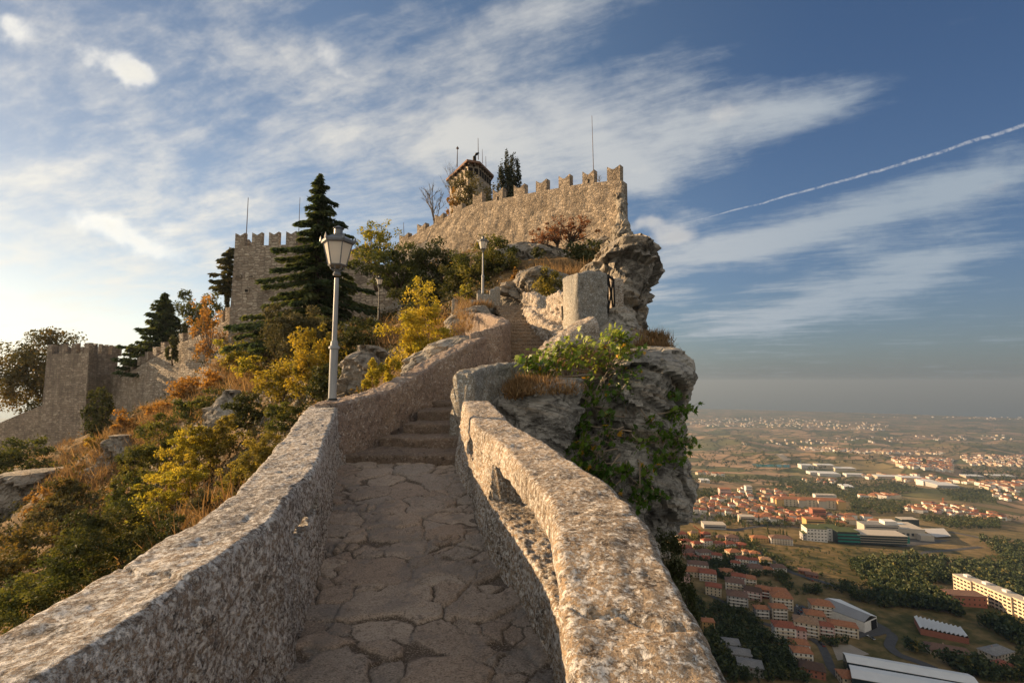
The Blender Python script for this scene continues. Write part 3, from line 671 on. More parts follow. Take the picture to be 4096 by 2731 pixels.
# ---------------------------------------------------------------- cross wall, right stair wall, pillar
top = dense([at(1892, 1492, 8.0), at(1912, 1482, 8.3), at(1950, 1467, 8.8), at(2045, 1452, 9.5), at(2110, 1450, 10.0), at(2200, 1446, 10.6)], 40)
o = wall_along('stone_wall', None, top, -.34, 1.5, M['lichen_grey'], -1, .03, (.035, .014), 12., (.12, .06), batter=-.2)
tag(o, 'low grey wall turning away at the end of the right parapet, under the fig leaves', 'wall')
top = dense([at(2152, 1382, 11.0), at(2166, 1368, 11.15), at(2220, 1334, 11.5), at(2284, 1292, 11.85), at(2318, 1274, 12.05)], 30)
o = wall_along('stone_wall', None, top, .62, 1.6, M['lichen_gold'], -1, .035, (.04, .015), 15., (.2, .1))
tag(o, 'steep sloping wall at the right foot of the long stairs, leading up to the tall pillar', 'wall')
c = at(2314, 1290, 12.05); l = at(2253, 1290, 12.95); r = at(2431, 1290, 12.5)
A_, B_, C_ = l[:2], c[:2], r[:2]; D_ = A_ + C_ - B_
def pillar():
    zt = [at(2253, 1113, 12.95)[2], at(2320, 1098, 12.05)[2], at(2431, 1096, 12.5)[2]]
    f = lambda p, z: (p[0], p[1], z)
    zb = c[2] - 1.4
    n = 9; s = np.linspace(0, 1, n); q = lambda P, Q, z0, z1: np.array([(P[0] + (Q[0] - P[0]) * k, P[1] + (Q[1] - P[1]) * k, z0 + (z1 - z0) * k + .09 * math.sin(math.pi * k) * (z0 > zb + .1)) for k in s])
    return solid('stone_pillar', q(B_, C_, zb, zb), q(B_, C_, zt[1] + .02, zt[2]), q(A_, D_, zt[0], zt[0] + .04), q(A_, D_, zb, zb), .03, M['lichen_grey'], None, (.06, .05), (.035, .016), 21.)
tag(pillar(), 'tall thick block of lichen stone standing above the fig bush beside the stairs', 'pillar')
p = at(2458, 1260, 13.6); o = stone_box('stone_post', p[0] + .02, p[1], p[2] - .4, at(2458, 1116, 13.6)[2], .36, .36, R(14), M['lichen_gold'], None, seed=25., slope=(0, -.03)); tag(o, 'pale stone post behind the black railing, right of the tall pillar', 'post')
m = MB(); a = at(2430, 1101, 12.8); b = at(2453, 1119, 13.2); bb = at(2458, 1262, 13.2); aa = at(2432, 1250, 12.8)
m.tube([a, b], .035, 6); m.tube([b, bb], .035, 6); m.tube([a + (.02, 0, -.05), bb], .026, 6); m.tube([b, aa], .026, 6); m.tube([a, aa], .03, 6)
o = m.build('iron_railing', M['iron']); tag(o, 'black iron railing with crossed bars beside the tall pillar', 'railing')
# broken stair wall behind the pillar
t = thing('stone_wall', 'notched broken stone wall right of the upper stairs, below the olive shrub', 'wall', at(2150, 1300, 17))
def seg(pts, th, dr, seed, rc=(.15, .1)):
    return wall_along('wall_piece', None, dense(pts, 16), th, dr, M['lichen_gold'], 1, .045, (.11, .035), seed, rc, t)
seg([at(2090, 1172, 19.6), at(2116, 1168, 19.2), at(2150, 1196, 18.4)], .5, 1.9, 31.)
seg([at(2100, 1228, 18.6), at(2150, 1236, 17.6), at(2184, 1238, 16.6)], .55, 1.5, 33.)
seg([at(2182, 1190, 16.6), at(2200, 1176, 16.2), at(2262, 1166, 15.0)], .6, 2.6, 35.)
seg([at(2092, 1226, 19.2), at(2130, 1262, 17), at(2190, 1300, 15.2), at(2250, 1340, 13.4)], .5, 1.7, 37.)
m = MB(); a = at(2250, 1224, 14.4); b = at(2254, 1280, 14.4); m.tube([a, b], .05, 6); m.tube([a + (.06, .1, 0), b + (.06, .1, 0)], .03, 6)
tag(m.build('iron_bar', M['iron']), 'short black iron bar set in the notched wall left of the tall pillar', 'bar')
# ---------------------------------------------------------------- lamps
def lamp(label, foot, H, sc, dark=False, group='grey lantern street lamps', lean=0.0):
    t = thing('street_lamp', label, 'lamp', foot, 0, group); t.rotation_euler = (0, lean, 0)
    mp = M['lamp_dark'] if dark else M['pole']; ml = M['lamp_dark'] if dark else M['lamp_grey']
    hb = H - .68 * sc; r = .056 * sc; w0, w1 = .125 * sc, .205 * sc; zb, zt_ = hb + .13 * sc, hb + .455 * sc
    MB().lathe([(r * 1.25, 0), (r * 1.25, .03 * sc)], (0, 0, 0), 16).build('base_ring', M['lamp_dark'], t)
    MB().lathe([(r, .03 * sc), (r, hb * .40), (r * 1.35, hb * .405), (r * 1.35, hb * .42), (r * .95, hb * .43), (r * .86, hb * .46), (r * .62, hb * .47), (r * .56, hb * .97)], (0, 0, 0), 20).build('pole', mp, t, smooth=False)
    m = MB().lathe([(r * .95, 0), (r * 1.05, .02 * sc), (r * .75, .05 * sc), (r * .9, .07 * sc), (r * .5, .1 * sc)], (0, 0, hb - .02 * sc), 16)
    for k in range(6):
        a = 2 * math.pi * k / 6 + .5
        m.tube([(r * .4 * math.cos(a), r * .4 * math.sin(a), hb + .03 * sc), (.085 * sc * math.cos(a), .085 * sc * math.sin(a), hb + .075 * sc), (.10 * sc * math.cos(a), .10 * sc * math.sin(a), hb + .12 * sc)], .010 * sc, 5)
    m.build('bracket', ml, t)
    n = 6; rot = R(90) - R(30) + .12
    P = lambda k, rad, z: (rad * math.cos(rot + 2 * math.pi * k / n), rad * math.sin(rot + 2 * math.pi * k / n), z)
    fr = MB()
    for k in range(n):
        fr.tube([P(k, w0, zb), P(k, w1, zt_)], .010 * sc, 4)
        fr.tube([P(k, w0, zb), P(k + 1, w0, zb)], .013 * sc, 4); fr.tube([P(k, w1, zt_), P(k + 1, w1, zt_)], .012 * sc, 4)
    fr.lathe([(w0 * .98, 0), (w0 * .98, .012 * sc)], (0, 0, zb - .012 * sc), n, rot)
    fr.build('lantern_frame', ml, t)
    for k in range(n):
        g = MB(); q = .985; g.prism([P(k, w0 * q, zb + .004), P(k + 1, w0 * q, zb + .004), P(k + 1, w1 * q, zt_ - .004), P(k, w1 * q, zt_ - .004)], (-.004 * math.cos(rot + 2 * math.pi * (k + .5) / n), -.004 * math.sin(rot + 2 * math.pi * (k + .5) / n), 0))
        g.build('glass_pane', M['glass'], t)
    MB().lathe([(.02 * sc, 0), (.035 * sc, .04 * sc), (.03 * sc, .09 * sc), (.012 * sc, .12 * sc)], (0, 0, zb + .02 * sc), 10).build('bulb', M['glass'], t)
    cp = MB().lathe([(w1 * 1.16, -.03 * sc), (w1 * 1.2, 0), (w1 * 1.12, .02 * sc), (.105 * sc, .085 * sc), (.07 * sc, .10 * sc)], (0, 0, zt_ + .03 * sc), n, rot)
    for k in range(n):
        b0 = np.array(P(k, w1 * 1.16, zt_ + .03 * sc)); cp.tube([b0, b0 * (1.02, 1.02, 1) + (0, 0, .03 * sc), b0 * (1.05, 1.05, 1) + (0, 0, .075 * sc)], [.028 * sc, .018 * sc, .002], 5)
    cp.build('canopy', ml, t)
    MB().lathe([(.062 * sc, 0), (.066 * sc, .01 * sc), (.06 * sc, .02 * sc), (.06 * sc, .085 * sc), (.066 * sc, .09 * sc), (.05 * sc, .1 * sc)], (0, 0, zt_ + .125 * sc), 14).build('chimney_vent', ml, t)
    MB().lathe([(.078 * sc, 0), (.08 * sc, .006 * sc), (.03 * sc, .035 * sc), (.004, .055 * sc)], (0, 0, zt_ + .222 * sc), 14).build('vent_cap', ml, t)
    return t
p1 = at(1329, 1601, 6.95)
lamp('large grey lantern lamp post standing on the left parapet in front of the big spruce', p1, at(1348, 915, 6.95)[2] - p1[2], 1.0, lean=R(0.4))
p2 = at(1931, 1176, 20.8)
lamp('small pale lantern lamp post on the plinth at the top of the stairs', p2, at(1933, 948, 20.8)[2] - p2[2], .98)
p3 = at(1514, 1300, 28.)
lamp('dark green lantern lamp post among the trees behind the yellow tree', p3, at(1516, 1104, 28.)[2] - p3[2], .92, True)
# ---------------------------------------------------------------- stone posts with iron rails
POSTS = [(1818, 1192, 1262, 22, 21.0, 'stubby stone post right of the yellow tree, left of the plinth'), (1918, 1160, 1200, 20, 22.5, 'stone post peeping out behind the lamp plinth'),
         (1969, 1155, 1226, 24, 21.4, 'stone post right of the lamp plinth, with the rail ending at it'), (1986, 1146, 1222, 25, 22.0, 'tallest stone post at the top left of the stairs'),
         (1386, 1288, 1345, 17, 34.0, 'stone post behind the large lamp pole, under the spruce'), (1500, 1272, 1330, 17, 34.0, 'stone post at the foot of the dark lamp post'),
         (1594, 1247, 1310, 18, 33.0, 'stone post just left of the top of the yellow tree')]
for k, (x, a, b, w, Y, lb) in enumerate(POSTS):
    p = at(x, b, Y); q = at(x, a, Y); w = pxm(w, Y)
    m = MB(); m.box((p[0], p[1], (p[2] - .5 + q[2] - w * .35) / 2), (w, w, q[2] - p[2] + .5 - w * .35), .2)
    m.box((p[0], p[1], q[2] - w * .2), (w * .98, w * .98, w * .32), .2, .45)
    tag(m.build('stone_post', M['lichen_grey']), lb, 'post', 'stone posts of the railing')
m = MB()
def railrun(pts, h0, h1):
    for h in (h0, h1): m.tube([np.array(p) + (0, 0, h) for p in pts], .022, 5)
    for p, q in zip(pts[:-1], pts[1:]):
        p, q = np.array(p), np.array(q)
        m.tube([p + (0, 0, h0), q + (0, 0, h1)], .016, 4); m.tube([p + (0, 0, h1), q + (0, 0, h0)], .016, 4)
railrun([at(1700, 1290, 21.5), at(1760, 1275, 21.2), at(1818, 1262, 21.0), at(1870, 1235, 21.8), at(1918, 1215, 22.5), at(1969, 1226, 21.5)], .1, .72)
for k in range(7):
    p = at(1956 + k * 2.4, 1226, 21.4); m.tube([p, p + (0, 0, .75)], .018, 4)
tag(m.build('iron_railing', M['iron']), 'iron railing between the stone posts at the top of the stairs', 'railing')
m = MB(); railrun([at(1386, 1345, 34), at(1440, 1338, 34), at(1500, 1330, 34), at(1545, 1320, 33.5), at(1594, 1310, 33)], .1, .8)
tag(m.build('iron_railing', M['iron']), 'thin iron railing between the stone posts beneath the spruce', 'railing')
# ---------------------------------------------------------------- castle, towers, ramparts
def vplane_wall(name, px_poly, A, B, thick, mat, parent=None, res=None):
    """a vertical slab whose face lies on the plan line A-B and whose outline is given by pixels"""
    P = [on_plan_line(x, y, A, B) for x, y in px_poly]
    d = np.array((B[0] - A[0], B[1] - A[1])); d /= np.linalg.norm(d); n = np.array((-d[1], d[0], 0))
    if n[1] < 0: n = -n
    return MB().prism(P, n * thick).build(name, mat, parent, True)
def rough_face(px_poly_top, px_bot, A, B, mat, name, parent, thick, amp=.075, res=.16, sc=.9):
    """wall with an uneven front: grid between top line and bottom line on plane A-B"""
    top = [on_plan_line(x, y, A, B) for x, y in px_poly_top]; bot = [on_plan_line(x, y, A, B) for x, y in px_bot]
    d = np.array((B[0] - A[0], B[1] - A[1])); Ld = np.linalg.norm(d); d /= Ld; n = np.array((-d[1], d[0]));
    if n[1] < 0: n = -n
    s = lambda p: (p[0] - A[0]) * d[0] + (p[1] - A[1]) * d[1]
    ts, tz = zip(*sorted((s(p), p[2]) for p in top)); bs, bz = zip(*sorted((s(p), p[2]) for p in bot))
    S = np.linspace(ts[0], ts[-1], int((ts[-1] - ts[0]) / res) + 2); zt = np.interp(S, ts, tz); zb = np.interp(S, bs, bz)
    m = int((zt - zb).max() / res) + 2; v = np.linspace(0, 1, m)[:, None]
    Z = zb + (zt - zb) * v; SS = np.broadcast_to(S, Z.shape)
    q = np.stack([SS.ravel(), Z.ravel() * 1.2, np.zeros(Z.size)], 1) * sc
    D = (amp * fbm(q, 5) + amp * .5 * ridged(q * 3.1, 3)).reshape(Z.shape) * np.minimum(1, (1 - v) * 8 + .15) - (1 - v) * .6
    bx = A[0] + d[0] * SS + n[0] * D; by = A[1] + d[1] * SS + n[1] * D
    V = np.stack([bx, by, Z], 2).reshape(-1, 3); k = len(S); i = np.arange(m * k).reshape(m, k)
    Fq = np.stack([i[:-1, :-1], i[:-1, 1:], i[1:, 1:], i[1:, :-1]], 2).reshape(-1, 4)
    # back and top
    b0 = len(V); back = np.stack([A[0] + d[0] * S + n[0] * thick, A[1] + d[1] * S + n[1] * thick, zt], 1); low = back.copy(); low[:, 2] = zb - 1
    V = np.concatenate([V, back, low]); j = b0 + np.arange(k); l = j + k
    T = np.stack([i[-1, :-1], i[-1, 1:], j[1:], j[:-1]], 1); Bk = np.stack([j[:-1], j[1:], l[1:], l[:-1]], 1)
    E = np.array([[i[0, 0], i[-1, 0], j[0], l[0]], [i[-1, -1], i[0, -1], l[-1], j[-1]]])
    # end strips
    return link_mesh(name, arr_mesh(name, V, np.concatenate([Fq, T, Bk, E])), mat, parent, True)
def merlon_px(x0, x1, tl, notch, tr, b0, b1, A, B, th, mat, parent, slot=False, name='merlon'):
    xm = (x0 + x1) / 2
    o = vplane_wall(name, [(x0, b0 + 6), (x1, b1 + 6), (x1, tr), (xm + (x1 - x0) * .05, notch), (xm - (x1 - x0) * .12, notch + 1), (x0, tl)], A, B, th, mat, parent)
    if slot:
        sl_ = vplane_wall('arrow_slot', [(xm - 2.5, b0 - 2), (xm + 2.5, b0 - 2), (xm + 2.5, (notch + b0) / 2), (xm - 2.5, (notch + b0) / 2)], (A[0] - .03 * 0, A[1] - .04), (B[0], B[1] - .04), .1, M['void'], o)
    return o
M['void'] = plain('dark_opening', (.012, .010, .009), 1.0, 0, 0.0)
z3 = lambda x, y: (1600 + .47826 * x, 400 + .47826 * y)
CA = tuple(at(1640, 950, 57)[:2]); CB = tuple(at(2484, 800, 40.0)[:2])
def castle():
    t = thing('castle_wall', 'high golden rubble castle wall with swallowtail battlements on the cliff top', 'castle wall', (0, 50, 12))
    topz = [(-40, 1215), (143, 1112), (290, 1035), (443, 945), (607, 870), (776, 840), (951, 806), (1136, 770), (1326, 736), (1525, 700), (1731, 680), (1853, 668)]
    botz = [(-40, 1330), (143, 1330), (600, 1330), (950, 1380), (1300, 1340), (1700, 1290), (1853, 1240)]
    rough_face([z3(*p) for p in topz], [z3(*p) for p in botz], CA, CB, M['rubble'], 'wall', t, 1.1)
    ML = [(-6, 68, 1128, 1140, 1108, 1192, 1186), (143, 212, 1038, 1058, 1025, 1115, 1106), (290, 362, 958, 975, 942, 1034, 1022), (443, 520, 878, 892, 858, 945, 930), (607, 685, 785, 800, 768, 872, 862), (775, 857, 750, 772, 730, 842, 832),
          (951, 1040, 713, 736, 697, 808, 795), (1136, 1225, 677, 692, 657, 772, 758), (1326, 1418, 636, 657, 618, 738, 724), (1525, 1622, 598, 622, 580, 702, 690), (1731, 1840, 560, 577, 540, 684, 672)]
    for k, (a, b, tl, no, tr, b0, b1) in enumerate(ML):
        (X0, b0_), (X1, b1_) = z3(a, b0), z3(b, b1)
        merlon_px(X0, X1, z3(0, tl)[1], z3(0, no)[1], z3(0, tr)[1], b0_, b1_, CA, CB, .62, M['rubble'], t, k in (5, 9))
    m = MB(); p = on_plan_line(*z3(1853, 680), CA, CB); 
castle()
def face_quad(mb, a, b, z0, z1, off=.0): mb.add([(a[0], a[1], z0), (b[0], b[1], z0), (b[0], b[1], z1), (a[0], a[1], z1)], [(0, 1, 2, 3)])
def plan_prism(name, plan, z0, z1, mat, parent, taper=0.0):
    c = np.mean(plan, 0); P0 = [(c[0] + (p[0] - c[0]) * (1 + taper), c[1] + (p[1] - c[1]) * (1 + taper), z0) for p in plan]; P1 = [(p[0], p[1], z1) for p in plan]; n = len(plan)
    m = MB().add(P0 + P1, [tuple(range(n))[::-1], tuple(range(n, 2 * n))] + [(i, (i + 1) % n, n + (i + 1) % n, n + i) for i in range(n)])
    return m.build(name, mat, parent, True)
def hole(parent, a, b, sx, sy, w, h, mat, name='window'):
    """dark opening with a stone surround set 3 cm proud, on the face a-b"""
    p = on_plan_line(sx, sy, a, b); d = np.array((b[0] - a[0], b[1] - a[1])); d /= np.linalg.norm(d); n = np.array((d[1], -d[0]))
    if n[1] > 0: n = -n
    f = MB()
    for (u, v, ww, hh) in ((0, h / 2 + .08, w + .3, .16), (0, -h / 2 - .06, w + .3, .12), (-w / 2 - .08, 0, .14, h), (w / 2 + .08, 0, .14, h)):
        f.box((p[0] + d[0] * u + n[0] * .0, p[1] + d[1] * u + n[1] * .0, p[2] + v), (ww, .10, hh), math.atan2(d[1], d[0]))
    fr = f.build(name, mat, parent, True)
    MB().box((p[0], p[1], p[2]), (w, .04, h), math.atan2(d[1], d[0])).build('opening', M['void'], fr, True)
def merlon_row(parent, a, b, zb, n, w, h, th, mat, first=0.0, last=1.0):
    a, b = np.array(a[:2]), np.array(b[:2]); d = (b - a); L = np.linalg.norm(d); d /= L; nn = np.array((-d[1], d[0]))
    if nn @ (-a) > 0: nn = -nn      # inward = away from the camera
    zb = zb if isinstance(zb, tuple) else (zb, zb)
    for k in range(n):
        f = first + (last - first) * (k / (n - 1) if n > 1 else .5); s = f * (L - w); z = zb[0] + (zb[1] - zb[0]) * f
        q = lambda u, zz: (a[0] + d[0] * (s + u), a[1] + d[1] * (s + u), zz)
        MB().prism([q(0, z - .1), q(w, z - .1), q(w, z + h), q(w * .55, z + h * .80), q(w * .45, z + h * .80), q(0, z + h)], (nn[0] * th, nn[1] * th, 0)).build('merlon', mat, parent, True)
# ---- pentagonal keep
def keep():
    t = thing('stone_tower', 'pentagonal castle keep with overhanging tiled roof, above the battlements', 'tower', at(1900, 900, 75))
    P = [at(1872, 640, 70)[:2], at(1916, 640, 70.6)[:2], at(1964, 700, 74.8)[:2], at(1925, 700, 81)[:2], at(1800, 710, 76)[:2]]
    ze = at(1872, 652, 70)[2]; plan_prism('wall', P, 10, ze, M['plaster'], t, .015)
    c = np.mean(P, 0); E = [(c + (p - c) * 1.17) for p in P]
    zr = ze - .1
    m = MB(); n = 5; ap = (c[0], c[1], ze + 1.9)
    m.add([(e[0], e[1], zr) for e in E] + [(e[0], e[1], zr + .32) for e in E] + [ap], [tuple(range(5))[::-1]] + [(i, (i + 1) % n, 5 + (i + 1) % n, 5 + i) for i in range(n)] + [(5 + i, 5 + (i + 1) % n, 10) for i in range(n)])
    m.build('roof', M['tile_old'], t, True)
    # corbels and loopholes under the eaves
    for (i, j, k) in ((0, 4, 5), (0, 1, 2), (1, 2, 5)):
        a, b = P[i], P[j]; L = np.linalg.norm(b - a); d = (b - a) / L; nn = np.array((d[1], -d[0]));
        if nn @ (a - c) < 0: nn = -nn
        for q in range(k):
            f = (q + .5) / k; p = a + (b - a) * f
            MB().box((p[0] + nn[0] * .02, p[1] + nn[1] * .02, ze - 1.15), (.62, .1, .95), math.atan2(d[1], d[0])).build('loophole', M['void'], t, True)
            p = a + (b - a) * ((q + .02) / k + .02)
            MB().box((p[0] + nn[0] * .3, p[1] + nn[1] * .3, ze - .32), (.24, .6, .3), math.atan2(d[1], d[0])).build('corbel', M['timber'], t, True)
    p = at(1898, 630, 74); q = at(1903, 620, 74)
    MB().tube([p + (0, 0, -1.0), p + (0, 0, .1), p + (.25, 0, .5), p + (.7, 0, .75)], [.3, .28, .24, .12], 8).build('roof_horn', M['iron'], t, True)
M['tile_old'] = plain('old_roof_tile', (.19, .11, .075), .9, 0, .3, 5, .8); M['timber'] = plain('dark_timber', (.07, .05, .035), .9, 0, .3, 7, .5)
keep()
# ---- square middle tower
def tower_mid():
    t = thing('stone_tower', 'square battlemented tower left of the big spruce, with a flagpole', 'tower', at(1060, 1340, 57))
    a, b = at(939, 985, 57)[:2], at(1182, 985, 56.2)[:2]; d = (b - a) / np.linalg.norm(b - a); n = np.array((-d[1], d[0]))
    zt_ = at(1060, 985, 57)[2]; P = [a, b, b + n * 7, a + n * 7]
    plan_prism('wall', P, -2, zt_, M['coursed'], t, .07)
    merlon_row(t, a, b, zt_, 4, 1.24, 1.62, .5, M['coursed']); merlon_row(t, P[3], P[2], zt_, 3, 1.28, 1.62, .5, M['coursed'], .1, .9)
    merlon_row(t, b, P[2], zt_, 4, 1.2, 1.62, .5, M['coursed'], .18, 1.0); merlon_row(t, a, P[3], zt_, 4, 1.2, 1.62, .5, M['coursed'], .18, 1.0)
    for x, y, w, h in ((1067, 1152, .45, .62), (986, 1163, .38, .3), (952, 1106, .5, .12), (1005, 1106, .5, .12)):
        hole(t, a - n * .18, b - n * .18, x, y, w, h, M['coursed'])
tower_mid()
# ---- left corner tower
def tower_left():
    t = thing('stone_tower', 'squat battlemented corner tower at the left end of the rampart', 'tower', at(300, 1800, 70))
    a = at(188, 1412, 72.5)[:2]; c = at(356, 1412, 69.5)[:2]; b = at(473, 1412, 75.5)[:2]; e = a + b - c
    zt_ = at(356, 1412, 69.5)[2]; P = [a, c, b, e]
    plan_prism('wall', P, -16, zt_, M['coursed_dark'], t, .05)
    merlon_row(t, a, c, zt_, 4, 1.1, 1.5, .5, M['coursed_dark']); merlon_row(t, c, b, zt_, 3, 1.35, 1.5, .5, M['coursed_dark'], .06, 1.0)
    merlon_row(t, e, b, zt_, 4, 1.1, 1.5, .5, M['coursed_dark']); merlon_row(t, a, e, zt_, 4, 1.3, 1.5, .5, M['coursed_dark'], .15, .85)
    hole(t, a, c, 265, 1521, .5, .6, M['coursed_dark']); hole(t, a, c, 282, 1649, .3, .3, M['coursed_dark'])
    for k in range(6): hole(t, a, c, 200 + 24 * k, 1612 + (k % 2) * 46, .14, .14, M['coursed_dark'], 'putlog_hole')
tower_left()
# ---- rampart between them
def rampart():
    t = thing('rampart_wall', 'long stepped rampart wall running from the corner tower up to the middle tower', 'wall', at(640, 1500, 64))
    z5 = lambda x, y: (.5739 * x, 1300 + .5739 * y)
    A = tuple(at(440, 1480, 74)[:2]); B = tuple(at(938, 1250, 58.5)[:2])
    top = [(770, 378), (850, 352), (900, 325), (952, 300), (1008, 262), (1062, 235), (1118, 205), (1168, 175), (1243, 130), (1306, 105), (1370, 80), (1480, 20), (1610, -45), (1640, -60)]
    bot = [(770, 760), (1000, 700), (1300, 560), (1640, 360)]
    rough_face([z5(*p) for p in top], [z5(*p) for p in bot], A, B, M['coursed'], 'wall', t, 1.0, .05, .2)
    for (x0, x1, ty, by) in ((770, 792, 330, 378), (803, 824, 303, 358), (852, 874, 281, 333), (903, 924, 250, 305), (955, 977, 218, 272), (1010, 1032, 185, 240), (1065, 1090, 152, 212), (1121, 1146, 118, 182), (1180, 1208, 88, 150), (1246, 1274, 56, 112), (1309, 1338, 18, 84), (1520, 1552, -100, -10), (1570, 1600, -125, -38)):
        (X0, T_), (X1, B_) = z5(x0, ty), z5(x1, by)
        merlon_px(X0, X1, T_, T_ + 3, T_ - 1, B_, B_ - 3, A, B, 1.0, M['coursed'], t)
rampart()
o = None
A = tuple(at(-60, 1700, 80)[:2]); B = tuple(at(200, 1650, 76)[:2])
o = vplane_wall('stone_wall', [(-160, 1760), (-160, 2000), (210, 1900), (210, 1602), (170, 1620), (60, 1664)], A, B, 1.0, M['coursed_dark']); tag(o, 'low dark wall sloping down to the left from the corner tower', 'wall')
# wall to the right of the middle tower, and the hut
A = tuple(at(1190, 1150, 56)[:2]); B = tuple(at(1660, 1100, 52)[:2])
t = thing('rampart_wall', 'shaded rampart wall behind the spruce and the dark lamp post', 'wall', at(1450, 1280, 54))
rough_face([(1190, 1045), (1300, 1048), (1400, 1050), (1470, 1056), (1560, 1060), (1660, 1080)], [(1190, 1380), (1660, 1340)], A, B, M['coursed_dark'], 'wall', t, 1.0, .06, .25)
for (x0, x1, ty, by) in ((1385, 1408, 1041, 1062), (1425, 1452, 1036, 1060)): merlon_px(x0, x1, ty, ty + 3, ty - 2, by, by - 2, A, B, .6, M['coursed_dark'], t)
def hut():
    t = thing('stone_hut', 'small golden stone hut with sloping tiled roof behind the lantern of the big lamp', 'hut', at(1430, 1050, 59))
    a, b = at(1392, 1020, 60)[:2], at(1462, 1020, 58.5)[:2]; cc = at(1490, 1020, 61)[:2]; e = a + cc - b
    zl, zr = at(1392, 1012, 60)[2], at(1462, 984, 58.5)[2]; zr2 = at(1490, 990, 61)[2]
    P0 = [(p[0], p[1], 5.) for p in (a, b, cc, e)]; P1 = [(a[0], a[1], zl), (b[0], b[1], zr), (cc[0], cc[1], zr), (e[0], e[1], zl)]
    MB().add(P0 + P1, [(0, 1, 5, 4), (1, 2, 6, 5), (2, 3, 7, 6), (3, 0, 4, 7), (4, 5, 6, 7)]).build('wall', M['rubble'], t, True)
    up = np.array((0, 0, .16)); c = np.mean(P1, 0); Q = [c + (np.array(p) - c) * 1.1 + (0, 0, .02) for p in P1]
    MB().prism(Q, up).build('roof', M['tile_old'], t, True)
    hole(t, a, b, 1423, 1015, .3, .5, M['rubble'])
hut()
# ---- poles
def pole(label, x0, y0, x1, y1, Y, r, knob=False):
    p, q = at(x0, y0, Y), at(x1, y1, Y); m = MB().tube([p, p * .5 + q * .5, q], [r, r * .8, r * .55], 7)
    if knob: m.lathe([(r * .5, 0), (r * 2.6, .18), (r * 1.2, .4), (.004, .62)], q, 8)
    tag(m.build('flagpole', M['rust_pole']), label, 'flagpole', 'poles on the castle')
M['rust_pole'] = plain('rusty_pole', (.13, .10, .09), .7, .2, .3, 3, .1)
pole('tall bare flagpole rising behind the right end of the castle battlements', *z3(1619, 600), *z3(1605, 132), 41.5, .035)
pole('flagpole standing on the left side of the square middle tower', 983, 990, 993, 791, 58.5, .06)
pole('thin pole behind the spruce on the right side of the middle tower', 1193, 985, 1200, 790, 60, .05)
pole('spear tipped pole on the left eave of the keep', *z3(477, 560), *z3(481, 415), 78, .10, True)
pole('tallest aerial on the roof of the keep', *z3(655, 500), *z3(653, 320), 76, .07)
pole('middle aerial on the right of the keep roof', *z3(690, 530), *z3(688, 412), 77, .05)
pole('shortest aerial at the right of the keep roof', *z3(719, 560), *z3(717, 472), 77.5, .05)
pole('faint thin pole between the hut and the castle wall', 1616, 950, 1614, 890, 56, .04)
# ---------------------------------------------------------------- ridge: hillside and rocks
CP_PX = [(1650, 1010, 55), (1800, 1000, 52), (2000, 1020, 48), (2200, 1010, 44), (2400, 1000, 41), (2480, 980, 39), (920, 1350, 57), (1060, 1370, 55), (1190, 1360, 54), (1400, 1340, 52), (1600, 1320, 50),
         (830, 1500, 59), (700, 1590, 61), (560, 1655, 63), (430, 1725, 68), (160, 1850, 70), (340, 1760, 67), (40, 1800, 76), (500, 1695, 58), (720, 1630, 52), (350, 1860, 56), (150, 1880, 56), (0, 1990, 52), (0, 2100, 46), (450, 1760, 47), (430, 1980, 40),
         (300, 2050, 34), (300, 2200, 24), (60, 2300, 20), (0, 2500, 13), (600, 2000, 30), (650, 2150, 21), (900, 1950, 21), (820, 2080, 17), (700, 1800, 36), (900, 1600, 38), (900, 1740, 30), (1050, 1480, 43), (1100, 1640, 28), (1300, 1500, 30), (1300, 1400, 38), (1430, 1460, 24),
         (1400, 1320, 38), (1600, 1290, 35), (1560, 1400, 22), (1700, 1260, 27), (1820, 1265, 21.5), (1900, 1180, 25), (2000, 1120, 29), (2150, 1100, 29), (2300, 1060, 34), (2400, 1080, 30), (1750, 1390, 15.5), (1850, 1330, 15.5)]
CP_XYZ = [(-3.5, -6, -7), (-8, -4, -9), (-3, 1, -5.2), (-3.2, 4, -5), (-4.2, 7, -4.2), (-3.6, 10, -2.4), (-2.4, 13, -.9), (-1.6, 16, .6), (-1.4, 20, 2.3), (0, 20, 2.6), (.3, 17, 1.3), (.4, 13, -.6), (0, 10, -1.6), (0, 6, -2.6), (0, 2, -3.2), (0, -6, -3.4), (1.2, 24, 3.0),
          (-12, -5, -11), (-12, 3, -10), (-20, 2, -13), (-30, 8, -16), (-50, 20, -20), (-70, 40, -24), (-95, 60, -28), (-100, 90, -30), (-70, 100, -18), (-40, 95, 0), (-10, 95, 14), (10, 80, 16), (12, 60, 14), (2, 60, 15), (-20, 75, 10), (-50, 75, -5), (5, 24, 1.5), (3, 15, -1.0), (6, 30, 4)]
def tps():
    P = np.array([at(*p) for p in CP_PX] + [np.array(p, float) for p in CP_XYZ])
    X = P[:, :2] / 20; n = len(X)
    U = lambda d: np.where(d > 0, d * d * np.log(d + 1e-12), 0)
    K = U(np.linalg.norm(X[:, None] - X[None], axis=2)) + 2e-3 * np.eye(n)
    A = np.zeros((n + 3, n + 3)); A[:n, :n] = K; A[:n, n] = 1; A[:n, n + 1:] = X; A[n, :n] = 1; A[n + 1:, :n] = X.T
    w = np.linalg.solve(A, np.concatenate([P[:, 2], [0, 0, 0]]))
    def f(x, y):
        q = np.stack([np.ravel(x), np.ravel(y)], 1) / 20; out = []
        for a in range(0, len(q), 4000):
            s = q[a:a + 4000]; out.append(U(np.linalg.norm(s[:, None] - X[None], axis=2)) @ w[:n] + w[n] + s @ w[n + 1:])
        return np.concatenate(out).reshape(np.shape(x))
    return f
_t = tps()
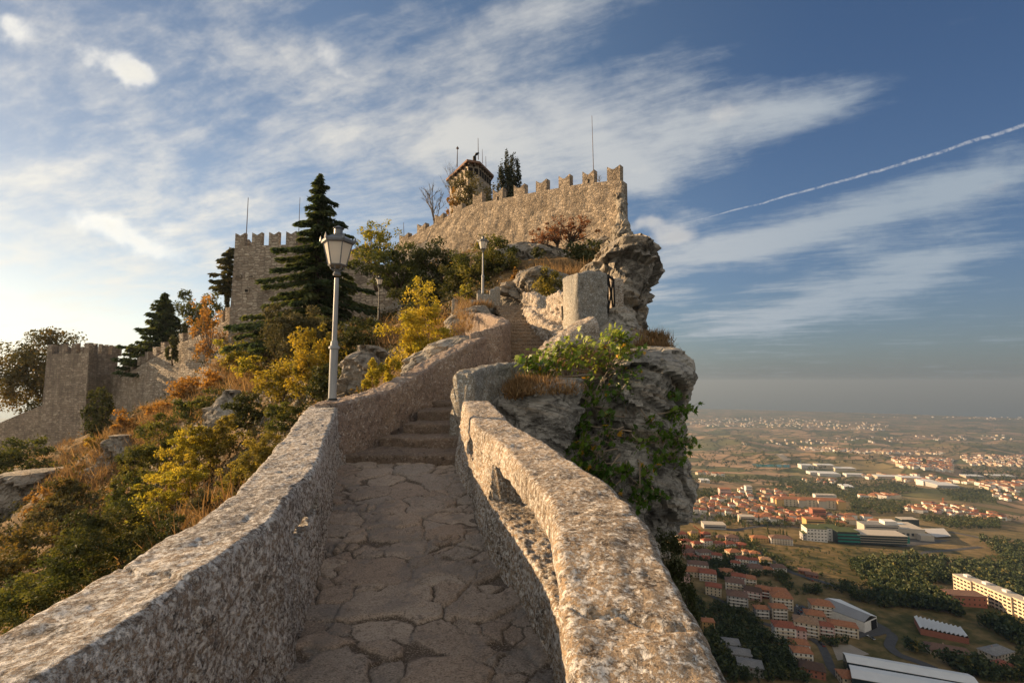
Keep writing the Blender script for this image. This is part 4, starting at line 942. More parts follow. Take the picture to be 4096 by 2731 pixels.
def xedge(y): return np.interp(y, [-20, 0, 5, 8, 10, 12, 16, 22, 30, 40, 60, 110], [.3, .2, .1, .1, .6, 1.2, 1.6, 2.6, 6.0, 9.6, 15, 24])
def hill(x, y):
    x = np.asarray(x, float); y = np.asarray(y, float)
    z = _t(x, y); p = np.stack([x.ravel(), y.ravel(), 0 * x.ravel()], 1)
    far = np.clip((np.hypot(x, y) - 10) / 15, 0, 1) * np.clip((-x - 1 + np.maximum(0, y - 22) * .5) / 6, 0, 1)
    z = z + far * (.55 * fbm(p * .16, 4) + .3 * ridged(p * .45, 3) - .2).reshape(x.shape)
    ex = np.maximum(0, x - xedge(y)); z = z - np.minimum(ex * 11, 150 + ex * .55)
    lf = np.maximum(0, -x - 75); z = z - lf * .5
    return z
def hill_hit(sx, sy, y0=9.0, y1=110.0):
    u, y, z = ray(sx, sy); Ys = np.geomspace(y0, y1, 260); X = Ys * u / y; Z = Ys * z / y
    g = Z - hill(X, Ys); i = np.where((g[1:] <= 0) & (g[:-1] > 0))[0]
    if len(i) == 0: return None
    k = i[0]; f = g[k] / (g[k] - g[k + 1]); Y = Ys[k] + (Ys[k + 1] - Ys[k]) * f
    return np.array((Y * u / y, Y, Y * z / y))
def m_hill():
    m, nt = new_mat('dry_hillside_soil'); P = coords(nt)
    g = nt.n('ShaderNodeNewGeometry').outputs['True Normal']; nz = nt.n('ShaderNodeSeparateXYZ', None, i0=g).outputs[2]
    big = nt.noise(P, .22, 5, .6); med = nt.noise(P, 1.4, 6, .65); fin = nt.noise(P, 8, 5, .65)
    soil = nt.ramp(med, [(.3, (.045, .036, .02)), (.48, (.13, .085, .04)), (.6, (.21, .135, .06)), (.72, (.10, .085, .035))])
    lay = nt.noise(nt.vmath('MULTIPLY', P, (.5, .5, 2.6)), 1.0, 6, .65)
    rk = nt.ramp(nt.math('ADD', nt.math('MULTIPLY', lay, .6), nt.math('MULTIPLY', fin, .4)), [(.34, (.06, .055, .05)), (.5, (.22, .20, .17)), (.66, (.36, .325, .275))])
    f = nt.mapr(nt.math('ADD', nz, nt.math('MULTIPLY', nt.math('SUBTRACT', big, .5), .55)), .66, .50)
    c = nt.mix(f, soil, rk)
    return finish(m, nt, c, .95, nt.math('ADD', nt.math('MULTIPLY', med, 1.0), nt.math('MULTIPLY', fin, .4)), .9, .25, .1)
M['hill'] = m_hill()
def hill_mesh():
    az = np.radians(np.concatenate([np.linspace(-100, -56, 60), np.linspace(-55, 22, 520), np.linspace(23, 100, 40)])); r = np.geomspace(2.2, 150, 330)
    RR, AA = np.meshgrid(r, az, indexing='ij'); X, Y = RR * np.sin(AA), RR * np.cos(AA)
    Z = hill(X, Y); p = np.stack([X.ravel(), Y.ravel(), Z.ravel()], 1)
    Z = Z + (.12 * fbm(p * 1.3, 3) * np.clip((RR.ravel() - 8) / 15, .3, 1)).reshape(X.shape)
    n, m = X.shape; i = np.arange(n * m).reshape(n, m)
    q = np.stack([i[:-1, :-1], i[:-1, 1:], i[1:, 1:], i[1:, :-1]], 2).reshape(-1, 4)[:, ::-1]
    o = link_mesh('hillside', arr_mesh('hillside', np.stack([X, Y, Z], 2).reshape(-1, 3), q, None, True), M['hill']); o['kind'] = 'structure'
hill_mesh()
def blocks(p, seed=0):
    """fractured-stone offset: each cell of a jittered lattice is a tilted flat facet"""
    i0 = np.floor(p).astype(int); best = np.full(len(p), 9.); out = np.zeros(len(p)); sec = np.full(len(p), 9.)
    for dx in (-1, 0, 1):
        for dy in (-1, 0, 1):
            for dz in (-1, 0, 1):
                c = i0 + (dx, dy, dz); k = c & 255
                h = _P[_P[_P[k[:, 0]] + k[:, 1]] + k[:, 2]]; g = _G[h]
                d = p - (c + .5 + .42 * g); q = (d * d).sum(1)
                v = g[:, 1] * 1.0 + (d * _G[(h + 77) & 255]).sum(1) * 1.1
                lt = q < best; sec = np.where(lt, best, np.minimum(sec, q)); out = np.where(lt, v, out); best = np.where(lt, q, best)
    crack = np.clip(1 - (np.sqrt(sec) - np.sqrt(best)) / .07, 0, 1)
    return out - .35 * crack
def rock(name, rows, Y, thick, mat, res=.08, amp=.25, sc=.9, seed=0., fl=.8, strata=.5, kind='structure', label=None, cat=None):
    """boulder or cliff: outline rows (sy, xL, xR[, Y]) taken at depth Y, given a rounded plan section `thick` deep"""
    rows = sorted(rows); sy = np.array([r[0] for r in rows], float); Yr = np.array([r[3] if len(r) > 3 else Y for r in rows], float)
    Lp = np.array([at(r[1], r[0], yy) for r, yy in zip(rows, Yr)]); Rp = np.array([at(r[2], r[0], yy) for r, yy in zip(rows, Yr)])
    hgt = Lp[0, 2] - Lp[-1, 2]; nz = max(10, int(hgt / res)); z = np.linspace(Lp[0, 2], Lp[-1, 2], nz)
    f = lambda a: np.interp(-z, -Lp[:, 2], a)
    xl, xr, yy = f(Lp[:, 0]), f(Rp[:, 0]), f(Yr)
    k = np.array([1, 2, 1.]) / 4
    for _ in range(2):
        xl[1:-1] = np.convolve(xl, k, 'valid'); xr[1:-1] = np.convolve(xr, k, 'valid')
    hw = np.maximum((xr - xl) / 2, .02); cx_ = (xl + xr) / 2
    per = 2 * (2 * hw.max() + thick); m = max(16, int(per / res)); a = np.linspace(0, 2 * math.pi, m, endpoint=False)
    ca, sa = np.cos(a), np.sin(a); X = cx_[:, None] + hw[:, None] * np.sign(ca) * np.abs(ca) ** fl
    tk = thick * np.minimum(1, hw / hw.max() * 1.3); Yv = yy[:, None] + tk[:, None] * np.sign(sa) * np.abs(sa) ** fl * np.where(sa < 0, .45, .55)
    Z = np.broadcast_to(z[:, None], X.shape)
    V = np.stack([X, Yv, Z], 2); c = np.stack([cx_, yy, z], 1)[:, None]
    nrm = V - c; nrm[..., 2] *= .3; nrm /= np.linalg.norm(nrm, axis=2)[..., None] + 1e-9
    p = V.reshape(-1, 3) + seed * 7.7
    T = np.stack([p[:, 0] * .35, p[:, 1] * .35, (p[:, 2] + .35 * p[:, 0] + .2 * p[:, 1]) * 1.6], 1)
    B = np.stack([p[:, 0] * .8 + .25 * p[:, 2], p[:, 1] * .8, (p[:, 2] + .38 * p[:, 0] + .2 * p[:, 1]) * 1.25], 1) + .12 * fbm(p * sc * 2, 2)[:, None]
    d = amp * (.7 * fbm(p * sc * .6, 3) + .62 * blocks(B * sc * .95) + .26 * blocks(B * sc * 2.9 + 5) + strata * .45 * (ridged(T * sc * 1.1, 3) - .3) + .16 * fbm(p * sc * 5, 4))
    V = V + nrm * d.reshape(X.shape)[..., None]
    V = V.reshape(-1, 3); i = np.arange(nz * m).reshape(nz, m)
    q = np.stack([i[:-1], np.roll(i, -1, 1)[:-1], np.roll(i, -1, 1)[1:], i[1:]], 2).reshape(-1, 4)
    top = V[:m].mean(0) + (0, 0, .12 * amp); V = np.concatenate([V, top[None]]); t = np.stack([np.full(m, nz * m), np.roll(i[0], -1), i[0], i[0]], 1)
    me = list_mesh(name, V, [tuple(r) for r in q[:, ::-1].tolist()] + [tuple(r[:3][::-1]) for r in t.tolist()], False)
    o = link_mesh(name, me, mat); tag(o, label, cat, None, kind if not label else None)
    return o
rock('cliff_rock', [(1400, 2500, 2630), (1419, 2440, 2640), (1448, 2400, 2660), (1520, 2340, 2670), (1591, 2310, 2662), (1687, 2290, 2676), (1754, 2290, 2700), (1821, 2300, 2706), (1888, 2320, 2696), (1945, 2350, 2662), (2012, 2390, 2636), (2079, 2420, 2606), (2136, 2440, 2584), (2250, 2440, 2560), (2600, 2400, 2540), (4200, 2350, 2640)], 11.5, 4.5, M['rock'], .06, .34, .95, 1.)
rock('cliff_rock', [(1760, 2500, 2545), (1850, 2452, 2560), (1950, 2440, 2562), (2050, 2470, 2572), (2200, 2500, 2600), (2500, 2480, 2640), (3400, 2420, 2700)], 9.6, 1.6, M['rock'], .05, .16, 1.4, 2.)
rock('cliff_rock', [(1512, 2200, 2300), (1530, 2080, 2318), (1560, 2000, 2315), (1600, 1960, 2305), (1680, 1960, 2278), (1740, 1990, 2262), (1800, 2060, 2280), (1900, 2080, 2300), (2300, 2050, 2350), (3300, 2000, 2400)], 9.3, 1.6, M['rock'], .045, .15, 1.3, 3., .6)
rock('cliff_rock', [(1232, 2440, 2520), (1257, 2405, 2545), (1294, 2380, 2560), (1336, 2350, 2590), (1357, 2330, 2610), (1400, 2290, 2642), (1440, 2250, 2660), (1500, 2200, 2680), (1700, 2150, 2700), (2100, 2150, 2700)], 13.2, 3.4, M['rock'], .07, .22, 1.0, 4.)
rock('cliff_rock', [(975, 2440, 2500), (985, 2430, 2540), (1005, 2415, 2556), (1045, 2395, 2560), (1083, 2370, 2574), (1105, 2360, 2584), (1146, 2350, 2562), (1167, 2350, 2545), (1217, 2345, 2534), (1280, 2345, 2528), (1340, 2350, 2520), (1500, 2340, 2530), (2200, 2340, 2560)], 26., 8., M['rock_far'], .13, .7, .45, 5., strata=1.3)
rock('cliff_rock', [(755, 2474, 2486), (800, 2466, 2494), (860, 2455, 2500), (883, 2450, 2510), (950, 2400, 2514), (990, 2320, 2510), (1060, 2250, 2500), (1200, 2200, 2500)], 41.2, 3.6, M['rock_far'], .2, .45, .5, 6.)
rock('cliff_rock', [(778, 2468, 2490), (820, 2466, 2500), (870, 2462, 2500), (900, 2460, 2514), (960, 2450, 2518), (1010, 2440, 2500)], 39.2, 2.0, M['rock_far'], .15, .35, .7, 16.)
rock('boulder', [(1070, 2130, 2190), (1092, 2090, 2235), (1120, 2050, 2280), (1160, 2015, 2290), (1200, 1995, 2280), (1240, 1985, 2280), (1320, 1990, 2280)], 24.5, 3.5, M['rock_far'], .09, .5, .6, 7., strata=.9)
rock('boulder', [(1076, 2150, 2190), (1100, 2105, 2200), (1150, 2095, 2200), (1200, 2085, 2195), (1240, 2080, 2190), (1300, 2080, 2190)], 22., 2.5, M['rock_far'], .08, .35, .8, 8.)
rock('boulder', [(985, 2060, 2170), (1010, 2000, 2250), (1050, 1960, 2320), (1100, 1940, 2340), (1200, 1940, 2340)], 38., 5., M['rock_far'], .16, .7, .45, 9.)
rock('cliff_rock', [(1740, 455, 500), (1800, 436, 540), (1880, 375, 570), (1960, 325, 580), (2040, 300, 590), (2150, 280, 600)], 45., 6., M['rock_far'], .2, .8, .35, 10.)
rock('cliff_rock', [(1885, 70, 180), (1930, -10, 205), (2000, -80, 180), (2100, -130, 130), (2250, -150, 120)], 48., 8., M['rock_far'], .25, .9, .3, 11.)
rock('boulder', [(1560, 890, 935), (1600, 860, 980), (1660, 835, 1040), (1730, 820, 1060), (1850, 800, 1080)], 34., 4., M['rock_far'], .15, .6, .5, 12.)
rock('boulder', [(1385, 1440, 1500), (1430, 1395, 1550), (1500, 1370, 1590), (1580, 1360, 1600), (1680, 1350, 1600)], 18., 3., M['rock_far'], .1, .4, .7, 13.)
rock('boulder', [(1345, 1800, 1880), (1372, 1730, 1910), (1420, 1670, 1920), (1480, 1620, 1900), (1560, 1600, 1880), (1640, 1600, 1880)], 14.2, 2.4, M['rock'], .07, .25, .9, 14.)
rock('boulder', [(1225, 1900, 1950), (1260, 1820, 1960), (1310, 1790, 1960), (1380, 1780, 1960)], 19.6, 2.0, M['rock_far'], .08, .25, .9, 15.)
# ---------------------------------------------------------------- plants
def leaf_quads(C, size, r, droop=0.0, aspect=1.9, N=None):
    n = len(C); size = np.broadcast_to(np.asarray(size, float), (n,)) * r.uniform(.45, 1.45, n)
    d = r.normal(size=(n, 3)); d[:, 2] -= droop
    if N is not None: d = d * .5 + N
    d /= np.linalg.norm(d, axis=1)[:, None]
    q = r.normal(size=(n, 3)); s = np.cross(d, q); s /= np.linalg.norm(s, axis=1)[:, None] + 1e-9; up = np.cross(s, d)
    l = size[:, None]; w = l / aspect * .5
    V = np.stack([C - d * l * .5, C + s * w + up * l * .08, C + d * l * .5, C - s * w + up * l * .08], 1).reshape(-1, 3)
    return V, np.arange(4 * n).reshape(n, 4)
def ell_points(r, n, seed, lump=.28, shell=.45, freq=1.7):
    d = r.normal(size=(n, 3)); d /= np.linalg.norm(d, axis=1)[:, None]
    rm = 1 + lump * fbm(d * freq + seed, 3)
    return d * (rm * r.rand(n) ** shell)[:, None]
def foliage(name, c, rad, n, size, mat, parent, seed, clumps=36, cl=.2, lump=.3, tint=(0, 1), droop=.2, aspect=1.9, cut=None, shell=.42, freq=1.7):
    r = np.random.RandomState(seed); rad = np.array(rad, float)
    K = ell_points(r, clumps, seed * 3.1, lump, shell, freq)
    if cut is not None: K[:, 2] = np.maximum(K[:, 2], cut)
    w = r.rand(clumps) ** .6 + .3; who = r.choice(clumps, n, p=w / w.sum())
    cr = cl * 1.55 * r.uniform(.6, 1.3, clumps)
    off = r.normal(size=(n, 3)); off /= np.linalg.norm(off, axis=1)[:, None]; off *= (r.rand(n) ** .5)[:, None] * cr[who][:, None] * (1, 1, .8)
    C = np.array(c) + (K[who] + off) * rad
    ct = r.rand(clumps); t = np.clip(.55 * ct[who] + .45 * r.rand(n), 0, 1); t = tint[0] + (tint[1] - tint[0]) * t
    V, Fc = leaf_quads(C, size, r, droop, aspect)
    o = link_mesh(name, arr_mesh(name, V, Fc, dict(tint=t)), mat, parent, True)
    return o, np.array(c) + K * rad
def limbs(base, tips, r0, seed, mat, parent, name='trunk', fork=.35, lean=(0, 0)):
    r = np.random.RandomState(seed); m = MB(); base = np.array(base, float); tips = np.array(tips)
    top = tips.mean(0); k = base + (top - base) * fork
    k[:2] += lean
    m.tube([base - (0, 0, .4), base + (k - base) * .5 + r.normal(size=3) * r0, k], [r0 * 1.25, r0, r0 * .8], 7)
    for t in tips:
        q = k + (t - k) * .5 + r.normal(size=3) * np.linalg.norm(t - k) * .09
        m.tube([k - (top - base) * .01, q, t], [r0 * .5, r0 * .3, r0 * .1], 5)
    return m.build(name, mat, parent, True, True)
def leafn(w, h, k=1.0, mx=26000): return int(min(mx, max(400, w * h / 16 * .75 * 1.9 * k)))
def tree(name, label, cat, sx, sy0, sy1, sw, Y, mat, seed, base=None, group=None, k=1.0, clumps=36, cl=.22, lump=.3, tint=(0, 1), trunk='bark', crown_from=.12, leaf=11, fork=.35, nl=8, cut=-.75, r0=None, part='crown', depth=.9, aspect=1.9, droop=.2, shell=.42, freq=1.7, lean=(0, 0), snap=None):
    """crown spans sy0 (top) .. sy1 (ground) and sw wide, around pixel column sx at depth Y; base = pixel of the trunk foot"""
    if snap is None: snap = cat == 'shrub'
    if snap:
        h = hill_hit(base[0] if base else sx, base[1] if base else sy1, 7.0)
        if h is not None and .4 < h[1] / Y < 2.2: Y = h[1]
    b = at(base[0], base[1], Y) if base else at(sx, sy1, Y); topz = at(sx, sy0, Y)[2]; cx_ = at(sx, sy1, Y)[0]
    H = topz - b[2]; z0 = b[2] + H * crown_from; c = (cx_, Y, (z0 + topz) / 2); rad = (pxm(sw, Y) / 2, pxm(sw, Y) / 2 * depth, (topz - z0) / 2)
    t = thing(name, label, cat, b, 0, group)
    f, K = foliage(part, c, rad, leafn(sw, sy1 - sy0, k), pxm(leaf, Y), mat, t, seed, clumps, cl, lump, tint, droop, aspect, cut, shell, freq)
    r = np.random.RandomState(seed + 5); ids = r.choice(len(K), min(nl, len(K)), False)
    limbs(b, K[ids], r0 or max(.03, H * .022), seed, M[trunk], t, 'trunk', fork, lean)
    return t
def conifer(name, label, cat, sx, sy0, sy1, Y, prof, seed, mat, lev=26, per=6, spray=5, droop=.3, L0=.42, base=None, dens=14, trunk='bark', thick=.16, tipup=.25):
    """prof: list of (fraction of height from the top, left px, right px) half spreads"""
    r = np.random.RandomState(seed); b = at(sx, sy1, Y); topz = at(sx, sy0, Y)[2]; H = topz - b[2]
    t = thing(name, label, cat, b); C = []; D = []; S = []; ti = []; br = MB()
    pf, pl, pr = zip(*prof)
    br.tube([b - (0, 0, .5), b + (0, 0, H * .5), b + (0, 0, H * .97)], [H * .020, H * .013, .02], 8)
    for k in range(lev):
        for j in range(per):
            f = (k + (j + r.uniform(-.6, .6)) / per + .3) / lev; f = min(max(f, .01), 1.0); z = topz - H * f
            a = 2.399963 * (k * per + j) + r.uniform(-.4, .4); side = np.interp(f, pf, pl) if math.cos(a) < 0 else np.interp(f, pf, pr)
            Lb = pxm(side, Y) * (r.uniform(.6, 1.05) if r.rand() < .65 else r.uniform(1.05, 1.35))
            if Lb < .12: Lb = .12
            dv = np.array((math.cos(a), math.sin(a) * .9, 0)); s = np.linspace(0, 1, 5)
            pts = [np.array((b[0], b[1], z)) + dv * Lb * q + np.array((0, 0, Lb * (-droop * q + tipup * q * q * .8))) for q in s]
            br.tube(pts, [max(.012, Lb * .014), .012 + Lb * .009, .012 + Lb * .006, .010, .005], 4, False)
            n = max(5, int(dens * (Lb / 2.0) ** .8)); ct = r.rand()
            sd = np.array((-dv[1], dv[0], 0))
            for q in np.linspace(.12, 1.0, n):
                p = np.array((b[0], b[1], z)) + dv * Lb * q + np.array((0, 0, Lb * (-droop * q + tipup * q * q * .8)))
                wd = Lb * thick * (1.15 - q) + .12
                for e in range(spray):
                    u = r.uniform(-1, 1); C.append(p + sd * u * wd + np.array((0, 0, -abs(u) * wd * .35 - r.rand() ** 2 * .34))); D.append(dv * .8 + sd * u * 1.1 + np.array((0, 0, -.45 + r.normal() * .35))); S.append(L0 * r.uniform(.7, 1.25)); ti.append(np.clip(.5 * ct + .5 * r.rand(), 0, 1))
    C, D, S = np.array(C), np.array(D), np.array(S); D /= np.linalg.norm(D, axis=1)[:, None]
    q = r.normal(size=C.shape); q[:, 2] += .9; s_ = np.cross(D, q); s_ /= np.linalg.norm(s_, axis=1)[:, None]; l = S[:, None]
    V = np.stack([C - D * l * .5, C + s_ * l * .22, C + D * l * .55, C - s_ * l * .22], 1).reshape(-1, 3)
    link_mesh('crown', arr_mesh('crown', V, np.arange(len(V)).reshape(-1, 4), dict(tint=ti)), mat, t, True)
    br.build('trunk', M[trunk], t, True, True); return t
def bare(name, label, sx, sy0, sy1, Y, spread, seed, mat, levels=4, r0=.06, lean=0.0, k0=4):
    r = np.random.RandomState(seed); b = at(sx, sy1, Y); H = at(sx, sy0, Y)[2] - b[2]; m = MB(); up = np.array((lean, 0, 1.))
    def grow(p, d, L, rad, lv):
        q = p + d * L * .5 + r.normal(size=3) * L * .05; e = p + d * L + r.normal(size=3) * L * .07; m.tube([p, q, e], [rad, rad * .8, rad * .55], 5)
        if lv <= 0: return
        for j in range(k0 if lv == levels else 3):
            f = r.uniform(.45, 1.0); a = r.normal(size=3) * (spread, .5 * spread, .35 * spread); dd = d + a + (0, 0, .18); dd /= np.linalg.norm(dd)
            grow(p + (e - p) * f, dd, L * r.uniform(.5, .75), rad * .52, lv - 1)
    grow(b, up / np.linalg.norm(up), H * .42, r0, levels)
    return tag(m.build(name, mat, None, False), label, 'tree')
# ---- conifers
conifer('spruce_tree', 'tall dark spruce with drooping tiers rising behind the large lamp', 'tree', 1258, 688, 1345, 42., [(0, 4, 4), (.08, 32, 30), (.2, 46, 70), (.35, 84, 120), (.42, 125, 165), (.55, 150, 150), (.68, 190, 190), (.8, 275, 215), (.9, 300, 200), (1, 240, 170)], 3, L['spruce'], 23, 6, 8, .38, .46, dens=19, tipup=.14, thick=.17)
conifer('fir_tree', 'dark fir with ragged pointed top standing behind the stepped rampart', 'tree', 640, 1168, 1480, 73., [(0, 4, 4), (.15, 30, 30), (.4, 60, 55), (.7, 110, 75), (.95, 150, 80), (1, 150, 80)], 4, L['spruce'], 22, 6, 5, .25, .75, dens=12)
conifer('pine_tree', 'bare trunked pine with flat branch layers against the left edge of the middle tower', 'tree', 905, 988, 1290, 66., [(0, 14, 16), (.1, 34, 24), (.3, 46, 24), (.45, 84, 30), (.55, 84, 24), (.62, 16, 10), (.64, 0, 0), (1, 0, 0)], 5, L['pine'], 15, 5, 6, .05, .6, dens=14, thick=.24, tipup=.05)
for k, (x, y0, w, lb) in enumerate(((2022, 612, 62, 'taller dark cypress behind the castle wall, right of the keep'), (2056, 626, 60, 'cypress with the bent crown touching the battlements, right of the taller cypress'))):
    tree('cypress_tree', lb, 'tree', x, y0, 900, w, 63. + k, L['cypress'], 20 + k, k=2.6, clumps=60, cl=.22, lump=.2, crown_from=.0, leaf=10, droop=-1.2, aspect=2.6, cut=None, group='cypresses', nl=3, fork=.6, shell=.5)
# ---- broadleaf trees around the walls
tree('chestnut_tree', 'big browning chestnut tree behind the left corner tower', 'tree', 185, 1340, 1690, 370, 86., L['chestnut'], 31, k=2.0, clumps=110, cl=.17, lump=.2, shell=.36, crown_from=.05, leaf=10, cut=-.9)
tree('oak_tree', 'loose green tree behind the rampart, right of the dark fir', 'tree', 745, 1175, 1440, 130, 75., L['green'], 32, k=1.5, clumps=46, cl=.2, tint=(0, .9), leaf=9)
tree('oak_tree', 'rounded green tree behind the rampart, between the loose tree and the pine', 'tree', 835, 1165, 1420, 120, 72., L['green'], 33, k=1.5, clumps=44, cl=.2, tint=(.1, 1), leaf=9)
tree('autumn_tree', 'thin golden autumn tree in front of the stepped rampart', 'tree', 815, 1180, 1480, 130, 57., L['orange'], 34, (850, 1480), k=.62, clumps=44, cl=.17, leaf=9, trunk='bark_grey', r0=.13, crown_from=.08, nl=16, lump=.5)
tree('locust_tree', 'airy pale yellow green tree poking above the dark trees left of the castle wall', 'tree', 1508, 880, 1150, 165, 45., L['lime'], 35, k=.6, clumps=44, cl=.17, leaf=10, lump=.5, tint=(0, .75), nl=14, crown_from=.25)
tree('holm_oak', 'spreading dark green tree with visible leaning limbs behind the yellow tree', 'tree', 1590, 975, 1265, 360, 37., L['green'], 36, (1650, 1265), k=1.05, clumps=70, cl=.15, tint=(0, .75), crown_from=.28, leaf=10, nl=18, r0=.2, cut=-.6, lean=(-.4, 0))
tree('holm_oak', 'dense dark green tree below the left part of the castle wall', 'tree', 1765, 975, 1235, 270, 36., L['dark'], 37, k=1.2, clumps=50, cl=.18, tint=(.1, 1), crown_from=.05, leaf=10)
tree('holm_oak', 'green and ochre tree behind the small lamp at the top of the stairs', 'tree', 1945, 950, 1200, 260, 31., L['green'], 38, k=1.1, clumps=56, cl=.16, tint=(.1, 1), crown_from=.04, leaf=10)
tree('holm_oak', 'low dark tree filling the gap left of the small lamp', 'tree', 1845, 1010, 1235, 200, 32., L['dark'], 39, k=1.1, clumps=40, cl=.18, crown_from=.02, leaf=10)
tree('birch_tree', 'bright yellow green pointed tree beside the rising wall', 'tree', 1675, 1235, 1500, 290, 15.5, L['lime'], 40, (1720, 1490), k=1.5, clumps=70, cl=.15, crown_from=.02, leaf=9.5, trunk='twig', r0=.03, lump=.35, tint=(.35, 1), nl=16)
t = bpy.data.objects[-1] if False else [o for o in bpy.data.objects if o.name.startswith('birch_tree')][0]
foliage('crown_top', at(1692, 1205, 15.5), (pxm(74, 15.5), .55, pxm(125, 15.5)), 1500, pxm(9.5, 17), L['lime'], t, 41, 40, .2, .4, (.35, 1)); limbs(at(1705, 1420, 15.5), [at(1690, 1105, 15.5), at(1670, 1180, 15.5), at(1725, 1190, 15.5)], .022, 3, M['twig'], t, 'leader', .5)
for k, (x, y0, y1, w, lb) in enumerate(((1492, 1405, 1560, 90, 'leafy yellow sapling just behind the pink wall, nearest the big lamp'), (1560, 1412, 1545, 70, 'second yellow sapling behind the pink wall, at the foot of the yellow tree'))):
    tree('sapling', lb, 'tree', x, y0, y1 + 20, w, 9.6 + k * .4, L['lime'], 44 + k, k=1.4, clumps=14, cl=.24, crown_from=.1, leaf=13, trunk='twig', r0=.014, lump=.4, nl=10, group='yellow saplings', tint=(.3, 1), aspect=2.6)
tree('russet_tree', 'left russet leaved tree leaning against the castle wall', 'tree', 2175, 905, 1045, 120, 37., L['russet'], 46, (2200, 1045), k=.55, clumps=34, cl=.16, crown_from=.3, leaf=9, nl=18, r0=.13, lump=.4, fork=.5, group='russet trees')
tree('russet_tree', 'middle russet tree with the forked trunk under the battlements', 'tree', 2232, 872, 1035, 110, 37.5, L['russet'], 47, (2238, 1035), k=.45, clumps=30, cl=.16, crown_from=.35, leaf=9, nl=18, r0=.15, lump=.45, fork=.5, group='russet trees')
tree('russet_tree', 'right russet tree spreading its flat crown under the battlements', 'tree', 2300, 868, 1030, 150, 38., L['russet'], 48, (2256, 1030), k=.5, clumps=36, cl=.15, crown_from=.4, leaf=9, nl=22, r0=.13, lump=.45, fork=.5, group='russet trees')
tree('autumn_tree', 'ochre bushy tree behind the battlements at the foot of the keep', 'tree', 1895, 705, 930, 210, 62., L['olive'], 49, k=2.2, clumps=70, cl=.16, crown_from=.0, leaf=9, tint=(.3, 1), nl=14)
tree('holm_oak', 'low dark tree under the spreading tree, beside the dark lamp post', 'tree', 1690, 1085, 1275, 210, 34., L['dark'], 51, k=1.3, clumps=46, cl=.18, crown_from=.02, leaf=10)
tree('holm_oak', 'dark green tree at the right end of the tree belt, above the pale boulders', 'tree', 1990, 1005, 1185, 140, 31.5, L['dark'], 52, k=1.4, clumps=40, cl=.18, crown_from=.02, leaf=10, tint=(.2, 1))
tree('autumn_tree', 'thin yellow tree behind the battlements left of the keep', 'tree', 1810, 760, 900, 60, 60., L['orange'], 50, k=.9, clumps=24, cl=.2, crown_from=.0, leaf=9, tint=(0, .7))
bare('bare_tree', 'leafless grey tree behind the lower left battlements', 1738, 715, 930, 55., .42, 6, M['bark_grey'], 4, .13, -.02, 6)
bare('bare_tree', 'leafless twiggy tree in front of the left face of the keep', 1812, 660, 850, 63., .42, 8, M['bark_grey'], 4, .10, .06, 5)
bare('bare_tree', 'small leafless bush showing between the two rightmost battlements', 2398, 688, 745, 43., .6, 9, M['bark_grey'], 3, .03, 0, 6)
# ---- shrubs on the slope
def shrub(label, sx, sy0, sy1, sw, Y, mat, seed, **kw):
    sw *= 1.15; kw.setdefault('crown_from', 0.0); kw.setdefault('trunk', 'bark'); kw.setdefault('nl', 5); kw.setdefault('part', 'foliage'); nm = kw.pop('name', 'shrub')
    return tree(nm, label, 'shrub', sx, sy0, sy1, sw, Y, L[mat], seed, **kw)
shrub('large round grey olive bush in front of the spruce', 1185, 1195, 1470, 225, 34.5, 'olive', 60, k=1.6, clumps=80, cl=.15, lump=.2, droop=-.8, aspect=2.4, snap=False)
shrub('tall yellowing bush beside the large lamp pole', 1255, 1275, 1600, 180, 29., 'yellow', 61, k=1.15, clumps=60, cl=.16, lump=.45, tint=(0, .85))
shrub('yellowing bush spreading left of the lamp pole, below the olive bush', 1130, 1430, 1610, 190, 28., 'yellow', 62, k=1.1, clumps=44, cl=.18, lump=.4, tint=(0, .7))
shrub('bright yellow bush at the foot of the middle tower', 925, 1358, 1470, 110, 52., 'lime', 63, k=1.3, clumps=30)
shrub('orange bush on the bank below the rampart', 745, 1500, 1600, 110, 54., 'orange', 64, k=1.2, clumps=36, lump=.4)
shrub('pale orange bush on the grassy crest below the rampart', 640, 1600, 1665, 90, 56., 'orange', 65, k=1.2, clumps=30, lump=.4, tint=(.2, 1))
shrub('golden bush between the orange bush and the bright yellow bush', 840, 1480, 1575, 95, 53., 'orange', 66, k=1.1, clumps=30, tint=(.3, 1))
shrub('small golden bush at the foot of the corner tower', 375, 1730, 1800, 60, 64., 'yellow', 67, k=1.5, clumps=20)
shrub('orange feathery bush beside the ivy of the corner tower', 480, 1640, 1740, 70, 60., 'orange', 68, k=1.2, clumps=24, lump=.45)
shrub('dark ivy thicket between corner tower and rampart', 395, 1560, 1760, 90, 66., 'dark', 69, k=1.5, clumps=36)
shrub('green bush at the foot of the corner tower, at the left edge of the view', 60, 1740, 1940, 190, 62., 'green', 70, k=1.2, clumps=44, tint=(0, .8))
shrub('dark ivy clump hanging on the stepped rampart', 690, 1345, 1450, 44, 63.2, 'dark', 71, k=2.2, clumps=24, lump=.3, tint=(.2, .9))
shrub('dark green bush on the crest between orange bush and rock face', 760, 1595, 1700, 120, 46., 'green', 72, k=1.4, clumps=36, tint=(0, .6))
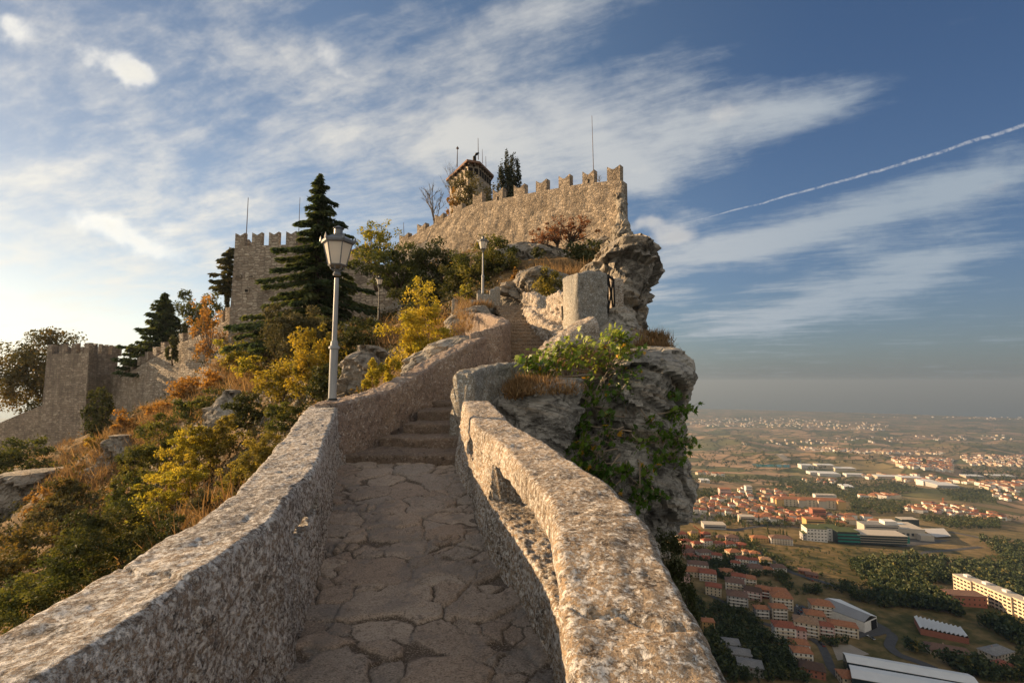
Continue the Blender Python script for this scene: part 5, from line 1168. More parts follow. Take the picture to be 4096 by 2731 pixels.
for k, (x, y0, y1, w, Y, lb) in enumerate(((640, 1660, 1900, 190, 31., 'leafy green ailanthus on the slope, leftmost of the ailanthus thicket'), (760, 1690, 1950, 190, 29., 'tall ailanthus with slender stems in the middle of the slope thicket'), (860, 1640, 1880, 150, 32., 'ailanthus at the right end of the slope thicket, below the grey rock'), (560, 1760, 1990, 150, 30., 'ailanthus low on the slope beside the netted rock'), (700, 1850, 2060, 200, 25., 'yellow green ailanthus lowest in the slope thicket'))):
    shrub(lb, x, y0, y1, w, Y, 'lime' if k in (4, 1) else ('gold' if k == 2 else 'green'), 74 + k, name='ailanthus', k=1.0, clumps=46, cl=.15, lump=.4, crown_from=.18, trunk='twig', r0=.04, nl=9, aspect=3.0, leaf=13, tint=(.25, 1), group='ailanthus thicket')
shrub('rounded golden olive bush close behind the left parapet', 1045, 1720, 1965, 150, 17., 'gold', 82, k=1.9, clumps=60, cl=.16, tint=(.15, 1), leaf=9)
shrub('smaller golden olive bush left of the rounded one, close behind the left parapet', 935, 1855, 2015, 130, 16.5, 'gold', 83, k=1.9, clumps=46, cl=.17, tint=(.2, 1), leaf=9)
shrub('low olive bush in the hollow below the golden bushes', 840, 1950, 2060, 130, 19., 'olive', 84, k=1.4, clumps=36, tint=(0, .7))
shrub('wide dark green bush on the lower slope, in front of the netted rock', 470, 2000, 2330, 330, 19., 'dark', 85, k=1.3, clumps=90, cl=.14, tint=(.15, 1))
shrub('dark green bush just beyond the left parapet, right of the wide bush', 640, 2060, 2300, 200, 17., 'dark', 86, k=1.2, clumps=60, cl=.15, tint=(.2, 1))
shrub('yellow green sprays rising between the dark bushes near the parapet', 600, 1990, 2140, 160, 21., 'lime', 87, k=.9, clumps=40, lump=.5)
shrub('big green bush spilling along the parapet at the lower left corner', 170, 2230, 2560, 400, 12.5, 'green', 88, k=1.15, clumps=90, cl=.14, tint=(0, .85))
shrub('brown dry bush on the rocks at the left edge', 120, 2080, 2240, 180, 24., 'chestnut', 89, k=1.0, clumps=44, lump=.45, tint=(.1, 1))
shrub('dusty brown bush above the big green bush at the left edge', 30, 2190, 2340, 170, 18., 'chestnut', 90, k=1.0, clumps=40, lump=.4)
shrub('small pale bush on the bare rock at the left', 150, 1960, 2080, 100, 42., 'orange', 91, k=.9, clumps=30, lump=.4, tint=(0, .6))
shrub('dark bush at the foot of the dark lamp post', 1450, 1270, 1420, 170, 31., 'dark', 92, k=1.4, clumps=46)
shrub('dark bush right of the middle tower foot, behind the olive bush', 1050, 1330, 1450, 110, 45., 'dark', 93, k=1.3, clumps=30)
shrub('dark bush under the spruce beside the lamp pole', 1370, 1330, 1470, 130, 33., 'dark', 94, k=1.3, clumps=36)
shrub('olive shrub growing on the pale boulders above the notched wall', 2195, 1066, 1225, 112, 20.6, 'gold', 95, snap=False, k=1.6, clumps=44, tint=(.15, 1), leaf=9)
shrub('dark rounded bush right of the russet trees under the castle wall', 2360, 962, 1070, 190, 34., 'dark', 96, k=1.5, clumps=50, tint=(.15, 1))
shrub('small dark bush at the left foot of the russet trees', 2155, 985, 1035, 56, 36., 'dark', 97, k=1.6, clumps=20)
shrub('dark bush clinging in the cleft of the upper cliff', 2530, 985, 1070, 52, 24.5, 'dark', 98, k=1.6, clumps=24)
shrub('small rusty bush on the boulder left of the pale rocks', 2060, 1075, 1115, 36, 25., 'orange', 99, k=1.5, clumps=16)
shrub('small green tuft on the nose of the upper cliff', 2622, 1060, 1105, 34, 25., 'dark', 100, k=1.2, clumps=14)
shrub('yellow weed growing between plinth and curved wall', 1880, 1270, 1340, 40, 15.0, 'lime', 101, k=1.5, clumps=16)
shrub('yellow green bush beside the plinth railing', 1860, 1140, 1220, 70, 23.5, 'lime', 102, k=1.0, clumps=20, lump=.45, tint=(0, .8))
shrub('dark evergreen leaning over the cliff just outside the right parapet', 2690, 2130, 2420, 120, 8.6, 'dark', 103, k=1.6, clumps=50, leaf=10, tint=(0, .6))
shrub('dark evergreen lower on the cliff below the leaning one', 2745, 2330, 2560, 90, 8.0, 'dark', 104, k=1.6, clumps=40, leaf=10, tint=(0, .6))
for k, (x, y0, y1, w, m_, lb) in enumerate(((1290, 1440, 1600, 150, 'dark', 'dark bush just left of the big lamp pole base, under the yellowing bush'), (1420, 1420, 1560, 120, 'dark', 'dark bush between the lamp pole and the nearest sapling'), (980, 1560, 1720, 150, 'dark', 'dark thicket below the yellowing bush, above the rounded golden bush'), (1130, 1600, 1730, 130, 'green', 'green thicket right behind the left parapet, below the lamp pole'), (820, 1560, 1680, 120, 'green', 'green bush beside the grey rock in the middle of the slope'), (520, 1880, 2090, 150, 'green', 'green thicket at the foot of the netted rock'), (330, 2080, 2290, 210, 'green', 'leafy green bush at the lower left, above the big green corner bush'), (60, 2330, 2560, 260, 'dark', 'dark bush in the lower left corner'), (400, 2200, 2450, 260, 'green', 'green bush close behind the left parapet, right of the corner bush'), (760, 2000, 2180, 170, 'dark', 'dark bush close behind the left parapet, under the low olive bush'), (250, 1900, 2060, 150, 'chestnut', 'brownish scrub below the grassy crest, left of the netted rock'), (220, 1990, 2130, 150, 'olive', 'olive scrub between the bare rock and the netted rock'), (1000, 1420, 1530, 130, 'lime', 'yellow green scrub below the middle tower'))):
    shrub(lb, x, y0, y1, w, 30., m_, 120 + k, k=1.3, clumps=46, cl=.17, tint=(.05, .95))
# ---- fig bush
def fig():
    t = thing('fig_tree', 'sprawling fig bush with lobed leaves, bright on top, hanging over the dark rock', 'tree', at(2420, 1560, 9.6)); r = np.random.RandomState(9)
    ang = np.radians([-100, -78, -55, -38, -20, 0, 20, 38, 55, 78, 100]); rr = np.array([.35, .62, .42, .86, .5, 1.05, .5, .86, .42, .62, .35])
    out = np.stack([np.sin(ang) * rr * .62, np.cos(ang) * rr * .75 + .12, -.10 * rr ** 2], 1); out = np.concatenate([[(0, 0, 0.)], out])
    fan = np.array([(0, i, i + 1) for i in range(1, 11)])
    CL = [(2105, 1440, 42, 9.2), (2130, 1470, 46, 9.2), (2185, 1420, 56, 9.3), (2240, 1400, 54, 9.4), (2290, 1385, 54, 9.5), (2350, 1395, 58, 9.6), (2420, 1400, 56, 9.7), (2390, 1440, 54, 9.5), (2455, 1335, 40, 10.0), (2490, 1350, 42, 10.0), (2500, 1395, 40, 10.), (2540, 1420, 46, 9.9), (2300, 1440, 54, 9.3), (2220, 1460, 52, 9.2), (2170, 1490, 44, 9.1), (2110, 1510, 36, 9.0),
          (2200, 1510, 40, 9.1), (2340, 1530, 46, 9.3), (2370, 1580, 46, 9.2), (2470, 1480, 50, 9.5), (2530, 1500, 44, 9.6), (2590, 1470, 34, 10.), (2660, 1500, 34, 9.8), (2640, 1540, 36, 9.7), (2700, 1580, 34, 9.6), (2745, 1635, 36, 9.5), (2690, 1650, 34, 9.5), (2755, 1770, 42, 9.4), (2710, 1750, 44, 9.4), (2655, 1740, 40, 9.3), (2600, 1690, 40, 9.3), (2640, 1830, 46, 9.2), (2560, 1770, 46, 9.2), (2700, 1830, 36, 9.3),
          (2285, 1790, 44, 8.8), (2330, 1770, 46, 8.8), (2390, 1810, 48, 8.8), (2440, 1730, 44, 8.9), (2430, 1660, 40, 9.0), (2370, 1860, 46, 8.7), (2430, 1880, 46, 8.7), (2400, 1940, 40, 8.6), (2440, 1960, 34, 8.6), (2300, 1850, 40, 8.7), (2500, 1880, 34, 8.9), (2590, 1880, 42, 9.0), (2570, 1950, 42, 8.9), (2620, 1970, 36, 8.9), (2560, 2010, 34, 8.8), (2420, 1560, 40, 9.3), (2490, 1570, 36, 9.4), (2310, 1640, 30, 9.1), (2330, 1700, 30, 9.0)]
    V = []; Fc = []; ti = []; nb = 0; stems = MB(); roots = [at(2420, 1500, 10.1), at(2480, 1640, 10.0), at(2500, 1800, 9.8)]
    for (x, y, s, Y) in CL:
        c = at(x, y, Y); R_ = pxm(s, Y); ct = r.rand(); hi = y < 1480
        rt = min(roots, key=lambda q: np.linalg.norm(q - c)); mid = (rt + c) / 2 + r.normal(size=3) * .15 + (0, -.1, .1)
        stems.tube([rt, mid, c], [.022, .014, .008], 5, False)
        for k in range(int(60 if hi else 34)):
            p = c + r.normal(size=3) * R_ * (.50, .5, .40); stems.tube([c, p], [.005, .003], 3, False)
            sz = r.uniform(.09, .19); n = np.array((-.75, -.25, .6)) + r.normal(size=3) * .45; n /= np.linalg.norm(n)
            h = r.normal(size=3); h[2] -= .5; a = np.cross(h, n); a /= np.linalg.norm(a); b = np.cross(n, a)
            q = out.copy(); q[:, 2] += .12 * np.sin(q[:, 0] * 3 + r.rand() * 6)
            V.append(p + (q[:, :1] * a + q[:, 1:2] * b + q[:, 2:] * n) * sz); Fc.append(fan + nb); nb += len(out)
            tt = .62 * (ct * .4 + .6 * r.rand()) + (.30 if hi else 0); tt = 1.0 if r.rand() < .03 else min(tt, .9); ti += [tt] * len(fan)  # upper clusters tinted lighter: sunlight put into the leaf colour
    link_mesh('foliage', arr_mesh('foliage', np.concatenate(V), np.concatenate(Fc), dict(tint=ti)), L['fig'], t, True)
    stems.build('branches', M['twig'], t, True)
fig()
# ---- grass and brush
def blades(spots, r):
    V = []; ti = []
    for (p, R_, n, h, tint) in spots:
        b = np.array(p) + r.normal(size=(n, 3)) * (R_, R_, .02); d = r.normal(size=(n, 3)) * (.45, .45, 0) + (0, 0, 1); d /= np.linalg.norm(d, axis=1)[:, None]
        L_ = h * r.uniform(.5, 1.2, n)[:, None]; s = np.cross(d, r.normal(size=(n, 3))); s /= np.linalg.norm(s, axis=1)[:, None]; w = L_ * .03 + .004
        V.append(np.stack([b - s * w, b + s * w, b + d * L_ + (r.normal(size=(n, 3)) * L_ * .15)], 1).reshape(-1, 3)); ti.append(np.clip(tint + r.normal(size=n) * .25, 0, 1))
    V = np.concatenate(V); return arr_mesh('dry_grass', V, np.arange(len(V)).reshape(-1, 3), dict(tint=np.concatenate(ti)))
r = np.random.RandomState(21); SP_ = []
def zone(x0, x1, y0, y1, Y0, Y1, n, R_, nb_, h, tint=.6):
    for k in range(n):
        f = r.rand(); SP_.append((at(r.uniform(x0, x1), y0 + (y1 - y0) * f, Y0 + (Y1 - Y0) * f), R_, nb_, h * r.uniform(.6, 1.3), tint))
def hzone(x0, x1, y0, y1, n, R_, nb_, h, tint=.6):
    for k in range(n):
        p = hill_hit(r.uniform(x0, x1), r.uniform(y0, y1))
        if p is not None: SP_.append((p, R_, nb_, h * r.uniform(.6, 1.3), tint))
zone(2140, 2440, 1070, 1120, 30, 26, 110, .35, 40, .55, .65); zone(2440, 2480, 1110, 1120, 24, 24, 10, .3, 30, .4, .4)
zone(2500, 2645, 1345, 1425, 12.4, 11.9, 70, .12, 60, .22, .35); zone(2550, 2650, 1390, 1425, 11.2, 11.0, 40, .12, 60, .2, .3)
zone(2060, 2290, 1540, 1575, 9.0, 8.5, 60, .10, 80, .20, .5); zone(2040, 2120, 1530, 1600, 8.8, 8.5, 24, .08, 60, .16, .3); zone(2250, 2600, 1430, 1470, 10.6, 10.4, 60, .12, 50, .22, .3)
zone(1830, 1880, 1200, 1330, 21, 15.5, 40, .14, 30, .24, .7); zone(1740, 1880, 1340, 1395, 16.5, 14.2, 40, .14, 30, .18, .5); zone(1900, 1960, 1215, 1240, 20, 20, 12, .15, 40, .3)
hzone(420, 700, 1620, 1800, 200, .5, 50, .8, .7); hzone(150, 480, 1700, 1960, 170, .5, 45, .8, .6); hzone(850, 1060, 1440, 1580, 110, .5, 50, .7, .6); hzone(600, 900, 1540, 1680, 220, .5, 45, .45, .75); hzone(300, 1000, 1900, 2200, 160, .4, 40, .5, .45); hzone(1350, 1800, 1240, 1400, 120, .35, 40, .5, .5)
o = link_mesh('dry_grass', blades(SP_, r), L['dry']); o['kind'] = 'stuff'
# low brush covering the slope
r = np.random.RandomState(22); pts = []; big = []
az = np.radians(r.uniform(-52, 12, 9000)); rad = np.exp(r.uniform(math.log(9), math.log(95), 9000)); X, Y = rad * np.sin(az), rad * np.cos(az)
Z = hill(X, Y); e = .6; gx = (hill(X + e, Y) - Z) / e; gy = (hill(X, Y + e) - Z) / e; sl_ = np.hypot(gx, gy)
nzv = fbm(np.stack([X, Y, 0 * X], 1) * .13, 3); keep = (X < -1.2 - .0 * Y) & (sl_ < 2.2) & (nzv > -.42) & ~((Y > 58) & (X > -20)) & (Z < 14)
inside = ((X > -2.6) & (Y < 24)) | ((Y > 90) & (X > -46)); keep &= ~inside
X, Y, Z, nzv = X[keep], Y[keep], Z[keep], nzv[keep]
n = len(X); per = 16; sz = np.clip(rad[keep] * .0062, .07, .30)
C = np.repeat(np.stack([X, Y, Z], 1), per, 0); S_ = np.repeat(sz, per); C += r.normal(size=C.shape) * S_[:, None] * (1.5, 1.5, .8) + np.stack([0 * S_, 0 * S_, S_ * .8], 1)
V, Fc = leaf_quads(C, S_ * 1.0, r, .0, 2.0)
tt = np.clip(np.repeat(np.clip(.42 + .75 * nzv + r.normal(size=n) * .2, 0, 1), per) + r.normal(size=n * per) * .1, 0, 1)
o = link_mesh('undergrowth', arr_mesh('undergrowth', V, Fc, dict(tint=tt)), L['brush']); o['kind'] = 'stuff'
# ---------------------------------------------------------------- valley: ground, sea, town, woods, haze
SEA = -702.0
_pr = np.array([0, 60, 200, 350, 600, 1000, 1500, 2700, 4000, 7000, 11500, 14000, 60000.]); _pz = np.array([-120, -140, -190, -206, -203, -240, -300, -430, -520, -622, -690, -706, -730.])
def vground(x, y):
    x = np.asarray(x, float); y = np.asarray(y, float); r = np.hypot(x, y)
    z = np.interp(r, _pr, _pz); k = np.array([1, 2, 1.]) / 4
    p = np.stack([x.ravel(), y.ravel(), 0 * x.ravel()], 1)
    a = np.interp(r, [300, 900, 1600, 3000, 6000, 10500, 13000], [3, 7, 16, 66, 60, 14, 0]).ravel()
    # the mountain itself: a long ridge falling gently to the left and sheer to the right
    s_ = 8 + .02 * y - x; top = -14 - .06 * np.maximum(0, y - 60) - .26 * np.maximum(0, s_ - 25) - np.maximum(0, y - 520) * .55 - np.maximum(0, -y - 60) * .12
    body = np.where(s_ >= 0, top, top + s_ * 3.4) + (6 * fbm(p / 60.0, 4)).reshape(x.shape)
    z = np.maximum(z, np.where(np.hypot(x, y) > 60, body, -999))
    n = .8 * fbm(p / 1500.0 + 3.3, 5) + .55 * (ridged(p / 950.0 + 8.1, 3) - .4)
    return z + (a * n).reshape(x.shape)
_ga = np.radians(np.linspace(-62, 62, 1200)); _gr = np.geomspace(140, 14000, 900)
_GA, _GR = np.meshgrid(_ga, _gr); _VZ = vground(_GR * np.sin(_GA), _GR * np.cos(_GA))
_vexact = vground
def vground(x, y):
    x = np.asarray(x, float); y = np.asarray(y, float); r = np.hypot(x, y); a = np.arctan2(x, y)
    if x.size == 0: return np.zeros(x.shape)
    if r.max() > 13900 or r.min() < 141 or np.abs(a).max() > R(61.9): return _vexact(x, y)
    fa = (a - _ga[0]) / (_ga[1] - _ga[0]); fr = np.log(r / _gr[0]) / math.log(_gr[1] / _gr[0]); i, j = fr.astype(int), fa.astype(int); u, v = fr - i, fa - j
    return (_VZ[i, j] * (1 - u) + _VZ[i + 1, j] * u) * (1 - v) + (_VZ[i, j + 1] * (1 - u) + _VZ[i + 1, j + 1] * u) * v
def vhit(sx, sy):
    sx, sy = np.atleast_1d(np.asarray(sx, float)), np.atleast_1d(np.asarray(sy, float))
    u = (sx - CX) / F; v = -(sy - CY) / F; dy = CP - SP * v; dz = SP + CP * v
    Ys = np.geomspace(150, 9500, 380); best = np.full(len(sx), np.nan); prev = None
    for k, Y in enumerate(Ys):
        g = Y * dz / dy - vground(Y * u / dy, np.full(len(sx), Y))
        if prev is not None:
            m = np.isnan(best) & (g <= 0) & (prev > 0); f = prev[m] / (prev[m] - g[m]); best[m] = Ys[k - 1] + (Y - Ys[k - 1]) * f
        prev = g
    x = best * u / dy
    ok = ~np.isnan(best); z = np.full(len(sx), np.nan); z[ok] = vground(x[ok], best[ok])
    return np.stack([x, best, z], 1)
def V8(x, y): return 2600 + .636 * x, 2050 + .636 * y
def V7(x, y): return 2600 + .636 * x, 1550 + .636 * y
def m_valley():
    m, nt = new_mat('valley_fields'); P = coords(nt)
    r = nt.vmath('LENGTH', P)
    w = nt.vmath('ADD', P, nt.vmath('MULTIPLY', nt.vmath('SUBTRACT', nt.noise(P, .0016, 3, .5, 0, 'Color'), (.5, .5, .5)), (330, 330, 0)))
    q = nt.vmath('MULTIPLY', w, (1, 1.7, 0))
    cell = nt.vor(q, .0042, 'F1', 'Color'); cv = nt.n('ShaderNodeSeparateColor', None, i0=cell); edge = nt.vor(q, .0042, 'DISTANCE_TO_EDGE')
    big = nt.noise(P, .0009, 4, .6); med = nt.noise(P, .012, 5, .65); fin = nt.noise(P, .09, 4, .65)
    c = nt.ramp(cv.outputs[0], [(0, (.24, .175, .10)), (.18, (.36, .24, .15)), (.36, (.15, .14, .065)), (.50, (.24, .19, .10)), (.66, (.42, .28, .18)), (.84, (.10, .11, .05)), (1, (.30, .22, .13))], 'CONSTANT')
    c = nt.mix(nt.mapr(med, .3, .7, 0, .55), c, nt.mix(.5, c, (.11, .095, .045)))
    c = nt.mix(nt.math('MULTIPLY', nt.mapr(edge, .05, .02), .75), c, (.035, .048, .022))
    wood = nt.mapr(nt.math('ADD', nt.math('MULTIPLY', big, .55), nt.math('MULTIPLY', med, .45)), .555, .585)
    c = nt.mix(nt.math('MULTIPLY', wood, .85), c, nt.mix(fin, (.022, .035, .015), (.06, .07, .028)))
    near = nt.ramp(nt.math('ADD', nt.math('MULTIPLY', med, .6), nt.math('MULTIPLY', fin, .4)), [(.34, (.035, .045, .018)), (.44, (.09, .08, .033)), (.52, (.18, .13, .06)), (.62, (.25, .18, .09))])
    c = nt.mix(nt.mapr(r, 900, 1700), near, c)
    return finish(m, nt, c, .95, nt.math('ADD', med, fin), .5, 1.5, .05)
def valley_mesh():
    az = np.radians(np.concatenate([np.linspace(-150, -56, 50), np.linspace(-55, 55, 560), np.linspace(56, 150, 50)])); r = np.geomspace(60, 44000, 520)
    RR, AA = np.meshgrid(r, az, indexing='ij'); X, Y = RR * np.sin(AA), RR * np.cos(AA); Z = vground(X, Y)
    n, m = X.shape; i = np.arange(n * m).reshape(n, m); q = np.stack([i[:-1, :-1], i[:-1, 1:], i[1:, 1:], i[1:, :-1]], 2).reshape(-1, 4)[:, ::-1]
    o = link_mesh('valley_ground', arr_mesh('valley_ground', np.stack([X, Y, Z], 2).reshape(-1, 3), q, None, True), m_valley()); o['kind'] = 'structure'
    a = np.radians(np.linspace(-150, 150, 121)); rr = np.array([11000, 16000, 24000, 44000.]); RR, AA = np.meshgrid(rr, a, indexing='ij'); X, Y = RR * np.sin(AA), RR * np.cos(AA)
    n, m = X.shape; i = np.arange(n * m).reshape(n, m); q = np.stack([i[:-1, :-1], i[:-1, 1:], i[1:, 1:], i[1:, :-1]], 2).reshape(-1, 4)[:, ::-1]
    mt, nt = new_mat('sea_water'); nz = nt.noise(coords(nt), .002, 4); finish(mt, nt, (.05, .075, .09), .25, nz, .1, 1.0, .4)
    o = link_mesh('sea', arr_mesh('sea', np.stack([X, Y, np.full(X.shape, SEA)], 2).reshape(-1, 3), q), mt); o['kind'] = 'structure'
valley_mesh()
def drape(name, poly, mat, lift, dens=8.0):
    """flat area on the ground given by a pixel polygon (4 corners)"""
    a, b, c, d = [np.array(p, float) for p in poly]; n = 14; u = np.linspace(0, 1, n)[None, :, None]; v = np.linspace(0, 1, n)[:, None, None]
    T = ((1 - v) * ((1 - u) * a + u * b) + v * ((1 - u) * d + u * c)).reshape(-1, 2); H = vhit(T[:, 0], T[:, 1]); H[:, 2] += lift
    i = np.arange(n * n).reshape(n, n); q = np.stack([i[:-1, :-1], i[:-1, 1:], i[1:, 1:], i[1:, :-1]], 2).reshape(-1, 4)[:, ::-1]
    o = link_mesh(name, arr_mesh(name, H, q), mat); o['kind'] = 'structure'; return o
def ribbon(px, w, mat, name='road', lift=.35):
    H = vhit([p[0] for p in px], [p[1] for p in px]); H = H[~np.isnan(H[:, 1])]; D = dense(H, 60); D[:, 2] = vground(D[:, 0], D[:, 1])
    d = np.gradient(D[:, :2], axis=0); d /= np.linalg.norm(d, axis=1)[:, None]; nn = np.stack([-d[:, 1], d[:, 0]], 1) * w / 2
    z = D[:, 2] + lift; A_ = np.concatenate([D[:, :2] + nn, z[:, None]], 1); B_ = np.concatenate([D[:, :2] - nn, z[:, None]], 1); k = len(D)
    q = np.array([(j, j + 1, k + j + 1, k + j) for j in range(k - 1)])
    o = link_mesh(name, arr_mesh(name, np.concatenate([A_, B_]), q), mat); o['kind'] = 'structure'
M['asphalt'] = plain('asphalt', (.075, .073, .072), .9, 0, .2, .3, .2); M['pond'] = plain('teal_water', (.015, .10, .085), .2, 0, .1, .01, .05); M['gravel'] = plain('pale_gravel', (.30, .26, .21), .95, 0, .2, .08, .2)
drape('pond', [V7(640, 481), V7(878, 486), V7(878, 503), V7(665, 500)], M['pond'], 1.5)
drape('quarry_road', [V7(790, 420), V7(830, 415), V7(890, 455), V7(840, 460)], M['gravel'], 1.0)
drape('car_park', [V8(905, 590), V8(960, 580), V8(1045, 640), V8(900, 705)], M['asphalt'], .30)
drape('yard', [V8(1330, 700), V8(1430, 690), V8(1520, 740), V8(1310, 790)], M['asphalt'], .30)
drape('yard', [V8(1140, 830), V8(1260, 830), V8(1380, 890), V8(1180, 930)], M['gravel'], .25)
drape('yard', [V7(1240, 960), V7(1600, 1000), V7(1900, 960), V7(1560, 940)], M['asphalt'], .3)
drape('plaza', [V7(1700, 897), V7(1850, 895), V7(1895, 945), V7(1800, 952)], plain('white_paving', (.5, .48, .45), .8, 0, .05, .1, .1), 3.0)
drape('yard', [V7(120, 795), V7(380, 790), V7(420, 840), V7(200, 850)], M['asphalt'], .3); drape('car_park', [V7(590, 690), V7(760, 680), V7(800, 705), V7(680, 715)], M['asphalt'], .3)
for px, w in (([V8(1290, 760), V8(1400, 765), V8(1480, 740), V8(1530, 775), V8(1500, 840), V8(1560, 895), V8(1680, 935), V8(1800, 985)], 7), ([V8(1010, 790), V8(1075, 830), V8(1110, 900), V8(1140, 980), V8(1230, 1071)], 6), ([V8(540, 140), V8(600, 185), V8(690, 245), V8(780, 310), V8(900, 385), V8(1020, 415), V8(1130, 450), V8(1260, 490)], 6),
              ([V7(120, 830), V7(330, 850), V7(520, 900), V7(760, 860), V7(980, 885)], 8), ([V8(1640, 275), V8(1760, 245), V8(1900, 235), V8(2080, 215)], 7), ([V7(930, 440), V7(965, 500), V7(990, 530), V7(1040, 560)], 12), ([V7(1880, 905), V7(2080, 945), V7(2352, 1000)], 9), ([V7(200, 610), V7(260, 630), V7(330, 640)], 8), ([V8(700, 690), V8(790, 720), V8(800, 800)], 5), ([V8(350, 500), V8(400, 530), V8(480, 575), V8(600, 600)], 5), ([V7(560, 960), V7(640, 1000), V7(680, 1022)], 5), ([V7(1560, 1000), V7(1680, 985), V7(1820, 970)], 7)):
    ribbon(px, w, M['asphalt'])
# ---- houses
WALL = dict(white=(.68, .65, .60), cream=(.60, .51, .38), beige=(.47, .41, .33), yellow=(.62, .44, .16), ochre=(.52, .34, .14), pink=(.58, .40, .36), brick=(.30, .12, .08), grey=(.38, .37, .36), blue=(.45, .52, .58))
ROOF = dict(red=(.27, .095, .06), orange=(.34, .15, .08), brown=(.17, .105, .08), tan=(.30, .19, .12), dark=(.10, .065, .05), grey=(.22, .215, .21))
for k, c in WALL.items(): M['w_' + k] = plain(k + '_plaster', c, .9, 0, .1, .5, .05)
def m_tiles(nm, c):
    m, nt = new_mat(nm); P = coords(nt); n = nt.noise(P, .9, 5, .65); w = nt.n('ShaderNodeTexWave', dict(bands_direction='X'), Vector=P, Scale=1.1, Distortion=.4).outputs['Fac']
    k = nt.mix(nt.mapr(n, .3, .7), tuple(x * .72 for x in c), tuple(min(1, x * 1.25) for x in c)); return finish(m, nt, k, .9, w, .3, .06, .1)
for k, c in ROOF.items(): M['r_' + k] = m_tiles(k + '_roof_tiles', c)
M['pane'] = plain('dark_window_pane', (.035, .04, .045), .2, 0, .1, .5, 0); M['shutter'] = plain('brown_shutter', (.10, .065, .04), .8, 0, .2, 1, .1); M['chim'] = plain('chimney_brick', (.40, .27, .2), .9, 0, .1, 1, .1)
M['metal_white'] = plain('white_metal_roof', (.66, .66, .64), .5, 0, .06, .12, .05); M['metal_grey'] = plain('grey_metal_roof', (.25, .25, .25), .6, 0, .12, .1, .05); M['glass_teal'] = plain('teal_glass', (.02, .20, .17), .15, .1, .1, .2, 0); M['glass_dark'] = plain('dark_glass_front', (.03, .045, .05), .12, .1, .15, .2, 0); M['roof_green'] = plain('green_roof', (.07, .085, .03), .9, 0, .2, .2, .1); M['concrete'] = plain('pale_concrete', (.45, .40, .33), .85, 0, .08, .3, .05)
def win_boxes(par, w, d, h, st, z0, rz, dense_=1.0, mat=None, part='window', faces=None, cnt=99, ww=1.1):
    made = 0
    for (nx, ny, L) in ((0, -1, w), (-1, 0, d), (1, 0, d)):
        if faces is not None and (nx, ny) not in faces: continue
        n = max(1, int(L / 3.1 * dense_))
        for s in range(st):
            z = z0 + h * (s + .52) / st
            for k in range(n):
                if made >= cnt: return
                u = (k + .5) / n * L - L / 2
                c = (u, -d / 2, z) if ny else (nx * w / 2, u, z)
                MB().box(c, (ww, .16, 1.35) if ny else (.16, ww, 1.35)).build(part, mat or (M['pane'] if (k + s) % 3 else M['shutter']), par); made += 1
def roof_mesh(w, d, z, rise, hip, ov=.5):
    W, D = w / 2 + ov, d / 2 + ov; m = MB(); t = .22; hx = W - min(W * .9, D) * hip
    if w >= d: R_ = [(-hx, 0, z + rise), (hx, 0, z + rise)]
    else:
        hy = D - min(D * .9, W) * hip; R_ = [(0, -hy, z + rise), (0, hy, z + rise)]
    b = [(-W, -D), (W, -D), (W, D), (-W, D)]; lo = [(x, y, z) for x, y in b]; up = [(x, y, z + t) for x, y in b]; R_ = [(x, y, q + t) for x, y, q in R_]
    V = lo + up + R_; Fc = [(3, 2, 1, 0)] + [(i, (i + 1) % 4, 4 + (i + 1) % 4, 4 + i) for i in range(4)]
    Fc += [(4, 5, 9, 8), (5, 6, 9), (6, 7, 8, 9), (7, 4, 8)] if w >= d else [(5, 6, 9, 8), (6, 7, 9), (7, 4, 8, 9), (4, 5, 8)]
    return m.add(V, Fc)
def make_house(label, w, d, st, wall, roof, rz, loc, hip=1.0, group=None, windows=True, balc=False, sh=2.6, name='house', flat=False, chim=1, cat='house'):
    t = thing(name, label, cat, loc, rz, group); h = st * sh
    MB().box((0, 0, h / 2 - 4), (w, d, h + 8)).build('wall', M['w_' + wall], t)
    if flat:
        rf = MB().box((0, 0, h + .2), (w + .5, d + .5, .4)).build('roof', M['r_grey'], t)
    else:
        rf = roof_mesh(w, d, h + .003, min(w, d) * .24, hip).build('roof', M['r_' + roof], t)
        for k in range(chim): MB().box(((k - .3) * w * .3, d * .12, h + min(w, d) * .2), (.7, .7, 1.8)).build('chimney', M['chim'], rf)
    if windows: win_boxes(t, w, d, h, st, 0, rz)
    if balc:
        for s in range(1, st):
            MB().box((0, -d / 2 - .75, h * s / st), (w * .8, 1.5, .18)).box((0, -d / 2 - 1.45, h * s / st + .5), (w * .8, .08, .9)).build('balcony', M['w_white'] if wall != 'white' else M['w_cream'], t)
    return t
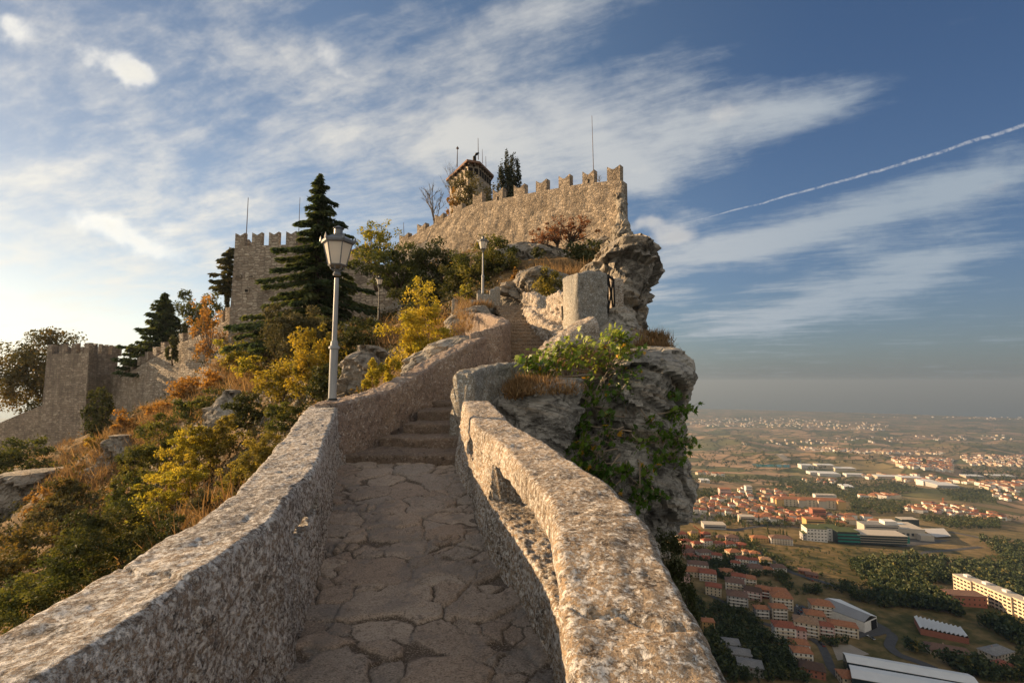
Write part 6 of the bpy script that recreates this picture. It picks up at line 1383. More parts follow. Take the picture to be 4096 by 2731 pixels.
# zoom-8 pixel of the foot, width px, storeys, wall, roof, hip, rotation, balcony, label
HS = [(105, 138, 58, 2, 'white', 'red', 1, 20, 0, 'white house with bright red roof peeping out just right of the cliff edge'),
 (200, 158, 76, 2, 'beige', 'red', 1, 10, 0, 'long red roofed house left of the yellow flat fronted house'), (275, 164, 56, 3, 'yellow', 'tan', 1, 15, 0, 'bright yellow three storey house beside the orange crane'),
 (355, 168, 58, 3, 'brick', 'red', 1, 8, 1, 'brick red house just right of the orange crane'), (445, 178, 60, 2, 'ochre', 'brown', 1, 10, 0, 'ochre house with dark windows right of the brick red house'), (525, 180, 84, 2, 'pink', 'brown', 1, -12, 0, 'broad brown roofed house right of the ochre house'),
 (228, 206, 72, 2, 'cream', 'red', .6, 12, 0, 'cream house below the long red roofed one, left end of the terrace row'), (300, 220, 66, 2, 'beige', 'red', .6, 12, 1, 'second terrace house from the left with a beige front'), (362, 216, 66, 3, 'white', 'red', .6, 12, 1, 'tall white terrace house in the middle of the row'), (432, 218, 66, 2, 'pink', 'red', .6, 12, 0, 'pinkish terrace house right of the tall white one'),
 (505, 222, 76, 2, 'white', 'red', .6, 10, 1, 'white terrace house with balconies near the right end of the row'), (585, 228, 66, 2, 'brick', 'red', 1, -10, 0, 'reddish house ending the terrace row, beside the straight road'),
 (228, 236, 88, 1, 'pink', 'red', 1, 14, 0, 'low red roof with pink wall below the cream terrace house'), (262, 262, 90, 1, 'pink', 'brown', 1, 24, 0, 'low pinkish house with a brownish roof, left edge of the second row'), (350, 278, 96, 2, 'white', 'brown', 1, 12, 1, 'pale house under a wide brown roof, middle of the second row'), (428, 296, 68, 2, 'white', 'red', .8, -20, 1, 'white house with angled red roof and balcony, right of the wide brown roof'),
 (255, 288, 80, 1, 'cream', 'red', 1, 10, 0, 'low house under a plain red roof, near the dark cliff tree'), (352, 304, 84, 1, 'cream', 'red', 1, -5, 0, 'single storey house with flat looking bright red roof'), (535, 276, 92, 2, 'cream', 'orange', 1, 6, 0, 'cream house with wide orange roof standing alone above the white pair'), (612, 270, 52, 2, 'beige', 'orange', 1, 6, 0, 'small beige house right of the wide orange roof'), (668, 284, 70, 2, 'beige', 'orange', 1, -16, 0, 'beige house with orange hipped roof beside the straight road'),
 (590, 322, 80, 2, 'white', 'red', .7, -14, 1, 'white end of the three coloured terrace'), (662, 328, 62, 2, 'blue', 'red', .7, -14, 0, 'pale blue middle house of the three coloured terrace'), (736, 326, 76, 2, 'yellow', 'tan', .7, -14, 1, 'pale yellow end of the three coloured terrace'), (545, 346, 62, 2, 'white', 'red', 1, -22, 0, 'small white house below the three coloured terrace'),
 (672, 364, 112, 1, 'cream', 'brown', 1, -10, 0, 'long low house with dull brown roof below the pale blue one'), (752, 372, 76, 1, 'beige', 'orange', 1, -18, 0, 'low orange roofed house joined to the long brown roof'), (820, 376, 90, 2, 'white', 'brown', .9, -10, 0, 'white house with grey brown roof near the meadow edge'), (985, 384, 76, 1, 'brick', 'brown', .2, -24, 0, 'upper of the two long brown barns by the meadow road'), (1028, 408, 76, 1, 'brick', 'brown', .2, -24, 0, 'lower of the two long brown barns by the meadow road'),
 (310, 356, 136, 2, 'white', 'brown', .8, -14, 1, 'white house with several brown gables at the left, below the pink row'), (280, 402, 130, 2, 'cream', 'orange', 1, -10, 0, 'wide orange red roofed house at the left, beside the dark trees'), (375, 430, 112, 3, 'white', 'red', .9, -18, 1, 'white three storey house with arched gallery and red roof'), (490, 388, 96, 1, 'cream', 'orange', 1, -10, 0, 'low house with bright orange roof among dark shrubs'), (228, 446, 60, 3, 'pink', 'brown', .8, -10, 0, 'pinkish house half hidden by the dark tree on the cliff'), (412, 520, 104, 3, 'cream', 'red', .9, -24, 0, 'cream three storey house standing alone below its terrace wall'),
 (548, 492, 122, 3, 'white', 'brown', .8, -22, 1, 'large white house with balconies and brown roof beside the curved lane'), (632, 448, 96, 2, 'cream', 'orange', .9, -18, 1, 'cream house with orange roof at the top of the curved lane'), (568, 452, 90, 3, 'white', 'red', .7, -22, 1, 'white gabled house with red roof behind the large white one'), (566, 600, 134, 4, 'grey', 'brown', 1, -20, 1, 'unfinished grey block wrapped in scaffolding under a brown roof'), (662, 548, 112, 3, 'pink', 'dark', .4, -26, 1, 'pale pink chalet house with steep dark gabled roof'), (724, 536, 92, 3, 'brick', 'orange', .9, -24, 1, 'brick coloured house with orange roof right of the pink chalet'), (826, 536, 116, 2, 'ochre', 'orange', .9, -14, 0, 'wide orange roofed house at the head of the car park'),
 (712, 664, 90, 3, 'grey', 'orange', .8, -8, 1, 'grey fronted house with orange dormer roof beside the retaining wall'), (846, 610, 132, 4, 'cream', 'orange', 1, -16, 1, 'tall cream block with tiled orange roof left of the car park'), (822, 678, 104, 4, 'beige', 'orange', .9, -8, 1, 'beige balcony block in front of the tall cream one'), (862, 806, 136, 4, 'white', 'red', .9, -14, 1, 'tall white apartment house with red roof and balconies on every floor'), (956, 800, 70, 3, 'pink', 'red', .9, -14, 0, 'narrow red roofed wing joined to the tall white apartment house'), (1006, 778, 152, 4, 'cream', 'tan', 1, -26, 1, 'cream balcony block with a broad tan roof in the middle of the cluster'), (1056, 706, 124, 3, 'cream', 'orange', .9, -20, 0, 'house under stepped orange roofs behind the tan roofed block'), (1102, 662, 142, 4, 'cream', 'orange', 1, -18, 1, 'cream apartment house with orange roof at the back of the cluster, nearest the white shed'), (1120, 776, 96, 3, 'pink', 'red', .9, -20, 1, 'pink house between the tan roofed block and the big orange corner block'), (1232, 776, 176, 3, 'cream', 'orange', 1, -22, 1, 'big corner block with orange hipped roof and cream balconies by the yard'),
 (956, 872, 116, 2, 'white', 'orange', .9, -12, 0, 'upper of two linked orange roofed houses below the tall white apartment house'), (972, 950, 124, 3, 'white', 'orange', .9, -12, 1, 'lower of two linked orange roofed houses below the tall white apartment house'), (372, 748, 84, 3, 'ochre', 'orange', .9, -8, 0, 'brick house with orange roof close beside the right parapet'), (1042, 1034, 156, 2, 'brick', 'dark', 1, -24, 0, 'dark brown roofed house among the trees at the bottom'), (1292, 1092, 150, 2, 'cream', 'orange', 1, -10, 0, 'orange roof at the bottom edge, left of the long white sheds'),
 (2250, 1020, 124, 2, 'brick', 'red', 1, 18, 0, 'dull red house at the far right edge, lower corner'), (2215, 930, 200, 2, 'beige', 'grey', 1, 16, 0, 'long pale house among trees at the lower right edge'), (1915, 905, 240, 1, 'beige', 'brown', .5, -24, 0, 'long low brown roof between the sawtooth shed and the long white sheds'), (836, 200, 140, 3, 'white', 'brown', 1, -14, 1, 'large white villa with balconies on the slope left of the glass offices'), (696, 184, 110, 2, 'ochre', 'orange', 1, -6, 0, 'orange roofed house among poplars left of the large villa')]
H8 = vhit([V8(h[0], h[1])[0] for h in HS], [V8(h[0], h[1])[1] for h in HS])
FOOT = []
for h, p in zip(HS, H8):
    w = h[2] * .636 * p[1] / F * .86; d = w * (.72 if w < 20 else .5)
    st = h[3]; make_house(h[9], w, d, st, h[4], h[5], R(h[7]), (p[0], p[1] + d * .4, p[2]), h[6], None, True, bool(h[8]), 2.6 if w > 9 else 2.5)
    FOOT.append((p[0], p[1] + d * .4, max(w, d) * .75))
def big_block(label, px, y, wpx, h, d, rz, wall, roof, cat='building', name='building', win=0, split=None, z8=True):
    p = vhit(*(V8(px, y) if z8 else V7(px, y)))[0]; w = wpx * .636 * p[1] / F
    t = thing(name, label, cat, (p[0], p[1] + d / 2, p[2]), R(rz)); MB().box((0, 0, h / 2 - 5), (w, d, h + 10)).build('wall', M[wall], t)
    FOOT.append((p[0], p[1] + d / 2, w * .5)); return t, w, p
# long gabled and saw-tooth sheds, drawn from their roof corners
def shed(label, px, h, mats, rise, name='shed', bays=1, wall='w_grey'):
    """px: four roof-eave corners in zoom-8 pixels, near-left, near-right, far-right, far-left"""
    G = vhit([V8(*q)[0] for q in px], [V8(*q)[1] for q in px]); sc = [np.array(at(*V8(*q), g[1])) for q, g in zip(px, G)]
    zz = np.mean(G[:, 2]); P = []
    for q in px:   # roof corners lie h above the ground
        u, y, z = ray(*V8(*q)); Y = G[:, 1].mean()
        for _ in range(12):
            gz = float(vground(np.array([Y * u / y]), np.array([Y]))[0]) + h; Y += (gz - Y * z / y) / (z / y) * .8
        P.append(np.array((Y * u / y, Y, zz + h)))
    t = thing(name, label, 'shed', (P[0] + P[2]) / 2 - (0, 0, h), 0)
    W = MB().add([tuple(p - (0, 0, h + 8)) for p in P] + [tuple(p - (0, 0, .1)) for p in P], [(0, 1, 5, 4), (1, 2, 6, 5), (2, 3, 7, 6), (3, 0, 4, 7)]); W.build('wall', M[wall], t, True)
    for b in range(bays):
        f0, f1 = b / bays, (b + 1) / bays; fm = (f0 + f1) / 2 if mats[0] != 'saw' else f1
        l = lambda f, a, c: P[a] + (P[c] - P[a]) * f
        up = np.array((0, 0, rise))
        if mats[0] == 'saw':
            f2 = f0 + (f1 - f0) * .74
            MB().prism([l(f0, 0, 1), l(f2, 0, 1) + up, l(f2, 3, 2) + up, l(f0, 3, 2)], (0, 0, .3)).build('roof', M['metal_white'], t, True)
            MB().prism([l(f2, 0, 1) + up, l(f1, 0, 1), l(f1, 3, 2), l(f2, 3, 2) + up], (0, 0, .25)).build('skylight', M['metal_grey'], t, True)
        else:
            MB().prism([l(f0, 0, 3), l(f0, 1, 2), l(fm, 1, 2) + up, l(fm, 0, 3) + up], (0, 0, .3)).build('roof', M[mats[0]], t, True)
            MB().prism([l(fm, 0, 3) + up, l(fm, 1, 2) + up, l(f1, 1, 2), l(f1, 0, 3)], (0, 0, .3)).build('roof', M[mats[1]], t, True)
    for p in P: FOOT.append((p[0], p[1], 14))
    FOOT.append((*((P[0] + P[2]) / 2)[:2], 45)); return t, P
t, P = shed('white gabled warehouse with one grey roof slope, beside the apartment cluster', [(1036, 575), (1348, 692), (1426, 655), (1195, 545)], 8, ['metal_grey', 'metal_white'], 3.2, wall='w_white')
MB().prism([P[1] + (P[2] - P[1]) * .52 + (.0, -.3, -1.0), P[1] + (P[2] - P[1]) * .93 + (0, -.3, -1.0), P[1] + (P[2] - P[1]) * .93 + (0, -.3, -9), P[1] + (P[2] - P[1]) * .52 + (0, -.3, -9)], (.2, -.2, 0)).build('door', M['void'], t, True)
shed('upper of the two long white roofed sheds at the bottom of the view', [(1240, 945), (2080, 1085), (2000, 1010), (1212, 882)], 8, ['metal_white', 'metal_white'], 1.6, wall='glass_dark')
shed('lower of the two long white roofed sheds at the bottom of the view', [(1270, 1045), (2180, 1200), (2070, 1092), (1250, 960)], 8, ['metal_white', 'metal_white'], 1.4, wall='glass_dark')
shed('pale sawtooth roofed factory in the wood below the long white apartments', [(1700, 728), (2006, 788), (1960, 728), (1660, 655)], 4.5, ['saw', 'metal_white', 'metal_white'], 1.6, bays=11, wall='w_brick')
def house_flat(label, q, w, d, h, rz, mat):
    p = vhit(*V8(*q))[0]; t = thing('house', label, 'house', p, R(rz)); MB().box((0, 0, h / 2 - 4), (w, d, h + 8)).build('wall', M['w_grey'], t); roof_mesh(w, d, h + .003, 1.6, 1, .5).build('roof', M[mat], t); win_boxes(t, w, d, h, 2, 0, 0); FOOT.append((p[0], p[1], w * .6))
house_flat('upper of three stepped grey roofed houses in the trees beside the parapet', (505, 860), 13, 10, 6, -14, 'r_grey'); house_flat('middle of three stepped grey roofed houses in the trees beside the parapet', (570, 925), 14, 10, 6, -16, 'r_grey'); house_flat('lowest of three stepped grey roofed houses in the trees beside the parapet', (630, 1000), 16, 11, 6, -18, 'r_grey')
def slab_flats():
    A_, B_ = [vhit(*V8(*q))[0] for q in ((1908, 500), (2420, 705))]; t = thing('apartment_building', 'very long white apartment slab with rows of balconies at the right edge', 'apartments', A_, math.atan2(B_[1] - A_[1], B_[0] - A_[0]))
    L_ = np.linalg.norm((B_ - A_)[:2]); dz = B_[2] - A_[2]; n = 4
    for k in range(n):
        x0 = L_ * k / n; hh = 17 - k * .6; z = dz * k / n
        w = MB().box((x0 + L_ / n / 2, 7 + (k % 2) * 1.5, z + hh / 2 - 6), (L_ / n - .05, 13, hh + 12)).build('wall', M['w_cream'], t)
        MB().box((x0 + L_ / n / 2, 7 + (k % 2) * 1.5, z + hh + .35), (L_ / n + .1, 13.5, .6)).build('roof', M['concrete'], t); MB().box((x0 + L_ / n * .4, 8, z + hh + 1.6), (4, 4, 2)).build('roof_hut', M['w_white'], t)
        for s in range(5):
            for c in range(5): MB().box((x0 + L_ / n * (c + .5) / 5, .35 + (k % 2) * 1.5, z + hh * (s + .45) / 5), (L_ / n / 5 * .6, .3, 1.5)).build('window', M['pane'] if (s + c) % 4 else M['shutter'], t)
    for f in (.1, .4, .7, .95): FOOT.append((A_[0] + (B_[0] - A_[0]) * f, A_[1] + (B_[1] - A_[1]) * f + 6, 26))
    p = vhit(*V8(2010, 590))[0]; t2 = thing('building', 'flat roofed brick annex in front of the very long white apartment slab', 'building', p, R(-8)); MB().box((0, 6, 0), (28, 13, 18)).build('wall', M['w_brick'], t2); MB().box((0, 6, 9.2), (28.6, 13.6, .4)).build('roof', M['r_brown'], t2); win_boxes(t2, 28, 1, 8.5, 2, 0, 0, .8); FOOT.append((p[0], p[1], 20))
slab_flats()
def offices():
    for (lb, x, y, w, h, d, rz, wall, rf, st) in (('left white office cube with a grass roof above the meadow', 1065, 968, 112, 17, 22, -12, 'w_white', 'roof_green', 4), ('right white office cube with a grass roof beside the teal glass', 1165, 966, 96, 17, 22, -10, 'w_white', 'roof_green', 4), ('small grey annex left of the white office cubes', 1005, 962, 60, 9, 14, -14, 'w_grey', 'roof_green', 2),
            ('dark glass pavilion with flat roof behind the beige offices', 1642, 868, 100, 10, 16, -4, 'glass_dark', 'concrete', 2)):
        t, W_, p = big_block(lb, x, y, w, h, d, rz, wall, rf, z8=False, name='office_building'); MB().box((0, 0, h + .3), (W_ + .4, d + .4, .5)).build('roof', M[rf], t); win_boxes(t, W_, d, h, st, 0, 0, .75, M['pane'], ww=2.0)
    t, W_, p = big_block('teal banded glass office with a long curved dark glass wing', 1262, 985, 125, 16, 24, -8, 'glass_dark', 'roof_green', z8=False, name='office_building'); MB().box((0, 0, 16.3), (W_ + .4, 24.4, .5)).build('roof', M['roof_green'], t)
    for s in range(3): MB().box((0, -12.2, 4 + s * 4.3), (W_ + .3, .5, 1.9)).build('teal_band', M['glass_teal'], t)
    for s in range(4): MB().box((W_ / 2 + 28, 4 - s * 1.0, 1.6 + s * 3.4), (62, 26, 2.4)).build('glass_wing', M['glass_dark'], t); MB().box((W_ / 2 + 28, 4 - s * 1.0, 3.2 + s * 3.4), (63, 27, .8)).build('floor_edge', M['concrete'], t)
    MB().box((W_ / 2 + 56, -4, 8), (14, 10, 9)).build('teal_band', M['glass_teal'], t)
    t, W_, p = big_block('beige stepped office building behind the dark glass wing', 1468, 945, 196, 18, 20, -8, 'concrete', 'concrete', z8=False, name='office_building'); MB().box((0, 0, 18.3), (W_ + .4, 20.4, .5)).build('roof', M['r_grey'], t); MB().box((W_ * .3, -.5, 21), (W_ * .36, 14, 5)).build('penthouse', M['w_white'], t)
    for s in range(4): MB().box((0, -10.1, 3.2 + s * 4), (W_ * .92, .3, 1.3)).build('window_band', M['pane'], t)
    t, W_, p = big_block('large beige shopping hall with pale blue roof strip, right of the offices', 1612, 946, 236, 13, 40, -9, 'concrete', 'concrete', z8=False, name='office_building'); MB().box((0, 0, 13.3), (W_ + .4, 40.4, .5)).build('roof', M['concrete'], t); MB().box((-W_ * .1, 6, 14.2), (W_ * .7, 5, 1.2)).build('skylight', M['w_blue'], t); MB().box((W_ * .42, -26, 4), (W_ * .3, 12, 9)).build('annex', M['concrete'], t)
    for k in range(9): MB().box((-W_ * .45 + k * W_ * .11, -20.1, 5.5), (W_ * .06, .3, 4)).build('window', M['pane'], t)
    t, W_, p = big_block('long orange roofed apartment complex with projecting wings in the upper town', 1000, 752, 400, 15, 15, -9, 'w_cream', 'r_orange', z8=False, name='apartment_building', cat='apartments')
    roof_mesh(W_, 15, 15.01, 4, 1, .8).build('roof', M['r_orange'], t)
    for f in (-.42, -.1, .18, .45):
        MB().box((W_ * f, -9, 6), (W_ * .11, 12, 18)).build('wing', M['w_ochre'] if abs(f) > .4 else M['w_beige'], t); q = roof_mesh(W_ * .11, 12, 15.01, 3, 1, .6); q.v = [(x + W_ * f, y - 9, z) for x, y, z in q.v]; q.build('wing_roof', M['r_orange'], t)
    for s in range(4):
        for k in range(14): MB().box((W_ * (-.36 + .055 * k), -7.6, 2 + s * 3.5), (2.2, .3, 1.5)).build('window', M['pane'], t)
    for f in (-.4, 0, .4): FOOT.append((p[0] + W_ * f, p[1] + 5, 22))
    for (lb, x, y, w, h, d, wall) in (('pair of white factory halls nearest the teal pond', 995, 510, 70, 16, 40, 'w_white'), ('long white terraced factory right of the pond', 1110, 512, 100, 18, 40, 'w_cream'), ('glasshouse roofed factory hall in the middle distance', 1140, 560, 120, 12, 60, 'metal_white'), ('small white hall left of the glasshouse roofed hall', 1045, 548, 60, 10, 40, 'w_white'), ('long pale hall behind the glasshouse roofed hall', 1235, 525, 120, 12, 40, 'w_cream'),
                (
'low white hall right of the glasshouse roofed hall', 1300, 558, 110, 8, 30, 'w_white'), ('long beige factory on the plain, right of the white halls', 1520, 580, 150, 13, 40, 'w_beige'), ('cream factory pair further right on the plain', 1660, 588, 130, 13, 40, 'w_cream'), ('white cube factory at the dark wood edge', 1770, 615, 80, 14, 40, 'w_white'), ('wide grey roofed hall at the right of the plain', 1885, 632, 120, 9, 60, 'w_grey'), ('low white hall at the foot of the pale slope on the left', 352, 598, 56, 7, 25, 'w_white'), ('white dome roofed sports hall in the wooded ridge', 1260, 640, 60, 9, 40, 'w_white'), ('long white terrace building on the wooded ridge', 1110, 705, 120, 11, 14, 'w_white'), ('white boxy block at the top of the upper town', 628, 668, 36, 18, 16, 'w_white'), ('pink stepped block at the top left of the upper town', 480, 682, 66, 16, 18, 'w_pink'), ('flat roofed grey school beside the railing street', 415, 890, 130, 6, 18, 'w_grey'), ('three storey beige block with dark window bands', 620, 858, 86, 11, 14, 'w_beige'), ('brick and white five storey block in the upper town', 1070, 818, 76, 14, 14, 'w_brick'), ('ochre apartment block just above the white office cubes', 1050, 888, 108, 14, 16, 'w_ochre'), ('pale factory long hall at the far right of the plain', 2230, 570, 130, 10, 40, 'w_cream'), ('dim factory hall left of the far right hall', 2050, 572, 100, 10, 40, 'w_beige')):
        t, W_, p = big_block(lb, x, y, w, h, d, -8, wall, 'concrete', z8=False, name='factory_hall' if y < 645 else 'building', cat='factory' if y < 645 else 'building'); MB().box((0, 0, h + .4), (W_ + .5, d + .5, .8)).build('roof', M['metal_white'] if y < 645 else (M['r_orange'] if wall in ('w_brick', 'w_ochre', 'w_pink') else M['concrete']), t)
        for s in range(max(1, int(h / 5))): MB().box((0, -d / 2 - .1, h * (s + .5) / max(1, int(h / 5))), (W_ * .9, .3, 1.5)).build('window_band', M['pane'], t)
offices()
# ---- smaller houses of the upper town and the hamlets beyond
TPL = []
r = np.random.RandomState(77)
for k in range(16):
    wl = ['white', 'cream', 'beige', 'pink', 'white', 'ochre', 'cream', 'white'][k % 8]; rf = ['orange', 'red', 'orange', 'tan', 'red', 'orange', 'brown', 'orange'][(k * 3 + k // 8) % 8]
    TPL.append((wl, rf, r.uniform(10, 17), r.uniform(8, 11), r.randint(2, 4), r.uniform(.6, 1)))
def far_house(k, loc, rz, label, group, cache={}):
    wl, rf, w, d, st, hip = TPL[k]
    if k not in cache:
        t = make_house(label, w, d, st, wl, rf, rz, loc, hip, group, False); cache[k] = t; return t
    s = cache[k]; c = s.copy(); COL.objects.link(c); c.location = loc; c.rotation_euler = (0, 0, rz); c['label'] = label; c['group'] = group
    for ch in s.children:
        q = ch.copy(); COL.objects.link(q); q.parent = c
        for g in ch.children: e = g.copy(); COL.objects.link(e); e.parent = q
    return c
def poly_points(poly, n, r):
    P = np.array(poly, float); out = []
    while len(out) < n:
        q = P.min(0) + r.rand(2) * (P.max(0) - P.min(0)); c = False; j = len(P) - 1
        for i in range(len(P)):
            if (P[i, 1] > q[1]) != (P[j, 1] > q[1]) and q[0] < (P[j, 0] - P[i, 0]) * (q[1] - P[i, 1]) / (P[j, 1] - P[i, 1]) + P[i, 0]: c = not c
            j = i
        if c: out.append(q)
    return np.array(out)
def free(p, rad, extra=0.0):
    return all((p[0] - a) ** 2 + (p[1] - b) ** 2 > (c + rad + extra) ** 2 for a, b, c in FOOT)
REG = [([V7(170, 700), V7(440, 690), V7(600, 640), V7(900, 640), V7(960, 690), V7(800, 720), V7(760, 800), V7(640, 830), V7(420, 820), V7(250, 780)], 92, 'houses of the upper town', 'small orange roofed house crowded into the upper town left of the long orange complex'),
       ([V7(560, 800), V7(790, 770), V7(1000, 780), V7(1180, 830), V7(960, 870), V7(700, 850)], 34, 'houses below the long complex', 'small tiled house in the trees just below the long orange roofed complex'),
       ([V7(1180, 830), V7(1290, 820), V7(1460, 830), V7(1440, 870), V7(1330, 880), V7(1200, 870)], 10, 'houses behind the offices', 'house of the small red roofed cluster behind the glass offices'),
       ([V7(1590, 760), V7(1700, 740), V7(1900, 740), V7(2180, 800), V7(2300, 830), V7(2100, 850), V7(1950, 810), V7(1650, 785)], 58, 'houses of the ridge village', 'pale house of the sunlit ridge village strung out at the right'),
       ([V7(2090, 640), V7(2352, 650), V7(2352, 715), V7(2200, 710)], 16, 'houses at the right edge', 'blurred orange house in the cluster at the right edge above the ridge village'),
       ([V7(950, 580), V7(1200, 580), V7(1200, 605), V7(960, 615)], 10, 'houses on the wooded ridge', 'tiny house on the crest of the wooded ridge'),
       ([V7(140, 690), V7(240, 690), V7(230, 760), V7(150, 740)], 6, 'houses beside the cliff', 'small house right beside the cliff edge at the left end of the upper town')]
r = np.random.RandomState(78); n_h = 0
for poly, n, grp, lb in REG:
    pts = poly_points(poly, n * 7, r); H = vhit(pts[:, 0], pts[:, 1]); c = 0
    for p in H:
        if c >= n: break
        if np.isnan(p[1]) or not free(p, 6.5): continue
        far_house(r.randint(16), tuple(p), R(r.choice([-20, -12, 70, 15, -8]) + r.normal() * 6), lb, grp); FOOT.append((p[0], p[1], 5.5)); c += 1; n_h += 1
print('far houses', n_h)
# far hamlets on the plain: beyond counting
def specks():
    r = np.random.RandomState(80); m = []; rf = []; V = []; Fc = []; MI = []
    lines = [([V7(1500, 440), V7(1900, 450), V7(1900, 530), V7(1560, 500)], 230), ([V7(1950, 430), V7(2352, 430), V7(2352, 500), V7(2000, 490)], 170), ([V7(250, 200), V7(800, 190), V7(1500, 230), V7(1500, 270), V7(250, 240)], 260), ([V7(260, 130), V7(1500, 150), V7(2352, 170), V7(2352, 200), V7(260, 170)], 330),
             ([V7(950, 375), V7(1300, 390), V7(1320, 410), V7(960, 400)], 60), ([V7(1330, 400), V7(1850, 405), V7(1850, 425), V7(1340, 415)], 60), ([V7(1200, 540), V7(1800, 560), V7(2050, 600), V7(1850, 620), V7(1300, 570)], 60), ([V7(300, 540), V7(460, 545), V7(460, 560), V7(310, 555)], 12), ([V7(560, 330), V7(2300, 290), V7(2300, 330), V7(600, 370)], 70), ([V7(2050, 600), V7(2352, 600), V7(2352, 640), V7(2100, 640)], 60), ([V7(1250, 690), V7(1600, 680), V7(1590, 700), V7(1300, 705)], 14)]
    for poly, n in lines:
        pts = poly_points(poly, n, r); H = vhit(pts[:, 0], pts[:, 1])
        for p in H:
            if np.isnan(p[1]): continue
            s = r.uniform(.8, 1.5) * (1 + p[1] / 9000); w, d, h = 12 * s, 9 * s, 6.5 * s; a = r.rand() * 3; q = MB().box((p[0], p[1], p[2] + h / 2 - 2), (w, d, h + 4), a).box((p[0], p[1], p[2] + h + 1.0), (w * 1.05, d * 1.05, 2.0), a, .45); b = len(V); V += q.v; Fc += [tuple(b + i for i in f) for f in q.f]; MI += [r.randint(2)] * 6 + [2] * 6
    me = list_mesh('far_houses', V, Fc); me.polygons.foreach_set('material_index', MI); o = link_mesh('far_houses', me, [M['w_white'], M['w_cream'], M['r_orange']]); o['kind'] = 'stuff'
specks()
# ---- valley trees
def blob(r, H_, W_, n, cone=0.0):
    d = r.normal(size=(n, 3)); d /= np.linalg.norm(d, axis=1)[:, None]; K = 7; kc = r.normal(size=(K, 3)); kc /= np.linalg.norm(kc, axis=1)[:, None]; kc *= .62; who = r.randint(K, size=n)
    C = kc[who] + d * (.46 * r.rand(n) ** .4)[:, None]; C[:, 2] = np.clip(C[:, 2], -1, 1)
    if cone: C[:, :2] *= (1 - cone * (C[:, 2:] + 1) / 2)
    return C * (W_ / 2, W_ / 2, H_ / 2) + (0, 0, H_ * .56), (r.rand(K)[who] * .6 + r.rand(n) * .4)
def tree_mesh(name, H_, W_, n, size, seed, cone=0.0, t0=0, t1=1):
    r = np.random.RandomState(seed); C, t = blob(r, H_, W_, n, cone); V, Fc = leaf_quads(C, size, r, .3, 1.5); return arr_mesh(name, V, Fc, dict(tint=t0 + (t1 - t0) * t))
KIND = []
for k in range(10):
    kind = ['round', 'round', 'gold', 'poplar', 'round', 'dark', 'round', 'gold', 'poplar', 'dark'][k]; H_, W_ = {'round': (9, 8.5), 'gold': (9, 8), 'poplar': (15, 4.2), 'dark': (11, 7)}[kind]
    t0, t1 = {'round': (.1, .85), 'gold': (.5, 1), 'poplar': (.25, .75), 'dark': (0, .5)}[kind]
    cm = tree_mesh('crown', H_, W_, 190, 1.15, 300 + k, .55 if kind == 'poplar' else 0, t0, t1); cm.materials.append(L['valley'])
    tm = MB().tube([(0, 0, -1), (0, 0, H_ * .45)], [.3, .18], 6); tme = list_mesh('trunk', tm.v, tm.f); tme.materials.append(M['bark']); KIND.append((kind, cm, tme))
def vtree(k, p, s, label, group):
    kind, cm, tm = KIND[k]; nm = {'round': 'broadleaf_tree', 'gold': 'broadleaf_tree', 'poplar': 'poplar_tree', 'dark': 'evergreen_tree'}[kind]
    t = thing(nm, label, 'tree', p, r.rand() * 6.28, group); t.scale = (s, s, s * r.uniform(.85, 1.2))
    for n_, me in (('crown', cm), ('trunk', tm)): o = bpy.data.objects.new(n_, me); COL.objects.link(o); o.parent = t
r = np.random.RandomState(81); NT_ = 0
def trees_in(poly, n, kinds, label, group, s0=.8, s1=1.3):
    global NT_
    pts = poly_points(poly, n * 3, r); H = vhit(pts[:, 0], pts[:, 1]); c = 0; used = []
    for p in H:
        if c >= n: break
        if np.isnan(p[1]) or not free(p, 2.5): continue
        vtree(kinds[r.randint(len(kinds))], p, r.uniform(s0, s1), label, group); FOOT_T.append((p[0], p[1], 3)); c += 1; NT_ += 1
FOOT_T = []
trees_in([V8(430, 800), V8(700, 790), V8(890, 960), V8(1000, 1071), V8(560, 1071)], 60, [5, 9, 0, 4], 'dark tree of the copse between the grey roofed houses and the linked orange roofs', 'copse at the bottom', .8, 1.2)
trees_in([V8(240, 440), V8(480, 590), V8(680, 680), V8(780, 800), V8(450, 790), V8(300, 620)], 46, [0, 4, 5, 6], 'scrubby tree on the slope beneath the scaffolded block', 'trees on the slope under the houses', .5, .9)
trees_in([V8(560, 160), V8(720, 150), V8(930, 150), V8(940, 190), V8(620, 220)], 16, [3, 8, 2], 'poplar or bushy tree in the line left of the white office cubes', 'trees left of the offices', .7, 1.0)
trees_in([V8(640, 360), V8(860, 380), V8(880, 460), V8(700, 440)], 14, [0, 1, 2], 'rounded tree between the long brown roof and the curved lane', 'trees above the curved lane', .7, 1.1)
trees_in([V8(930, 460), V8(1250, 470), V8(1420, 540), V8(1400, 600), V8(1000, 530)], 34, [0, 1, 4, 5, 7], 'tree in the dark belt behind the white warehouse', 'tree belt behind the warehouse', .8, 1.3)
trees_in([V8(1430, 690), V8(1640, 700), V8(1700, 860), V8(1560, 860), V8(1500, 760)], 30, [0, 4, 5, 9], 'dark tree between the curved road and the sawtooth factory', 'trees beside the curved road', .8, 1.3)
trees_in([V7(180, 760), V7(560, 840), V7(960, 800), V7(1000, 860), V7(560, 900), V7(180, 850)], 40, [0, 1, 2, 3], 'garden tree among the houses of the upper town', 'garden trees of the upper town', .6, 1.0)
trees_in([V7(960, 840), V7(1340, 850), V7(1350, 890), V7(1140, 885)], 12, [3, 8], 'slim poplar standing behind the office buildings', 'poplars behind the offices', .7, 1.0)
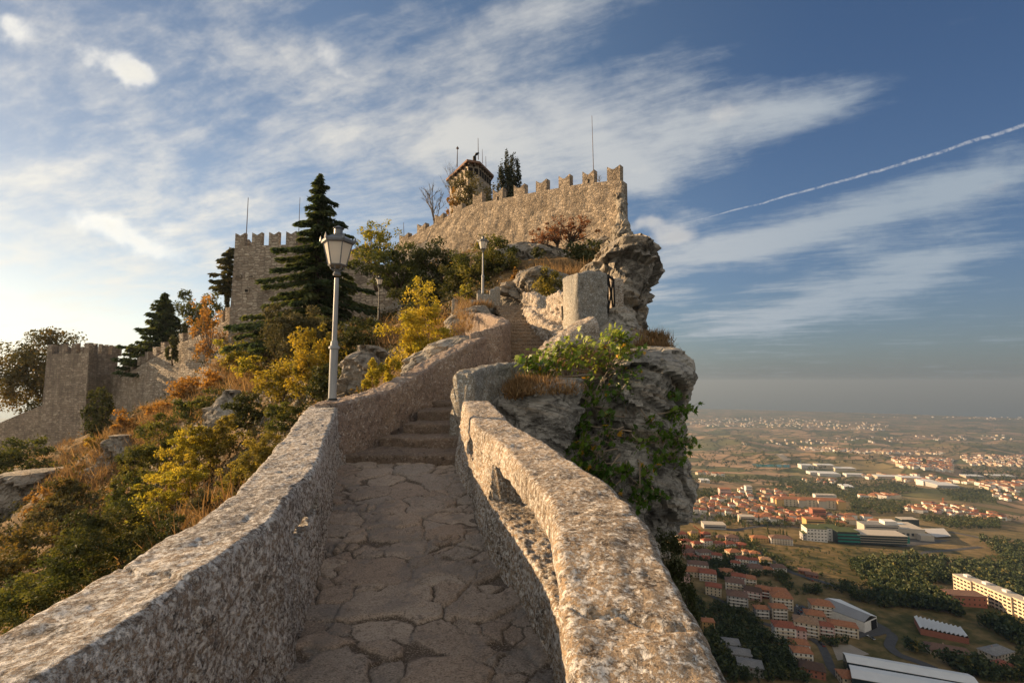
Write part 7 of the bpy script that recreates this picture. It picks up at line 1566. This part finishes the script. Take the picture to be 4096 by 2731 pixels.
trees_in([V8(230, 300), V8(520, 310), V8(620, 360), V8(480, 440), V8(250, 340)], 26, [5, 0, 9], 'dark shrubby tree among the near houses under the cliff', 'trees among the near houses', .5, .8)
def woods():
    r = np.random.RandomState(82); Vs = []; Fs = []; ts = []; nb = 0
    base = [blob(np.random.RandomState(400 + k), 9, 8.5, 46) for k in range(12)]
    PL = [([V8(1250, 330), V8(1640, 290), V8(2000, 330), V8(2352, 300), V8(2352, 620), V8(1900, 440), V8(1600, 640), V8(1450, 640), V8(1400, 480)], 800, .9, 1.5), ([V8(1500, 560), V8(1900, 520), V8(1960, 680), V8(2352, 760), V8(2352, 860), V8(2020, 830), V8(1640, 660)], 520, .9, 1.5), ([V8(1600, 820), V8(2100, 830), V8(2352, 900), V8(2352, 1071), V8(2120, 1071), V8(1800, 950), V8(1560, 880)], 420, .8, 1.3), ([V8(2080, 180), V8(2352, 200), V8(2352, 330), V8(2200, 290)], 110, .9, 1.4),
          ([V7(1680, 830), V7(2200, 830), V7(2200, 890), V7(1900, 890)], 240, .8, 1.3), ([V7(700, 610), V7(1000, 580), V7(1500, 580), V7(1720, 650), V7(1500, 690), V7(1000, 690)], 620, .9, 1.5), ([V7(1220, 690), V7(1640, 720), V7(1600, 800), V7(1300, 800)], 280, .8, 1.3), ([V7(1900, 500), V7(2352, 500), V7(2352, 600), V7(2050, 610)], 300, 1, 1.8), ([V7(200, 640), V7(460, 650), V7(430, 700), V7(180, 690)], 90, .8, 1.2), ([V7(1800, 640), V7(2100, 640), V7(2200, 740), V7(1900, 720)], 220, .9, 1.4), ([V7(200, 560), V7(900, 560), V7(900, 590), V7(250, 610)], 160, .8, 1.3), ([V7(260, 260), V7(2352, 240), V7(2352, 480), V7(260, 540)], 620, 1.2, 2.6),
          ([V7(160, 640), V7(1300, 640), V7(1300, 900), V7(160, 850)], 900, .5, 1.0), ([V8(560, 480), V8(900, 430), V8(1000, 560), V8(940, 600), V8(600, 640)], 40, .5, .8), ([V8(430, 560), V8(650, 650), V8(760, 800), V8(460, 820), V8(330, 660)], 260, .45, .8), ([V8(420, 800), V8(880, 800), V8(1150, 1071), V8(500, 1071)], 260, .7, 1.1), ([V8(700, 210), V8(960, 220), V8(1500, 230), V8(1480, 330), V8(1100, 420), V8(800, 330)], 110, .3, .6), ([V8(2000, 900), V8(2352, 900), V8(2352, 1071), V8(2120, 1071)], 120, .8, 1.2), ([V8(1080, 820), V8(1420, 830), V8(1560, 900), V8(1400, 890), V8(1200, 860)], 60, .6, 1), ([V8(240, 480), V8(340, 620), V8(420, 800), V8(500, 1071), V8(380, 900)], 140, .6, 1.1)]
    PL.append(([V8(190, 140), V8(600, 150), V8(900, 370), V8(640, 420), V8(240, 430)], 800, .4, .85)); PL.append(([V7(1560, 750), V7(1900, 740), V7(2352, 820), V7(2352, 850), V7(2000, 840), V7(1650, 800)], 130, .5, .9))
    for poly, n, s0, s1 in PL:
        pts = poly_points(poly, n, r); H = vhit(pts[:, 0], pts[:, 1])
        for p in H:
            if np.isnan(p[1]) or (p[1] < 1600 and not free(p, -.5)): continue
            C, t = base[r.randint(12)]; s = r.uniform(s0, s1); a = r.rand() * 6.28; ca, sa = math.cos(a), math.sin(a); q = C * s; q = np.stack([q[:, 0] * ca - q[:, 1] * sa, q[:, 0] * sa + q[:, 1] * ca, q[:, 2]], 1) + p
            if p[1] > 1500: q = q[::2]; t = t[::2]
            V, Fc = leaf_quads(q, 1.9 * s * (1.4 if p[1] > 1500 else 1), r, .3, 1.4); Vs.append(V); Fs.append(Fc + nb); nb += len(V); ts.append(np.clip(t * .6 + r.normal() * .16 + .12, 0, 1))
    o = link_mesh('valley_woods', arr_mesh('valley_woods', np.concatenate(Vs), np.concatenate(Fs), dict(tint=np.concatenate(ts))), L['valley']); o['kind'] = 'stuff'
woods()
# ---- parked cars, cranes
def car(label, p, rz, mat, group, src={}):
    t = thing('parked_car', label, 'car', p, rz, group)
    if 'b' not in src:
        b = MB().prism([(-2.1, -.85, .35), (2.1, -.85, .35), (2.15, -.85, .75), (1.2, -.85, .9), (-2.1, -.85, .95)], (0, 1.7, 0)); src['b'] = b
        g = MB().prism([(-1.8, -.75, .95), (1.1, -.75, .9), (.5, -.7, 1.42), (-1.4, -.7, 1.45)], (0, 1.45, 0)); src['g'] = list_mesh('cabin', g.v, g.f); src['g'].materials.append(M['pane'])
        w = MB().tube([(0, -.1, 0), (0, .1, 0)], .33, 10); src['w'] = list_mesh('wheel', w.v, w.f); src['w'].materials.append(M['iron'])
    src['b'].build('body', mat, t); o = bpy.data.objects.new('cabin', src['g']); COL.objects.link(o); o.parent = t
    for x in (-1.3, 1.3):
        for y in (-.8, .8): o = bpy.data.objects.new('wheel', src['w']); COL.objects.link(o); o.parent = t; o.location = (x, y, .33)
CC = [plain(n, c, .35, .2, .03, 1, 0) for n, c in (('white_car_paint', (.7, .7, .7)), ('silver_car_paint', (.4, .41, .42)), ('dark_car_paint', (.05, .06, .08)), ('red_car_paint', (.35, .04, .03)))]
CQ = [(925, 588), (934, 610), (938, 636), (930, 660), (912, 682), (986, 655), (962, 604), (948, 622), (1000, 640), (905, 668), (1072, 822), (1092, 838), (1385, 785), (1400, 795), (996, 420), (1022, 428), (955, 645), (970, 665)]
Hc = vhit([V8(*q)[0] for q in CQ], [V8(*q)[1] for q in CQ])
for k, p in enumerate(Hc):
    cn = ['white', 'silver', 'dark', 'red'][k % 4]; place = 'in the car park beside the tall cream block' if k < 10 or k > 15 else ('on the lane below the pink house' if k < 12 else ('in the yard of the big corner block' if k < 14 else 'on the meadow road by the barns'))
    car('small %s car %s' % (cn, place), p + (0, 0, .36), R(60 + (k * 37) % 50), CC[k % 4], 'parked cars ' + place)
M['crane'] = plain('orange_crane_paint', (.55, .13, .03), .5, 0, .1, 1, 0)
def crane(label, foot, top, arm0, arm1):
    p = vhit(*foot)[0]; q = at(*top, p[1]); a, b = at(*arm0, p[1]), at(*arm1, p[1]); t = thing('tower_crane', label, 'crane', p)
    m = MB(); H_ = q[2] - p[2]
    for x in (-.8, .8):
        for y in (-.8, .8): m.tube([p + (x, y, -1), q + (x, y, 0)], .16, 4)
    for k in range(8):
        z0, z1 = H_ * k / 8, H_ * (k + 1) / 8; m.tube([p + (-.8, -.8, z0), p + (.8, -.8, z1)], .1, 4); m.tube([p + (.8, .8, z0), p + (-.8, .8, z1)], .1, 4)
    m.build('mast', M['crane'], t, True); m = MB(); m.tube([a, b], .3, 4); m.tube([a + (0, 0, 1.2), b + (0, 0, .4)], .2, 4)
    for k in range(9): f = k / 9; m.tube([a + (b - a) * f, a + (b - a) * (f + .11) + (0, 0, 1.0)], .12, 4)
    m.build('jib', M['crane'], t, True)
crane('orange construction crane between the yellow and the brick red house', V8(312, 150), V8(312, 108), V8(274, 84), V8(318, 112)); crane('slim orange crane mast above the ridge village', V7(1843, 745), V7(1843, 692), V7(1836, 697), V7(1852, 695)); crane('small orange crane at the left end of the upper town', V7(250, 690), V7(250, 645), V7(240, 648), V7(262, 646))
# ---- haze
def haze():
    m = bpy.data.materials.new('valley_haze'); m.use_nodes = True; nt = NT(m.node_tree)
    v = nt.n('ShaderNodeVolumePrincipled', None, Color=(.38, .49, .62, 1), Density=HAZE, Anisotropy=.35); o = nt.n('ShaderNodeOutputMaterial'); nt.t.links.new(v.outputs[0], o.inputs['Volume'])
    b = MB().box((0, 0, -431), (96000, 96000, 970)); ob = b.build('haze', m); ob['kind'] = 'stuff'
HAZE = 1.05e-4
haze()
